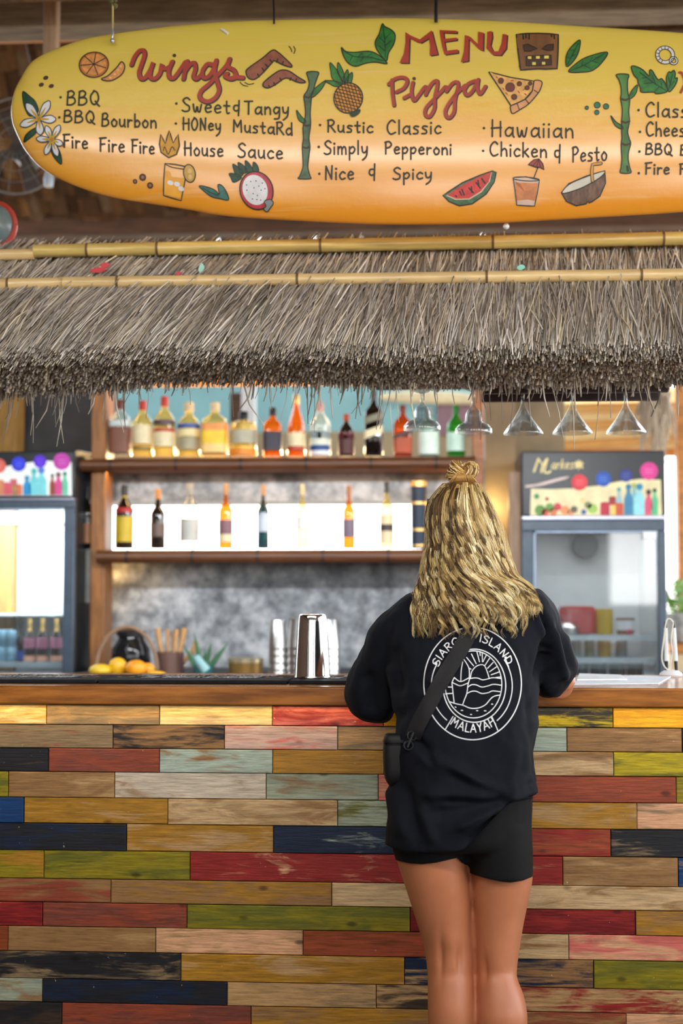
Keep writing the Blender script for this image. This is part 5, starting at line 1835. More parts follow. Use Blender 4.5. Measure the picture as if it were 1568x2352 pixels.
# utensil jar
c = onk(392, 5.75)
uj = thing('utensil_jar', 'jar holding the wooden sticks behind the fruit', 'jar', c)
Geo().lathe([(.05, 0), (.056, .004), (.056, .09), (.052, .09), (.05, .008)], c, 24, caps=False).build('jar_body', flat('brown glass jar', (112, 84, 76), .3), uj)
for i, (dx, t, tz, w) in enumerate(((-.03, -.045, .185, .012), (-.018, -.012, .18, .009), (.0, .008, .165, .008), (.014, .02, .18, .011), (.026, .046, .185, .013), (.04, .088, .13, .012))):
    g = Geo().tube([c + Vector((dx * .6, .01 * (i % 3) - .01, .01)), c + Vector((t, .01 * (i % 3), tz * .7)), c + Vector((t * 1.2, .01 * (i % 3), tz))], [w * .6, w * .8, w], 10)
    tag(g.build('wooden_stick', flat('wooden stick', (196, 150, 96), .6, vary=.2)), ['leaning wooden stick at the left of the utensil jar', 'thin wooden stick second from left in the jar', 'shorter thin wooden stick in the middle of the jar', 'wooden stick right of the middle of the jar', 'broad wooden stick leaning right in the jar', 'short broad wooden stick at the far right of the jar'][i], 'stick', 'wooden sticks in the jar')
# aloe like leaves
c = onk(468, 5.7)
pl = thing('small_green_plant', 'small spiky green plant between the sticks and the gold tin', 'plant', c)
g = Geo()
for i, (dx, dz) in enumerate(((-.06, .12), (-.03, .17), (.0, .10), (.03, .13), (.06, .09), (.075, .13), (-.045, .07))):
    y = .02 * ((i % 3) - 1)
    g.tube([c + Vector((dx * .2, y, 0.02)), c + Vector((dx * .7, y, dz * .55)), c + Vector((dx * 1.3, y * 2, dz))], [.012, .012, .001], 6)
g.build('leaves', flat('aloe green', (72, 118, 84), .5), pl)
Geo().lathe([(.035, 0), (.045, .04), (.04, .04)], c, 18).build('pot', flat('teal pot', (70, 130, 130), .4), pl)
g = Geo().tube([onk(462, 5.6) + Vector((-.02, 0, .075)), onk(475, 5.6) + Vector((0, 0, .02))], [.016, .02], 10)
tag(g.build('mint_cloth', flat('mint cloth', (150, 196, 200), .6)), 'pale mint cloth tucked beside the small green plant', 'cloth')
# gold tin
c = onk(565, 5.7)
tn = thing('shallow_tin', 'shallow gold and brown tin left of the steel cups', 'tin', c)
Geo().lathe([(.068, 0), (.07, .05)], c, 28).build('tin_body', flat('gold tin', (156, 122, 66), .35, metal=.5), tn)
Geo().lathe([(.072, .05), (.072, .066), (.066, .068)], c, 28).build('lid', flat('pale tin lid', (186, 172, 140), .3, metal=.5), tn)
# stacked steel cups at the back
for (px, w, top, lab) in ((638, 43, 1408, 'narrow stack of steel cups, left of the shaker'), (690, 66, 1404, 'wide stack of steel cups directly behind the shaker'), (752, 58, 1406, 'stack of steel cups right behind the shaker')):
    Yc_ = 5.5
    c = Vector((X(px, Yc_), Yc_, zk))
    h, r = (1556 - top) * Yc_ / F, w / 2 * Yc_ / F
    st_ = thing('steel_cup_stack', lab, 'steel cups', c, 'steel cup stacks on the back counter')
    nn = 5
    for q in range(nn):
        z0 = h * q / nn * .55
        Geo().lathe([(r * .98, z0), (r, z0 + .004), (r * .97, z0 + .01), (r * .8, z0 + h * .45), (r * .76, z0 + h * .45 + .002)], c, 28).build('cup', M['steelb'], st_)

# ------------------------------------------------------------------ shaker on the bar
Ysh = 3.93
c = W(717, 1558, Ysh)
c.z = ZT + .010
ks = Ysh / F
sh = thing('cocktail_shaker', 'polished steel shaker tin standing upside down on the bar mat', 'shaker', c)
h = .176
Geo().lathe([(.0485, 0), (.0498, .002), (.0492, .006), (.0485, .012), (.047, .05), (.0405, .155), (.0395, .170), (.037, .1745), (.030, .176)], c, 48).build('tin', M['steel'], sh)
Geo().lathe([(.0495, .0), (.0506, .003), (.0495, .006)], c, 48).build('rolled_rim', M['steel'], sh)

# ------------------------------------------------------------------ hanging glasses
rk = thing('glass_rack', 'dark glass rack rail under the thatch holding upside down glasses', 'rack', (X(1320, 4.25), 4.25, Z(912, 4.25)))
Geo().box((X(860, 4.25), 4.16, 1.985), (X(1531, 4.25), 4.36, 2.002)).build('board', flat('dark rack board', (66, 52, 50), .6), rk, bevel=.004)
for y in (4.172, 4.348):
    Geo().box((X(1110, 4.25), y - .012, 1.944), (X(1531, 4.25), y + .012, 1.986)).build('rail', flat('dark rack rail', (72, 58, 58), .6), rk, bevel=.004)


def hang_glass(px, rim_y, kind, lab, dy=0):
    Y = 4.25 + dy
    c = W(px, rim_y, Y)
    o = thing('martini_glass' if kind == 'm' else 'margarita_glass', lab, 'glass', c, 'martini glasses hanging upside down' if kind == 'm' else 'margarita glasses hanging upside down')
    s = Y / F
    zt_ = 1.963 - c.z
    if kind == 'm':
        R = 45 * s
        pr = [(R, 0), (R * 1.01, .003), (R * .5, .042), (.011, .074), (.007, .084), (.0048, .1), (.005, zt_ - .008), (.010, zt_)]
        inn = [(R * .97, .001), (R * .48, .039), (.006, .070)]
    else:
        R = 43 * s
        pr = [(R * .985, 0), (R, .004), (R * .98, .012), (R * .80, .024), (R * .52, .031), (R * .45, .036), (R * .42, .055), (R * .30, .07), (.009, .076), (.005, .085), (.005, zt_ - .008), (.010, zt_)]
        inn = [(R * .95, .002), (R * .93, .011), (R * .76, .021), (R * .46, .029), (R * .39, .036), (R * .36, .054), (R * .2, .068)]
    Geo().lathe([(a, z) for a, z in inn[::-1]] + [(a, z) for a, z in pr], c, 40, caps=False).build('bowl', M['glass'], o, sharp=80)
    Geo().lathe([(.008, zt_ - .004), (.034, zt_ + .004), (.036, zt_ + .007), (.008, zt_ + .009)], c, 32).build('foot', M['glass'], o)
    return o


hang_glass(969, 988, 'c', 'wide margarita glass hanging first from the left, upside down')
hang_glass(1087, 995, 'c', 'wide margarita glass hanging second from the left, above the green bottle', -.03)
hang_glass(1201, 997, 'm', 'cone martini glass hanging in front of the brown pillar')
hang_glass(1314, 996, 'm', 'cone martini glass hanging at the pillar edge, above the fridge lettering', .02)
hang_glass(1437, 995, 'm', 'cone martini glass hanging furthest right above the fridge')

# ------------------------------------------------------------------ fridges
YF = 5.9
M['fridgebody'] = flat('fridge black', (26, 32, 38), .35)
M['fridgein'] = flat('fridge white lining', (214, 216, 216), .5, vary=.03)
M['frame'] = flat('door frame grey', (70, 86, 102), .35)


def fridge(label, L, R, top, hb, strip, frame_top, gl_top, gl_bot, fl_, fr_, hmat):
    """L,R: photo columns; top: header top; hb: header bottom; gl_*: glass rows"""
    x0, x1 = X(L, YF), X(R, YF)
    zt_ = Z(top, YF)
    o = thing('drinks_fridge', label, 'fridge', ((x0 + x1) / 2, YF + .3, 0), 'glass door drinks fridges')
    D = 6.5
    zg0, zg1 = Z(gl_bot, YF), Z(gl_top, YF)
    zh = Z(hb, YF)
    g = Geo()
    t = .03
    g.box((x0, YF + .04, 0), (x0 + t, D, zt_))
    g.box((x1 - t, YF + .04, 0), (x1, D, zt_))
    g.box((x0 + t, YF + .04, zh), (x1 - t, D, zt_))
    g.box((x0 + t, YF + .04, 0), (x1 - t, D, .45))
    g.box((x0 + t, D - .03, .45), (x1 - t, D, zh))
    g.build('cabinet', M['fridgebody'], o, smooth=False)
    g = Geo()
    e = .004
    g.box((x0 + t, D - .034, .45), (x1 - t, D - .03, zh))
    g.box((x0 + t, YF + .06, .45), (x0 + t + e, D - .034, zh))
    g.box((x1 - t - e, YF + .06, .45), (x1 - t, D - .034, zh))
    g.box((x0 + t + e, YF + .06, zh - e), (x1 - t - e, D - .034, zh))
    g.build('lining', M['fridgein'], o, smooth=False)
    g = Geo().box((x0, YF - .005, zh), (x1, YF + .04, zt_))
    hd = g.build('header_sign', hmat, o, bevel=.006)
    xa, xb = X(L + fl_, YF), X(R - fr_, YF)
    zs = Z(strip, YF)
    Geo().box((x0, YF - .012, zs), (x1, YF + .04, zh)).build('trim_strip', M['silver'], o, bevel=.003)
    zf1 = Z(frame_top, YF)
    g = Geo()
    g.box((x0, YF, zg1), (x1, YF + .04, zf1))
    g.box((x0, YF, .4), (xa, YF + .04, zg1))
    g.box((xb, YF, .4), (x1, YF + .04, zg1))
    g.box((xa, YF, .4), (xb, YF + .04, zg0))
    g.build('door_frame', M['frame'], o, bevel=.004)
    Geo().box((xa, YF + .018, zg0), (xb, YF + .024, zg1)).build('door_glass', M['pane'], o, smooth=False)
    g = Geo()
    g.box((xa + .002, YF - .003, zg0), (xa + .01, YF + .004, zg1))
    g.box((xa + .002, YF - .003, zg1 - .008), (xb - .002, YF + .004, zg1))
    g.build('door_gasket', flat('pale blue gasket', (150, 170, 196), .3), o)
    return o, hd, xa, xb


def wire_shelf(o, xa, xb, py):
    z = Z(py, 6.0)
    g = Geo()
    g.box((xa - .01, 5.97, z - .012), (xb + .01, 5.985, z + .010))
    for x in np.arange(xa, xb, .03):
        g.tube([(x, 5.98, z), (x, 6.44, z)], .0025, 6)
    g.build('wire_shelf', flat('white wire', (196, 206, 210), .4), o)
    return z


fr, hd, xa, xb = fridge('black drinks fridge at right with script lettering on its header', 1199, 1531, 1040, 1187, 1196, 1196, 1221, 1640, 26, 19, M['fridgebody'])
p = Paint(lambda px, py, l: W(px, py, YF - .0055 - .0006 * l), maxlen=400)
sg = flat('sign cream', (226, 216, 172), .5)
p.fill([(1219, 1122), (1260, 1124), (1310, 1122), (1370, 1116), (1420, 1106), (1470, 1100), (1517, 1102), (1520, 1184), (1217, 1184)], sg, 1)
gd = flat('sign gold', (222, 206, 142), .5)
for s, w in ((([(1236, 1054), (1231, 1068), (1226, 1083)]), 5), ([(1236, 1054), (1246, 1068)], 3), ([(1256, 1054), (1246, 1070), (1243, 1084)], 5), ([(1256, 1056), (1250, 1082), (1258, 1086), (1264, 1082)], 4)):
    p.stroke(s, w, gd, 2)
p.text('arkes', 1265, 1315, 1077, 1076, 22, 2.4, gd, 2, .2)
lf = [(1328, 1082), (1327, 1074), (1318, 1076), (1322, 1069), (1315, 1064), (1322, 1063), (1321, 1058), (1326, 1061), (1329, 1055), (1332, 1061), (1337, 1058), (1336, 1063), (1341, 1064), (1336, 1069), (1340, 1076), (1330, 1074)]
p.fill(lf, gd, 2)
p.fill([(1206, 1115), (1230, 1112), (1290, 1096), (1308, 1094), (1300, 1100), (1240, 1116), (1206, 1120)], flat('sign swoosh', (206, 186, 180), .5), 2)
SGN = {'r': (206, 52, 62), 'b': (30, 78, 170), 'i': (36, 52, 130), 'm': (208, 58, 140)}
for c_, r, k_ in (((1330, 1108), 19, 'r'), ((1385, 1100), 18, 'b'), ((1437, 1092), 15, 'i'), ((1490, 1082), 21, 'm')):
    p.dot(c_, r, flat('sign spot ' + k_, SGN[k_], .5), 2)
    for dy in (-5, 0, 5):
        p.stroke([(c_[0] - r * .45, c_[1] + dy), (c_[0] + r * .45, c_[1] + dy)], 1.6, flat('sign spot text ' + k_, tuple(min(255, v + 60) for v in SGN[k_]), .5), 3, False)
art = [(1232, 1140, 7, (50, 140, 70)), (1256, 1146, 5, (150, 70, 60)), (1240, 1172, 14, (90, 140, 60)), (1262, 1165, 11, (100, 150, 70)), (1252, 1177, 10, (190, 90, 60)), (1280, 1164, 10, (190, 60, 70)), (1297, 1172, 12, (214, 140, 90)), (1270, 1176, 10, (200, 120, 70)), (1318, 1170, 9, (96, 92, 70)), (1310, 1178, 8, (210, 150, 110)), (1338, 1150, 8, (220, 200, 140)), (1340, 1176, 7, (50, 90, 150)), (1360, 1168, 13, (150, 190, 90)), (1350, 1160, 9, (120, 130, 90))]
for x, y, r, rgb in art:
    p.dot((x, y), r * .9, flat('sign art %d %d %d' % rgb, rgb, .5), 2)


def sbottle(p, x, y0, y1, w, rgb, cap, lay=3):
    m = flat('sign art %d %d %d' % rgb, rgb, .5)
    n = w * .22
    p.fill([(x - w / 2, y1), (x - w / 2, y0 + (y1 - y0) * .42), (x - n, y0 + (y1 - y0) * .2), (x - n, y0), (x + n, y0), (x + n, y0 + (y1 - y0) * .2), (x + w / 2, y0 + (y1 - y0) * .42), (x + w / 2, y1)], m, lay)
    p.dot((x, y0), n * 1.5, flat('sign art %d %d %d' % cap, cap, .5), lay + 1)


def scan(p, x, y0, y1, w, rgb, lay=4):
    p.fill([(x - w / 2, y0 + 3), (x - w * .35, y0), (x + w * .35, y0), (x + w / 2, y0 + 3), (x + w / 2, y1), (x - w / 2, y1)], flat('sign art %d %d %d' % rgb, rgb, .5), lay)


scan(p, 1389, 1153, 1183, 21, (176, 40, 60))
scan(p, 1406, 1140, 1160, 16, (150, 46, 50), 3)
scan(p, 1419, 1155, 1183, 24, (196, 82, 62))
scan(p, 1409, 1160, 1183, 9, (226, 196, 90), 5)
for x, y0, w, rgb, cap in ((1421, 1124, 14, (150, 190, 196), (50, 150, 160)), (1443, 1118, 20, (60, 130, 170), (40, 120, 160)), (1456, 1115, 16, (120, 190, 200), (170, 180, 70)), (1468, 1118, 24, (150, 216, 226), (40, 130, 170)), (1489, 1130, 18, (214, 84, 120), (60, 40, 50)), (1503, 1126, 15, (90, 190, 140), (20, 80, 60))):
    sbottle(p, x, y0, 1183, w, rgb, cap, 3 if w < 20 else 4)
ho = p.build('sign_graphics', hd, 'printed header with cream script name, leaf, coloured spots and drinks')
p = Paint(lambda px, py, l: W(px, py, YF - .004 - .0006 * l), maxlen=400)
p.fill([(1476, 1221), (1508, 1221), (1508, 1238), (1476, 1238)], M['white'], 2)
p.build('door_sticker', fr)
z1 = wire_shelf(fr, xa, xb, 1463)
z2 = wire_shelf(fr, xa, xb, 1514)
# evaporator fan cover at the top of the cabinet
c = W(1342, 1254, 6.44)
g = Geo().tube([c + Vector((0, -.05, 0)), c + Vector((0, .02, 0))], .058, 28)
g.build('fan_vent', flat('fan grey', (96, 98, 100), .5), fr)
Geo().box((c.x - .16, 6.40, c.z + .055), (c.x + .26, 6.462, c.z + .10)).build('fan_housing', flat('fan housing', (168, 176, 184), .5), fr, bevel=.004)
lamp('fridge_light', 'AREA', (X(1365, 6.1), 6.12, Z(1200, 6.1) - .02), 1.1, (1, .99, .97), (0, 0, 0), (.4, .06))


def stand(px, z, Y):
    return Vector((X(px, Y), Y, z))


kf = 6.1 / F
c = stand(1324, z1 + .010, 6.12)
rb = thing('red_container', 'red plastic container on the upper shelf of the right fridge', 'container', c)
Geo().lathe([(.055, 0), (.075, .006), (.078, .10), (.07, .118), (.03, .12)], c, 30, sq=3.2).build('tub', flat('red tub', (186, 44, 44), .35), rb)
Geo().lathe([(.02, 0), (.045, .002), (.05, .03), (.03, .05), (.01, .052)], stand(1300, z1 + .010, 6.03), 20).build('steel_lid', M['steelb'], rb)
c = stand(1386, z1 + .010, 6.1)
yt = thing('yellow_jug', 'yellow plastic jug beside the red container in the right fridge', 'jug', c)
Geo().lathe([(.036, 0), (.038, .003), (.038, .108), (.034, .108)], c, 26).build('jug_body', flat('yellow jug', (206, 172, 32), .3), yt)
c = stand(1435, z1 + .010, 6.08)
tb = thing('small_tub', 'small brown tub with white lid label in the right fridge', 'tub', c)
Geo().lathe([(.035, 0), (.04, .07)], c, 24).build('tub_body', flat('brown tub', (150, 108, 80), .4), tb)
Geo().lathe([(.041, .02), (.0415, .06)], c, 24, caps=False).build('label', M['white'], tb)
c = stand(1444, z1 + .010, 6.02)
tag(Geo().sphere((c.x, c.y, c.z + .012), (.012, .012, .012), 12, 8).build('pink_fruit', flat('pink fruit', (196, 60, 90), .4)), 'small pink fruit in front of the brown tub', 'fruit')
for i, (px, w, hh, m, lab) in enumerate(((1320, 24, 42, flat('grey jar', (130, 140, 136), .3), 'grey jar on the second shelf of the right fridge'), (1352, 22, 38, flat('olive jar', (128, 136, 108), .3), 'olive jar on the second shelf of the right fridge'),
                                         (1386, 30, 44, flat('mustard jar', (176, 146, 52), .3), 'mustard yellow jar below the yellow jug'), (1425, 26, 40, flat('slate jar', (120, 128, 130), .3), 'slate jar right of the mustard jar'))):
    c = stand(px, z2 + .010, 6.08)
    jj = thing('jar', lab, 'jar', c, 'jars on the second fridge shelf')
    Geo().lathe([(w / 2 * kf * .9, 0), (w / 2 * kf, .004), (w / 2 * kf, hh * kf * .85)], c, 20).build('jar_body', m, jj)
    Geo().lathe([(w / 2 * kf * .95, hh * kf * .85), (w / 2 * kf * .95, hh * kf)], c, 20).build('lid', flat('jar lid', (110, 112, 106), .4), jj)
z3 = wire_shelf(fr, xa, xb, 1585)
for i, px in enumerate((1330, 1372, 1415, 1455)):
    c = stand(px, z3 + .010, 6.08)
    jj = thing('dark_jar', ['dark jar at the left of the bottom fridge shelf', 'dark jar second from left on the bottom fridge shelf', 'dark jar third from left on the bottom fridge shelf', 'dark jar at the right of the bottom fridge shelf'][i], 'jar', c, 'dark jars on the bottom fridge shelf')
    Geo().lathe([(.032, 0), (.034, .004), (.034, .08)], c, 20).build('jar_body', flat('dark jar', (52, 58, 58), .25), jj)
    Geo().lathe([(.032, .08), (.032, .1)], c, 20).build('lid', flat('pale jar lid', (150, 160, 160), .3), jj)
c = stand(1492, z2 + .010, 6.04)
tag(Geo().box((c.x - .03, c.y, c.z - .09), (c.x + .02, c.y + .01, c.z + .0)).build('paper_note', M['white'], bevel=.002), 'white paper note hanging inside the right fridge door', 'paper note')

fr2, hd2, xa2, xb2 = fridge('black drinks fridge at the left edge with white lit interior standing in for an outdoor reflection', -160, 169, 1032, 1141, 1146, 1141, 1164, 1546, 26, 25, M['fridgebody'])
p = Paint(lambda px, py, l: W(px, py, YF - .0055 - .0006 * l), maxlen=400)
sg2 = mat('backlit_sign', lin(240, 246, 244), .5, emit=(.9, 1, 1), estr=.12, vary=.03)
p.fill([(-150, 1086), (-60, 1082), (0, 1074), (40, 1066), (100, 1058), (164, 1062), (165, 1138), (-150, 1138)], sg2, 1)
for c_, r, rgb in (((-3, 1070), 17, (238, 112, 100)), ((43, 1066), 17, (46, 60, 232)), ((92, 1060), 15, (88, 36, 224)), ((142, 1060), 20, (196, 62, 176)), ((-60, 1072), 16, (40, 140, 90))):
    p.dot(c_, r, flat('lit spot %d %d %d' % rgb, rgb, .5), 2)
    for dy in (-4, 1, 6):
        p.stroke([(c_[0] - r * .4, c_[1] + dy), (c_[0] + r * .4, c_[1] + dy)], 1.6, flat('lit spot text %d %d %d' % rgb, tuple(min(255, v + 50) for v in rgb), .5), 3, False)
for x, y0, w, rgb, cap in ((62, 1098, 18, (40, 150, 214), (60, 160, 200)), (78, 1082, 20, (120, 220, 230), (80, 200, 200)), (95, 1080, 24, (130, 224, 236), (90, 130, 220)), (120, 1092, 12, (150, 70, 50), (80, 60, 50)), (134, 1090, 18, (222, 76, 150), (120, 80, 90)), (149, 1088, 15, (110, 200, 170), (40, 120, 110))):
    sbottle(p, x, y0, 1137, w, rgb, cap, 3)
for x, y0, w, rgb in ((14, 1108, 20, (222, 96, 110)), (2, 1102, 14, (226, 150, 110)), (31, 1100, 16, (216, 110, 130)), (40, 1112, 22, (226, 124, 90)), (34, 1114, 8, (238, 220, 130))):
    scan(p, x, y0, 1137, w, rgb)
p.build('sign_graphics', hd2, 'backlit header with coloured spots, cans and bottles')
Geo().box((xa2, 6.38, Z(1200, 6.38)), (xb2, 6.46, Z(1172, 6.38))).build('lamp_cover', flat('lamp cover', (220, 226, 230), .4), fr2)
lamp('fridge_light', 'AREA', (X(10, 6.0), 5.985, Z(1170, 5.99)), 15, (.92, .97, 1), (math.radians(35), 0, 0), (.5, .03))  # added bright light in place of the outdoor reflection on the door glass
Geo().box((xa2, 6.06, Z(1412, 6.06) - .008), (xb2, 6.46, Z(1412, 6.06))).build('solid_shelf', flat('white wire', (196, 206, 210), .4), fr2, bevel=.002)
zz = wire_shelf(fr2, xa2, xb2, 1528)
z4 = zz + .010
BG = 'dark beer bottles in the left fridge'
for i, (px, Y) in enumerate(((68, 6.02), (97, 6.02), (129, 6.02))):
    bottle(['dark bottle with pink label, left of the three gold necked ones', 'dark bottle with pink label, middle of the three gold necked ones', 'dark bottle with pink label, nearest the left fridge door edge'][i], px, 1420, 1524, 27, Y, 'slim', DRK,
           [(.06, .18, K('peach label', 220, 160, 130)), (.34, .58, K('pink label', 176, 110, 136)), (.72, .9, gold)], gold, BG)
bottle('taller black bottle left of the pink labelled ones in the left fridge', 46, 1425, 1524, 26, 6.1, 'slim', DRK, [(.1, .3, K('royal label', 24, 70, 150))], blk, BG)
for i, (px, py) in enumerate(((6, 0), (26, 0))):
    for lv in (0, 1):
        c = stand(px, z4 + lv * .068, 6.03)
        cn = thing('drink_can', ['lower', 'upper'][lv] + ' silver blue can ' + ['of the pile nearest the left edge of the photo', 'of the pile next to the black bottle in the left fridge'][i], 'can', c, 'cans stacked in the left fridge')
        Geo().lathe([(.022, 0), (.026, .005), (.026, .060), (.021, .067)], c, 20).build('can_body', flat('can blue', (120, 160, 180), .35, metal=.3), cn)
        Geo().lathe([(.021, .0672), (.021, .068)], c, 20).build('lid', M['silver'], cn)

# ------------------------------------------------------------------ view out at the right
sl = [(905, 0), (925, -4), (946, -8), (968, -16), (990, -14), (1012, -20), (1034, -12)]
for i, (py, dz) in enumerate(sl):
    Y = 8.7 + .04 * i
    a, b = W(1285, py + 6, Y), W(1640, py + dz, Y)
    o = Geo().bar(a, b, .03, .095).build('louvre_board', flat('pale sunlit board %d' % (i % 2), [(226, 196, 140), (212, 160, 90)][i % 2], .6, vary=.15, scale=6, stretch=(1, 8, 8)), bevel=.004)
    tag(o, ['topmost', 'second from top', 'third from top', 'middle', 'fifth from top', 'sixth from top', 'lowest'][i] + ' sunlit louvre board in the opening above the right fridge', 'board', 'sunlit louvre boards')
g = Geo()
for i in range(60):
    a = W(1500 + random.uniform(-30, 40), 890 + random.uniform(0, 20), 7.3 + random.uniform(-.15, .15))
    d = Vector((random.uniform(-.06, .06), random.uniform(-.05, .05), -random.uniform(.12, .38)))
    g.tube([a, a + d * .5 + Vector((random.uniform(-.02, .02), 0, 0)), a + d], [.012, .008, .002], 5)
o = g.build('dried_palm_fronds', flat('dry frond', (176, 160, 140), .8))
tag(o, 'dried palm fronds hanging outside in the opening at the right', 'fronds', kind='stuff')
g = Geo().box((X(1560, 7.9), 7.9, .3), (X(1610, 7.9), 8.0, 3.2))
tag(g.build('outdoor_post', M['orangewood'], bevel=.006), 'orange wooden post outdoors at the right edge', 'post')
g = Geo().box((X(1290, 8.2), 8.2, Z(1052, 8.2)), (X(1700, 8.2), 8.26, Z(1034, 8.2)))
tag(g.build('window_rail', M['orangewood'], bevel=.004), 'orange wooden rail under the sunlit louvre boards', 'rail')
Yp = 7.3
ledge = thing('plant_ledge', 'wooden ledge outdoors holding the potted plant at the right edge', 'ledge', (X(1580, Yp), Yp, 0))
Geo().box((X(1525, Yp), Yp - .15, Z(1496, Yp)), (X(1720, Yp), Yp + .2, Z(1476, Yp))).build('board', M['orangewood'], ledge, bevel=.004)
Geo().box((X(1528, Yp), Yp - .12, Z(1540, Yp)), (X(1715, Yp), Yp + .17, Z(1496, Yp))).build('cream_face', flat('cream face', (228, 206, 166), .6), ledge)
Geo().box((X(1528, Yp), Yp - .12, 0), (X(1715, Yp), Yp + .17, Z(1540, Yp))).build('dark_base', flat('slate base', (46, 58, 78), .6), ledge)
c = W(1562, 1476, Yp)
pp = thing('potted_plant', 'leafy green plant in a grey pot on the outdoor ledge', 'plant', c)
Geo().lathe([(.06, 0), (.075, .01), (.095, .13), (.09, .15), (.08, .15)], c, 24).build('pot', flat('grey pot', (170, 172, 172), .6, vary=.3, scale=25), pp)
g = Geo()
for i in range(260):
    a, b = random.uniform(0, 6.28), random.uniform(.05, 1)
    q = c + Vector((math.cos(a) * .13 * b, math.sin(a) * .12 * b, .15 + random.uniform(0, .15) * (1.15 - b * .5)))
    d = Vector((random.uniform(-1, 1), random.uniform(-1, 1), random.uniform(-.2, 1))).normalized() * .03
    n = d.orthogonal().normalized() * .012
    g.add([q, q + d * .5 + n, q + d, q + d * .5 - n], [(0, 1, 2, 3)])
for i in range(24):
    a = i * .7
    g.tube([c + Vector((0, 0, .12)), c + Vector((math.cos(a) * .09, math.sin(a) * .09, .25))], .002, 4)
g.build('foliage', flat('fresh leaf green', (110, 160, 56), .5, vary=.3), pp, smooth=False)

# ------------------------------------------------------------------ on the bar at right
def on_bar(px, py):
    """point on the counter top seen at photo pixel"""
    d = ROT @ Vector(((px - 784) / F, -(py - 1176) / F, -1.0))
    return CAM + d * ((ZT - CAM.z) / d.z)


def sheet(name, lab, pts, z, m, t=.0012):
    P_ = [on_bar(*q) for q in pts]
    rg = [[Vector((q.x, q.y, ZT + z + dz)) for q in P_] for dz in (0, t)]
    return tag(Geo().rings(rg).build(name, m, smooth=False), lab, 'paper')


sheet('paper_menu', 'wide white paper sheet lying under the folded one on the bar at right', [(1300, 1574), (1512, 1572), (1540, 1556), (1330, 1553)], .0005, flat('paper', (232, 238, 248), .45), .003)
sheet('paper_menu', 'smaller folded white paper on top of the wide sheet on the bar', [(1325, 1567), (1440, 1566), (1425, 1556), (1330, 1553)], .0042, flat('bright paper', (240, 246, 252), .4), .004)

c = on_bar(1540, 1553)
k3 = c.y / F
ph = thing('pen_holder', 'white pen stand with a base and coiled cords on the bar at far right', 'pen stand', c)
Geo().lathe([(.032, 0), (.034, .004), (.032, .009), (.020, .017), (.006, .019)], c, 28).build('base', M['white'], ph)
for i, (px0, px1, lab) in enumerate(((1531, 1530, 'white counter pen standing in the left socket of the pen stand'), (1553, 1548, 'white counter pen standing in the right socket of the pen stand'))):
    a = Vector((c.x + (px0 - 1540) * k3, c.y, c.z + .006))
    b = Vector((c.x + (px1 - 1540) * k3, c.y, c.z + .006 + 118 * k3))
    pn = thing('counter_pen', lab, 'pen', a, 'pens in the pen stand')
    u = b - a
    Geo().tube([a, a + u * .25], [.0045, .0055], 14).build('grip', M['black'], pn)
    Geo().tube([a + u * .25, a + u * .88], [.0058, .0052], 14).build('barrel', M['white'], pn)
    Geo().tube([a + u * .88, b], [.0046, .0042], 14).build('cap', M['black'], pn)
g = Geo()
pts = [(1546, 1432), (1538, 1424), (1530, 1430), (1524, 1470), (1519, 1510), (1524, 1530), (1534, 1540)]
g.tube([Vector((c.x + (x - 1540) * k3, c.y - .012, c.z + (1553 - y) * k3)) for x, y in [tuple(q) for q in smooth_pts(pts)]], .0022, 8)
pts = [(1546, 1432), (1541, 1470), (1543, 1500), (1536, 1530), (1533, 1540)]
g.tube([Vector((c.x + (x - 1540) * k3, c.y - .010, c.z + (1553 - y) * k3)) for x, y in [tuple(q) for q in smooth_pts(pts)]], .0022, 8)
g.build('cord', flat('ivory cord', (222, 222, 206), .4), ph)

# ================================================================== PERSON
def px_ring(py, L, R, Yc, b, n=28, e=2.3, py_fn=None):
    cx, hw = (L + R) / 2, (R - L) / 2
    out = []
    for k in range(n):
        a = 2 * math.pi * k / n
        ca, sa = math.cos(a), math.sin(a)
        x = math.copysign(abs(ca) ** (2 / e), ca)
        y = math.copysign(abs(sa) ** (2 / e), sa)
        out.append(W(cx + hw * x, py, Yc - b * y))
    return out


def densify(rows, n=4):
    """spline the ring rows so lofts stay smooth"""
    A = np.array(rows, float)
    out = []
    for i in range(len(A) - 1):
        p0, p1, p2, p3 = A[max(i - 1, 0)], A[i], A[i + 1], A[min(i + 2, len(A) - 1)]
        for k in range(n):
            t = k / n
            out.append(0.5 * ((2 * p1) + (p2 - p0) * t + (2 * p0 - 5 * p1 + 4 * p2 - p3) * t * t + (3 * p1 - p0 - 3 * p2 + p3) * t ** 3))
    out.append(A[-1])
    return out


def loft(g, rows, e=2.3, n=28, dn=4):
    g.rings([px_ring(r[0], r[1], r[2], r[3], r[4], n, e) for r in densify(rows, dn)])


def fuse(g, name, mats, parent, voxel, smooth=6, fac=.5):
    """union overlapping closed lofts into one continuous skin"""
    o = g.build(name, mats, parent, smooth=True, sharp=0)
    rm = o.modifiers.new('fuse', 'REMESH')
    rm.mode = 'VOXEL'
    rm.voxel_size = voxel
    rm.use_smooth_shade = True
    sm = o.modifiers.new('soften', 'SMOOTH')
    sm.factor = fac
    sm.iterations = smooth
    bpy.context.view_layer.update()
    dg = bpy.context.evaluated_depsgraph_get()
    me = bpy.data.meshes.new_from_object(o.evaluated_get(dg))
    o.modifiers.clear()
    old = o.data
    o.data = me
    bpy.data.meshes.remove(old)
    me.name = name
    me.shade_smooth()
    return o


def coords(o):
    a = np.empty(len(o.data.vertices) * 3, np.float32)
    o.data.vertices.foreach_get('co', a)
    return a.reshape(-1, 3) + np.array(WL[o.name], np.float32)


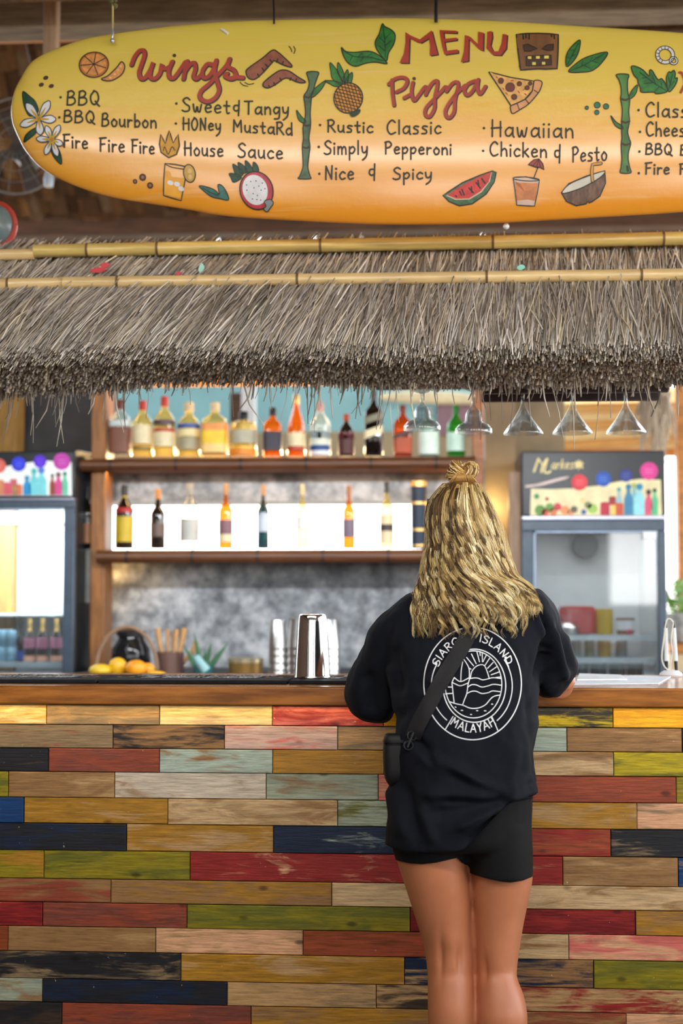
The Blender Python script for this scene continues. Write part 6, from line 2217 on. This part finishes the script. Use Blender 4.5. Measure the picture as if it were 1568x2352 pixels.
def normals(o):
    a = np.empty(len(o.data.vertices) * 3, np.float32)
    o.data.vertices.foreach_get('normal', a)
    return a.reshape(-1, 3)


def set_coords(o, P):
    o.data.vertices.foreach_set('co', (P - np.array(WL[o.name])).astype(np.float32).ravel())
    o.data.update()


who = thing('person', 'person with long wavy blonde hair in black t-shirt leaning on the bar, seen from behind', 'person', (X(1070, 3.45), 3.45, 0))

# ---- body (one continuous skin)
g = Geo()
HY = 3.50
loft(g, [(1118, 1030, 1086, HY, .03), (1126, 1014, 1106, HY, .065), (1150, 998, 1122, HY, .09), (1190, 990, 1130, HY, .102), (1230, 990, 1130, HY + .005, .100), (1265, 994, 1126, HY + .012, .088), (1300, 1003, 1117, HY + .028, .068), (1322, 1016, 1104, HY + .045, .046)], 2.1)
loft(g, [(1255, 1012, 1108, HY - .012, .055), (1300, 1014, 1108, HY - .01, .052), (1345, 1010, 1116, HY, .056), (1372, 985, 1150, HY, .07)], 2.0)
loft(g, [(1356, 1010, 1160, HY, .05), (1390, 940, 1228, HY - .01, .075), (1430, 915, 1246, HY - .02, .09), (1520, 918, 1222, HY - .05, .095), (1640, 928, 1205, HY - .07, .09), (1740, 928, 1200, HY - .08, .09), (1840, 922, 1204, HY - .08, .095), (1905, 922, 1202, HY - .08, .085), (1935, 940, 1184, HY - .08, .05)], 2.4)
LY = 3.42
loft(g, [(1880, 912, 1066, LY, .09), (1940, 907, 1075, LY, .096), (1980, 912, 1076, LY, .094), (2030, 928, 1079, LY, .088), (2094, 949, 1082, LY + .002, .079), (2155, 968, 1084, LY + .004, .072), (2191, 976, 1086, LY + .004, .066), (2234, 981, 1086, LY - .004, .062), (2273, 982, 1088, LY - .012, .062), (2330, 982, 1091, LY - .022, .064), (2390, 986, 1091, LY - .024, .062),
         (2470, 1004, 1082, LY - .014, .050), (2550, 1020, 1074, LY, .037), (2605, 1024, 1072, LY + .004, .034), (2640, 1018, 1076, LY + .012, .05)], 2.1)
loft(g, [(1880, 1072, 1216, LY, .09), (1940, 1073, 1222, LY, .098), (2016, 1080, 1223, LY + .006, .092), (2066, 1085, 1214, LY + .008, .084), (2119, 1089, 1203, LY + .009, .076), (2180, 1092, 1193, LY + .006, .067), (2226, 1093, 1187, LY + .004, .061), (2251, 1094, 1189, LY - .004, .060), (2276, 1094, 1199, LY - .012, .062), (2309, 1093, 1208, LY - .022, .065), (2352, 1093, 1211, LY - .03, .067),
         (2420, 1100, 1203, LY - .028, .06), (2500, 1112, 1184, LY - .012, .044), (2570, 1122, 1172, LY, .035), (2610, 1122, 1172, LY + .004, .034), (2642, 1116, 1178, LY + .012, .05)], 2.1)
# feet
for px in (1046, 1148):
    Yf = LY
    x = X(px, Yf)
    s = -1 if px < 1100 else 1
    rg = []
    for t, w, h in ((-.062, .022, .03), (-.05, .03, .05), (-.01, .034, .072), (.04, .037, .065), (.09, .043, .045), (.14, .046, .032), (.175, .04, .024), (.195, .024, .016)):
        rg.append([Vector((x + s * .012 * max(0, t) * 8 * .15 + w * math.cos(a), Yf + t, h * .5 * (1 + math.sin(a)) + .001)) for a in np.linspace(0, 2 * math.pi, 21)[:-1]])
    g.rings(rg)
    for q in range(5):
        xx = x + s * (-.03 + .016 * q)
        y0 = Yf + .185 - .012 * abs(q - 0.6)
        g.tube([(xx, y0 - .03, .016), (xx, y0 + .01, .015), (xx, y0 + .024, .009)], [.010, .009 if q else .012, .005], 8)
# arms
def arm(sh, el, s, mids):
    sh, el = Vector(sh), Vector(el)
    wr = el + Vector((-s * .16, .235, .09))
    g.tube([sh, *mids, el], [.044, .041, .040, .038], 16)
    mid = el.lerp(wr, .3)
    g.tube([el + Vector((0, -.012, -.004)), el.lerp(wr, .12), mid, el.lerp(wr, .7), wr], [.034, .041, .040, .031, .024], 16)
    # palm and fingers reach on, resting on the bar
    f = Vector((-s * .55, .8, -.28)).normalized()
    side = f.cross(Vector((0, 0, 1))).normalized()
    up = side.cross(f)
    pal = [wr - f * .01, wr + f * .03, wr + f * .07, wr + f * .092]
    g.rings([[p + side * (w * math.cos(a)) + up * (h * math.sin(a)) for a in np.linspace(0, 2 * math.pi, 17)[:-1]] for p, w, h in zip(pal, (.026, .036, .042, .038), (.018, .017, .014, .012))][::-1])
    base = wr + f * .085
    for q, (o_, L_) in enumerate(((-.032, .068), (-.011, .078), (.011, .073), (.031, .058))):
        b = base + side * o_
        p1 = b + f * L_ * .45 + Vector((0, 0, -.004))
        p2 = p1 + (f + Vector((0, 0, -.35))).normalized() * L_ * .32
        p3 = p2 + (f + Vector((0, 0, -.7))).normalized() * L_ * .25
        for p in (p1, p2, p3):
            p.z = max(p.z, ZT + .021)
        g.tube([b, p1, p2, p3], [.0085, .0082, .0075, .006], 8)
    tb = wr + f * .03 + side * (-.034) + Vector((0, 0, -.006))
    t1 = tb + (f * .6 - side * .9).normalized() * .035
    t2 = t1 + (f - side * .3).normalized() * .03
    t1.z, t2.z = max(t1.z, ZT + .022), max(t2.z, ZT + .021)
    g.tube([wr + f * .02 + side * (-.02), tb, t1, t2], [.013, .0115, .0095, .007], 8)
    return wr


EL_R, EL_L = W(1291, 1575, 3.595), W(822, 1592, 3.60)
arm(W(1214, 1412, 3.50), EL_R, 1, [W(1236, 1460, 3.52), W(1262, 1520, 3.56)])
arm(W(940, 1425, 3.50), EL_L, -1, [W(902, 1480, 3.53), W(866, 1540, 3.565)])
# face features: brow, nose, lips, ears
nf = W(1060, 1228, HY + .1)
for c_, r in ((nf + Vector((0, .012, 0)), (.013, .018, .022)), (nf + Vector((0, .004, .03)), (.010, .012, .02)), (nf + Vector((0, -.004, -.038)), (.022, .012, .006)), (nf + Vector((0, -.004, -.047)), (.018, .012, .006)),
              (nf + Vector((.03, -.008, .045)), (.022, .010, .006)), (nf + Vector((-.03, -.008, .045)), (.022, .010, .006)), (nf + Vector((0, -.012, -.08)), (.024, .02, .016))):
    g.sphere(c_, r, 14, 8)
for s, px in ((-1, 989), (1, 1131)):
    e_ = W(px, 1208, HY)
    g.sphere(e_ + Vector((s * .003, 0, 0)), (.008, .018, .03), 12, 8)
body = fuse(g, 'body', M['skin'], who, .0052, 5)
P = coords(body)
qx, qy = proj(P)
Nn_ = normals(body)
backf = (P[:, 1] < LY + .02)


def dent(cx, cy, rx, ry, amp):
    d = ((qx - cx) / rx) ** 2 + ((qy - cy) / ry) ** 2
    return amp * np.exp(-d)


dsp = np.zeros(len(P))
for a in ((1012, 2195, 7, 45, -.0045), (1056, 2205, 7, 32, -.004), (1036, 2180, 14, 40, .003), (1036, 2240, 40, 13, -.0010), (1112, 2225, 8, 30, -.004), (1128, 2240, 40, 13, -.0014), (1140, 2200, 16, 40, .002), (1040, 2060, 24, 60, .002)):
    dsp += 1.7 * dent(*a)
P[backf] += (Nn_ * dsp[:, None])[backf]
set_coords(body, P)
# eyes with lids behind the glasses
for s in (-1, 1):
    e_ = nf + Vector((s * .031, -.012, .03))
    gg = Geo().sphere(e_, .0118, 14, 10)
    gg.build('eye', flat('eye white', (228, 226, 220), .2), who)
# sunglasses
sg_ = Geo()
for s, px in ((-1, 986), (1, 1112)):
    a = W(px, 1150, HY - .03)
    b = nf + Vector((s * .068, .006, .035))
    sg_.bar(a + Vector((s * .004, 0, .0)), b, .004, .010)
for s in (-1, 1):
    e_ = nf + Vector((s * .034, .012, .03))
    sg_.rings([[e_ + Vector((.03 * math.cos(a), dy, .022 * math.sin(a))) for a in np.linspace(0, 2 * math.pi, 21)[:-1]] for dy in (0, .004)][::-1])
sg_.bar(nf + Vector((-.012, .016, .034)), nf + Vector((.012, .016, .034)), .004, .006)
sg_.build('sunglasses', M['black'], who)

# ---- shorts
g = Geo()
loft(g, [(1800, 905, 1224, LY, .12), (1850, 900, 1223, LY, .126), (1900, 896, 1221, LY, .128), (1945, 900, 1222, LY, .124), (1962, 904, 1222, LY, .11)], 2.4)
loft(g, [(1900, 903, 1072, LY, .108), (1940, 903, 1078, LY, .106), (1970, 907, 1080, LY, .103), (1986, 910, 1080, LY, .1)], 2.2)
loft(g, [(1900, 1070, 1221, LY, .108), (1960, 1074, 1224, LY, .107), (1995, 1076, 1224, LY, .104), (2028, 1078, 1222, LY, .100)], 2.2)
sh_ = fuse(g, 'shorts', M['shorts'], who, .0055, 6)
P = coords(sh_)
qx, qy = proj(P)
hem_px = np.array([900, 914, 940, 969, 1000, 1030, 1052, 1064, 1076, 1090, 1119, 1150, 1173, 1200, 1224])
hem_py = np.array([1970, 1977, 1983, 1985, 1982, 1975, 1970, 1986, 2004, 2010, 2018, 2025, 2027, 2023, 2013])
hy = np.interp(qx, hem_px, hem_py)
k_ = (qy > hy - 3)
P[k_] = Wn(qx[k_], np.where(qy[k_] > hy[k_], hy[k_], qy[k_]), P[k_, 1])
set_coords(sh_, P)

# ---- t-shirt
g = Geo()
SY = 3.50
loft(g, [(1338, 1030, 1150, SY, .05), (1347, 985, 1200, SY, .078), (1362, 945, 1246, SY, .095), (1385, 912, 1266, SY - .005, .108), (1420, 886, 1272, SY - .01, .118), (1470, 882, 1262, SY - .025, .125), (1540, 892, 1246, SY - .045, .13), (1620, 903, 1236, SY - .07, .13), (1680, 906, 1228, SY - .085, .13),
         (1740, 905, 1224, SY - .09, .132), (1790, 903, 1227, SY - .09, .135), (1815, 901, 1231, SY - .09, .137), (1850, 897, 1227, SY - .088, .139), (1895, 889, 1224, SY - .086, .14), (1935, 887, 1223, SY - .085, .14), (1960, 888, 1223, SY - .085, .14)], 2.5, 40)
loft(g, [(1368, 930, 1000, SY, .05), (1385, 908, 1000, SY, .08), (1410, 880, 985, SY + .005, .092), (1440, 853, 970, SY + .015, .098), (1480, 834, 955, SY + .03, .10), (1520, 815, 945, SY + .045, .10), (1560, 797, 938, SY + .06, .098), (1600, 790, 930, SY + .07, .093), (1632, 799, 920, SY + .072, .085), (1650, 818, 905, SY + .07, .07), (1659, 846, 890, SY + .07, .05)], 2.2)
loft(g, [(1352, 1180, 1238, SY, .05), (1368, 1170, 1256, SY, .08), (1400, 1170, 1277, SY + .005, .092), (1440, 1178, 1291, SY + .015, .098), (1480, 1190, 1306, SY + .03, .098), (1520, 1205, 1319, SY + .045, .094), (1545, 1215, 1325, SY + .055, .09), (1566, 1224, 1310, SY + .06, .086), (1585, 1232, 1299, SY + .062, .078), (1600, 1244, 1284, SY + .062, .06)], 2.2)
tee = fuse(g, 'tshirt', M['shirt'], who, .0058, 7)
P = coords(tee)
qx, qy = proj(P)
Nn_ = normals(tee)
# cloth folds: soft ridges and creases along lines seen on the shirt
def seg_d(ax, ay, bx, by):
    dx, dy = bx - ax, by - ay
    t = np.clip(((qx - ax) * dx + (qy - ay) * dy) / (dx * dx + dy * dy), 0, 1)
    return np.hypot(qx - (ax + t * dx), qy - (ay + t * dy)), t


dsp = np.zeros(len(P))
for (ax, ay, bx, by, w, amp) in [
        (1165, 1838, 1040, 1780, 13, -.010), (1165, 1838, 960, 1730, 16, .009), (1165, 1842, 1010, 1838, 10, -.009), (1165, 1842, 960, 1822, 14, .007), (1160, 1850, 1040, 1905, 12, .009), (1162, 1846, 985, 1870, 12, -.006), (1150, 1870, 1070, 1935, 12, -.008),
        (1228, 1812, 1165, 1842, 10, .010), (1232, 1832, 1175, 1848, 8, -.010), (1225, 1780, 1150, 1835, 14, .005), (1180, 1700, 1175, 1830, 16, .004),
        (945, 1700, 1060, 1790, 14, -.008), (945, 1710, 1120, 1810, 12, .006), (950, 1690, 1000, 1760, 9, -.006),
        (905, 1660, 985, 1560, 14, -.008), (920, 1640, 1010, 1520, 12, .006), (880, 1640, 900, 1520, 16, .006), (860, 1640, 840, 1540, 18, -.006), (915, 1600, 905, 1480, 14, -.007),
        (1232, 1560, 1262, 1430, 7, -.012), (1243, 1490, 1265, 1490, 8, -.007), (1240, 1540, 1260, 1500, 7, -.01), (1250, 1470, 1225, 1400, 8, .006), (1262, 1450, 1236, 1390, 6, -.007), (1300, 1560, 1268, 1440, 9, .007), (1310, 1540, 1280, 1430, 6, -.005), (1322, 1540, 1296, 1452, 6, .004), (1245, 1585, 1300, 1545, 10, .006),
        (1225, 1640, 1200, 1780, 12, .005), (1212, 1600, 1215, 1750, 9, -.004), (900, 1800, 930, 1930, 16, .006), (930, 1800, 960, 1930, 14, -.006), (965, 1850, 1000, 1940, 14, .005), (1010, 1500, 1000, 1600, 16, -.002)]:
    d, t = seg_d(ax, ay, bx, by)
    fade = np.clip(np.minimum(t, 1 - t) * 5 + .25, 0, 1)
    dsp += amp * np.exp(-(d / w) ** 2) * fade
for i in range(len(P)):
    v = P[i]
    dsp[i] += .0035 * noise.noise((v[0] * 14, v[1] * 14, v[2] * 9)) + .0012 * noise.noise((v[0] * 45, v[1] * 45, v[2] * 30))
dsp *= 1.9
P = P + Nn_ * dsp[:, None]
# hem line: cloth below it is drawn up to the hem
qx, qy = proj(P)
hx = np.array([880, 890, 930, 980, 1030, 1066, 1100, 1135, 1164, 1180, 1200, 1235])
hyp = np.array([1936, 1942, 1958, 1964, 1960, 1950, 1915, 1876, 1846, 1840, 1836, 1830])
hy = np.interp(qx, hx, hyp)
low = qy > hy
P[low] = Wn(qx[low], hy[low] + .02 * (qy[low] - hy[low]), P[low, 1])
set_coords(tee, P)
tee.data.shade_smooth()

# ---- emblem printed on the back
bpy.context.view_layer.update()
vv = [Vector(x) for x in coords(tee)]
bvh = BVHTree.FromPolygons(vv, [tuple(q.vertices) for q in tee.data.polygons])


def on_tee(px, py, layer, lift=.0012):
    d = (W(px, py, 3.0) - CAM).normalized()
    h, n, i, dist = bvh.ray_cast(CAM, d)
    if h is None:
        return W(px, py, SY - .17)
    return h - d * (lift + .0006 * layer)


CE = crop(940, 1420, 5.6)
p = Paint(on_tee, CE, maxlen=10)
PW = flat('shirt print white', (226, 228, 232), .6)


def arc(c, rx, ry, a0, a1, w, n=60, wob=0):
    pts = []
    for k in range(n + 1):
        a = math.radians(a0 + (a1 - a0) * k / n)
        pts.append((c[0] + rx * math.cos(a), c[1] - ry * math.sin(a)))
    p.stroke(pts, w, PW, 1)


p.tr = lambda q: q
arc((1085, 1570), 112, 129, -262, 96, 2.5, 110)
# second ring with dots, open at the top and at the banner
arc((1086, 1576), 90, 100, -52, 36, 2.2)
arc((1086, 1576), 96, 100, 150, 231, 2.2)
p.tr = CE
p.dot((1237, 507), 3, PW, 1)
p.dot((338, 582), 3.6, PW, 1)
p.tr = lambda q: q
p.stroke([(1160, 1512), (1168, 1532)], 2, PW, 1)
arc((1089, 1575), 72, 84, -180, 180, 2.3, 70)
arc((1087, 1572), 65, 77, -180, 180, 2.1, 70)
p.tr = CE


def arctext(s, c, rx, ry, a0, a1, cap, w):
    tot = sum(GL[ch][0] if ch != ' ' else .3 for ch in s) + .16 * (len(s) - 1)
    x = 0
    for ch in s:
        wd = GL[ch][0] if ch != ' ' else .3
        if ch != ' ':
            for st in GL[ch][1]:
                pts = []
                for (u_, v_) in st:
                    a = math.radians(a0 + (a1 - a0) * (x + u_) / tot)
                    up = v_ if a1 < a0 else v_
                    r_ = cap * v_
                    if a1 < a0:
                        pts.append((c[0] + (rx + r_) * math.cos(a), c[1] - (ry + r_) * math.sin(a)))
                    else:
                        pts.append((c[0] + (rx - r_) * math.cos(a), c[1] - (ry - r_) * math.sin(a)))
                p.stroke(pts, w, PW, 1, smooth=len(pts) > 2)
        x += wd + .16


p.tr = lambda q: q
arctext('SIARGAO ISLAND', (1086, 1572), 87, 100, 156, 27, 17, 2.5)
arctext('MALAYAH', (1086, 1566), 94, 116, 236, 304, 19, 2.4)
p.tr = CE
for pts, sm in (([(560, 1265), (460, 1432)], 0), ([(1060, 1265), (1135, 1440)], 0),
                ([(578, 762), (590, 775), (660, 815), (760, 770), (780, 775), (830, 768), (880, 770), (940, 792), (1010, 780), (1070, 765), (1180, 775)], 1),
                ([(548, 825), (600, 850), (660, 868), (755, 832)], 1), ([(752, 885), (800, 855), (860, 858), (930, 885), (1010, 870), (1080, 850), (1185, 862)], 1),
                ([(738, 968), (800, 940), (860, 940), (930, 968), (1010, 958), (1070, 935), (1165, 945)], 1),
                ([(575, 765), (548, 825), (552, 880), (562, 980), (575, 1085)], 1), ([(775, 770), (752, 860), (738, 965), (710, 1040), (682, 1118)], 1),
                ([(685, 560), (665, 680), (660, 810)], 1), ([(700, 530), (740, 590), (768, 660), (770, 770)], 1),
                ([(785, 768), (800, 690), (850, 625), (915, 598), (965, 612), (1000, 690), (1025, 770)], 1),
                ([(462, 972), (552, 966)], 0), ([(500, 885), (548, 886)], 0),
                ([(520, 1075), (600, 1100), (690, 1120), (760, 1150), (820, 1160), (900, 1150), (980, 1110), (1050, 1030), (1100, 1000), (1160, 988)], 1),
                ([(735, 505), (825, 612)], 0), ([(765, 640), (790, 655)], 0), ([(797, 460), (858, 585)], 0), ([(868, 435), (900, 560)], 0), ([(905, 425), (910, 480)], 0), ([(935, 450), (938, 560)], 0), ([(990, 470), (945, 560)], 0), ([(1030, 515), (968, 610)], 0), ([(1075, 570), (1003, 645)], 0), ([(1120, 625), (1030, 688)], 0), ([(1155, 690), (1050, 728)], 0), ([(1175, 755), (1110, 762)], 0),
                ([(588, 1140), (598, 1146)], 0), ([(665, 1185), (685, 1186)], 0), ([(785, 1238), (800, 1238)], 0), ([(862, 1188), (880, 1190)], 0), ([(962, 1190), (985, 1192)], 0), ([(1055, 1104), (1072, 1106)], 0)):
    p.stroke(pts, 2.1, PW, 1, smooth=bool(sm))
em = p.build('emblem', tee, 'white round emblem print with lettering, sun and sea')

# ---- crossbody bag
cb = thing('crossbody_bag', 'small black crossbody bag with wide strap worn across the back of the black shirt', 'bag', W(912, 1805, 3.36))
ctr = [(1105, 1385), (1096, 1415), (1080, 1449), (1062, 1483), (1040, 1520), (1015, 1560), (994, 1600), (972, 1640), (956, 1672), (948, 1695)]
hw_ = 18.5
S = smooth_pts(ctr, False, 6)
top_, bot_ = [], []
for i, q in enumerate(S):
    t = (S[min(i + 1, len(S) - 1)] - S[max(i - 1, 0)]).normalized()
    n_ = Vector((-t.y, t.x))
    row = []
    for s in (-1, -.5, 0, .5, 1):
        a = q + n_ * s * hw_
        d = (W(a.x, a.y, 3.0) - CAM).normalized()
        h, _, _, _ = bvh.ray_cast(CAM, d)
        if h is None:
            h = W(a.x, a.y, SY - .16)
        row.append((h, d))
    far = min(r[0].y for r in row)
    top_.append([Vector(r[0] - r[1] * .007) for r in row])
    bot_.append([Vector(r[0] - r[1] * .003) for r in row])
for L_ in (top_, bot_):
    for _ in range(3):
        for i in range(1, len(L_) - 1):
            for j in range(5):
                L_[i][j] = (L_[i - 1][j] + L_[i][j] * 2 + L_[i + 1][j]) / 4
g = Geo()
g.rings([a + b[::-1] for a, b in zip(top_, bot_)])
g.build('strap', mat('strap_webbing', (.012, .012, .0135), .7, vary=.15, scale=300, spec=.3), cb, sharp=30)
g = Geo()
rows_b = [(1684, 890, 938, 3.372, .012), (1690, 882, 944, 3.372, .026), (1720, 879, 946, 3.372, .034), (1760, 880, 945, 3.372, .036), (1785, 883, 936, 3.372, .034), (1800, 890, 926, 3.372, .024), (1806, 896, 916, 3.372, .012)]
loft(g, rows_b, 3.4, 32)
g.build('pouch', M['nylon'], cb, sharp=0)
g = Geo()
g.rings([px_ring(py, 878, 947, 3.368, .038, 32, 3.6) for py in (1700, 1706)])
g.build('zip_seam', mat('zip_black', (.008, .008, .009), .3), cb)
g = Geo()
for (px, py) in ((946, 1690), (938, 1712)):
    c = on_tee(px, py, 12)
    g.tube([c + Vector((math.cos(a) * .010, 0, math.sin(a) * .010)) for a in np.linspace(0, 2 * math.pi, 17)], .0022, 6)
g.bar(on_tee(950, 1682, 14), on_tee(936, 1716, 14), .008, .004)
g.build('buckle', flat('gunmetal', (70, 72, 76), .3, metal=.8), cb)

# ---- hair
hair_rows = [(1104, 1030, 1092, HY, .035), (1112, 1018, 1102, HY, .062), (1136, 998, 1116, HY - .002, .088), (1158, 986, 1126, HY - .004, .100), (1200, 982, 1142, HY - .006, .112), (1250, 984, 1157, HY - .008, .116), (1290, 976, 1167, HY - .010, .118),
             (1320, 970, 1178, HY - .012, .122), (1338, 966, 1204, HY - .012, .126), (1360, 957, 1224, HY - .012, .132), (1400, 951, 1238, HY - .015, .138), (1440, 953, 1236, HY - .018, .142), (1470, 955, 1232, HY - .02, .144)]
HR = np.array(densify(hair_rows, 5))
g = Geo()
core = [r for r in densify(hair_rows, 3) if r[0] <= 1376]
g.rings([px_ring(r[0], r[1] + (r[2] - r[1]) * .05 + 2, r[2] - (r[2] - r[1]) * .05 - 2, r[3] - .001, r[4] * .93, 32, 2.1) for r in core])
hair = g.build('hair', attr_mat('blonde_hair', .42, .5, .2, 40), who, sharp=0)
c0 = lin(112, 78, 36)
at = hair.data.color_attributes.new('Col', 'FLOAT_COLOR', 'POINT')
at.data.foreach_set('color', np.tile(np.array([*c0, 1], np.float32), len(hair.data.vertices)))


def hparam(py):
    return [np.interp(py, HR[:, 0], HR[:, k]) for k in (1, 2, 3, 4)]


def locks(n, sub, seed):
    rg = np.random.default_rng(seed)
    K = 40
    paths, rads, cols = [], [], []
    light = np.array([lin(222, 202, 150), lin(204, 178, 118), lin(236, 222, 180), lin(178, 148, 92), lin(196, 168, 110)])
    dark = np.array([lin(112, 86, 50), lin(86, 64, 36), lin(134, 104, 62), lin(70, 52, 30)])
    for i in range(n):
        th = rg.uniform(-2.05, 2.05)                       # angle round the head, 0 = towards the viewer
        layer = rg.uniform(0, 1)
        y0 = 1106 + 170 * layer ** 1.5 + rg.uniform(0, 14)
        y1 = rg.normal(1430, 20) if rg.random() < .58 else rg.uniform(1290, 1420)
        u_side = math.sin(th)
        if u_side > .8:
            y1 = min(y1, rg.normal(1398, 14))
        if abs(th) > 1.6:
            y1 = min(y1, 1372 + rg.normal(0, 10))
        y1 = min(max(y1, y0 + 90), 1462)
        rad = .92 + .10 * rg.random()
        wl = rg.uniform(44, 68)
        ph = 2.4 * math.sin(2.6 * th + .4) + rg.normal(0, 1.5)
        amp = rg.uniform(4.0, 8.5)
        th_end = th * rg.normal(1.0, .04) + rg.normal(0, .05)
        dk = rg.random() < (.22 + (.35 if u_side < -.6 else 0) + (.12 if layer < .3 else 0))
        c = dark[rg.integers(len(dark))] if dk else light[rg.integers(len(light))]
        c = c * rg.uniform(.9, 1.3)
        width = rg.uniform(2.5, 6.5)
        for s in range(sub if rg.random() < .85 else 2):
            t = np.linspace(0, 1, K)
            py = y0 + (y1 + rg.normal(0, 4) - y0) * t
            L_, R_, Yc_, b_ = hparam(py)
            th_t = th + (th_end - th) * t
            grow = np.clip((py - 1125) / 190, .10, 1.25)
            ph_s = ph + rg.normal(0, .24)
            arg = py / wl * 6.28 + ph_s + .4 * np.sin(py / 31 + ph)
            wave = np.sin(arg) * amp * grow
            wav2 = np.cos(arg) * amp * grow * .0011
            o = rg.uniform(-1, 1)
            sx = o * width * np.interp(t, [0, .2, .75, 1], [.8, 1, .8, .3]) + rg.normal(0, 1.6) * t ** 3
            rr = rad + rg.normal(0, .006) + .018 * np.sin(arg * .5 + 1) * grow
            cx, hw = (L_ + R_) / 2, (R_ - L_) / 2
            ct = np.cos(th_t)
            low = np.clip((py - 1315) / 40, 0, 1)
            ct = ct * (1 - low) + np.maximum(ct, .55) * low
            pxx = cx + hw * rr * np.sin(th_t) + wave * np.maximum(.5, np.cos(th_t)) + sx
            YY = Yc_ - b_ * rr * ct - wav2 - .004
            paths.append(Wn(pxx, py, YY))
            r0 = rg.uniform(.00045, .00092)
            rads.append(r0 * np.interp(t, [0, .15, .8, 1], [.7, 1, .9, .25]))
            cols.append(c * rg.uniform(.7, 1.3))
    paths = np.array(paths)
    # let the lengths lie on the shirt instead of sinking into it
    qx_, qy_ = proj(paths)
    for i, k in np.argwhere(qy_ > 1328):
        d = Vector(paths[i, k]) - CAM
        h, _, _, dist = bvh.ray_cast(CAM, d.normalized())
        if h is not None and dist - .004 < d.length:
            paths[i, k] = h - d.normalized() * (.004 + .012 * ((i * 37) % 100) / 100)
    return paths, np.array(rads), np.array(cols)


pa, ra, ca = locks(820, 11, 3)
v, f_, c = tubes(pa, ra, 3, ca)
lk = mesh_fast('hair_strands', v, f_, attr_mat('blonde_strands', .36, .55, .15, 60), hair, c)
lk['kind'] = 'stuff'
lk['label'] = 'long wavy blonde strands'
# flyaways
rg = np.random.default_rng(11)
n = 170
paths = []
for i in range(n):
    th = rg.choice([-1, 1]) * rg.uniform(1.1, 1.7)
    py = np.linspace(rg.uniform(1120, 1300), rg.uniform(1300, 1400), 14)
    L_, R_, Yc_, b_ = hparam(py)
    rr = 1.02 + rg.uniform(0, .09) * np.sin(np.linspace(0, 3, 14))
    paths.append(Wn((L_ + R_) / 2 + (R_ - L_) / 2 * rr * math.sin(th) + 4 * np.sin(py / 22 + i), py, Yc_ - b_ * rr * math.cos(th)))
v, f_, c = tubes(np.array(paths), np.full((n, 14), .00032), 3, np.tile(np.array([lin(220, 196, 140)]), (n, 1)))
fa = mesh_fast('flyaway_hair', v, f_, attr_mat('fine_hair', .4, .5, .1, 60), hair, c)
fa['kind'] = 'stuff'
# bun: a loosely twisted knot of hair on the crown
rg = np.random.default_rng(5)
c_b = W(1062, 1088, HY - .015)
paths, cols = [], []
for i in range(260):
    # three fat coils wound over each other, with strands straying
    coil = i % 3
    t = np.linspace(0, 1, 26)
    be = rg.uniform(0, 6.28) + t * 3.5
    r0 = rg.uniform(.006, .0125)
    R0 = (.020, .016, .013)[coil]
    ax = [Vector((.15, -.5, 1)), Vector((-.7, -.55, .5)), Vector((.8, -.3, .45))][coil].normalized()
    u_ = ax.orthogonal().normalized()
    v_ = ax.cross(u_)
    al = rg.uniform(0, 6.28) + t * rg.uniform(3.5, 6.5)
    o_ = np.array([(-.006, 0, -.004), (.012, -.006, .004), (-.010, -.004, .012)][coil])
    rad_ = R0 + r0 * np.cos(be)
    q = np.outer(rad_ * np.cos(al), np.array(u_)) + np.outer(rad_ * np.sin(al), np.array(v_)) + np.outer(r0 * np.sin(be), np.array(ax))
    q = q * np.array([1.12, .8, .92]) + o_ + rg.normal(0, .0008, (26, 3))
    paths.append(q + np.array(c_b))
    cols.append(np.array([lin(226, 196, 128), lin(206, 170, 100), lin(150, 110, 54), lin(238, 214, 160), lin(120, 84, 40)])[rg.integers(5)] * (.8 + .15 * coil))
for i in range(60):
    a = rg.uniform(-1, 1)
    s = c_b + Vector((a * .034, -.02, -.022))
    e_ = c_b + Vector((a * .012, -.01, .004))
    t = np.linspace(0, 1, 26)[:, None]
    paths.append(np.array(s)[None] * (1 - t) + np.array(e_)[None] * t + np.array([0, -.012, 0])[None] * np.sin(t * 3.14))
    cols.append(np.array(lin(186, 142, 78)))
v, f_, c = tubes(np.array(paths), np.full((len(paths), 26), .0016), 4, np.array(cols))
bn = mesh_fast('bun', v, f_, lk.data.materials[0], hair, c)
g = Geo().sphere(c_b, (.024, .014, .019), 16, 10)
g.sphere(c_b + Vector((0, 0, -.02)), (.022, .02, .012), 16, 10)
bc = g.build('bun_core', M['skin'], hair)
bc.data.materials[0] = flat('hair core', (140, 102, 52), .5)
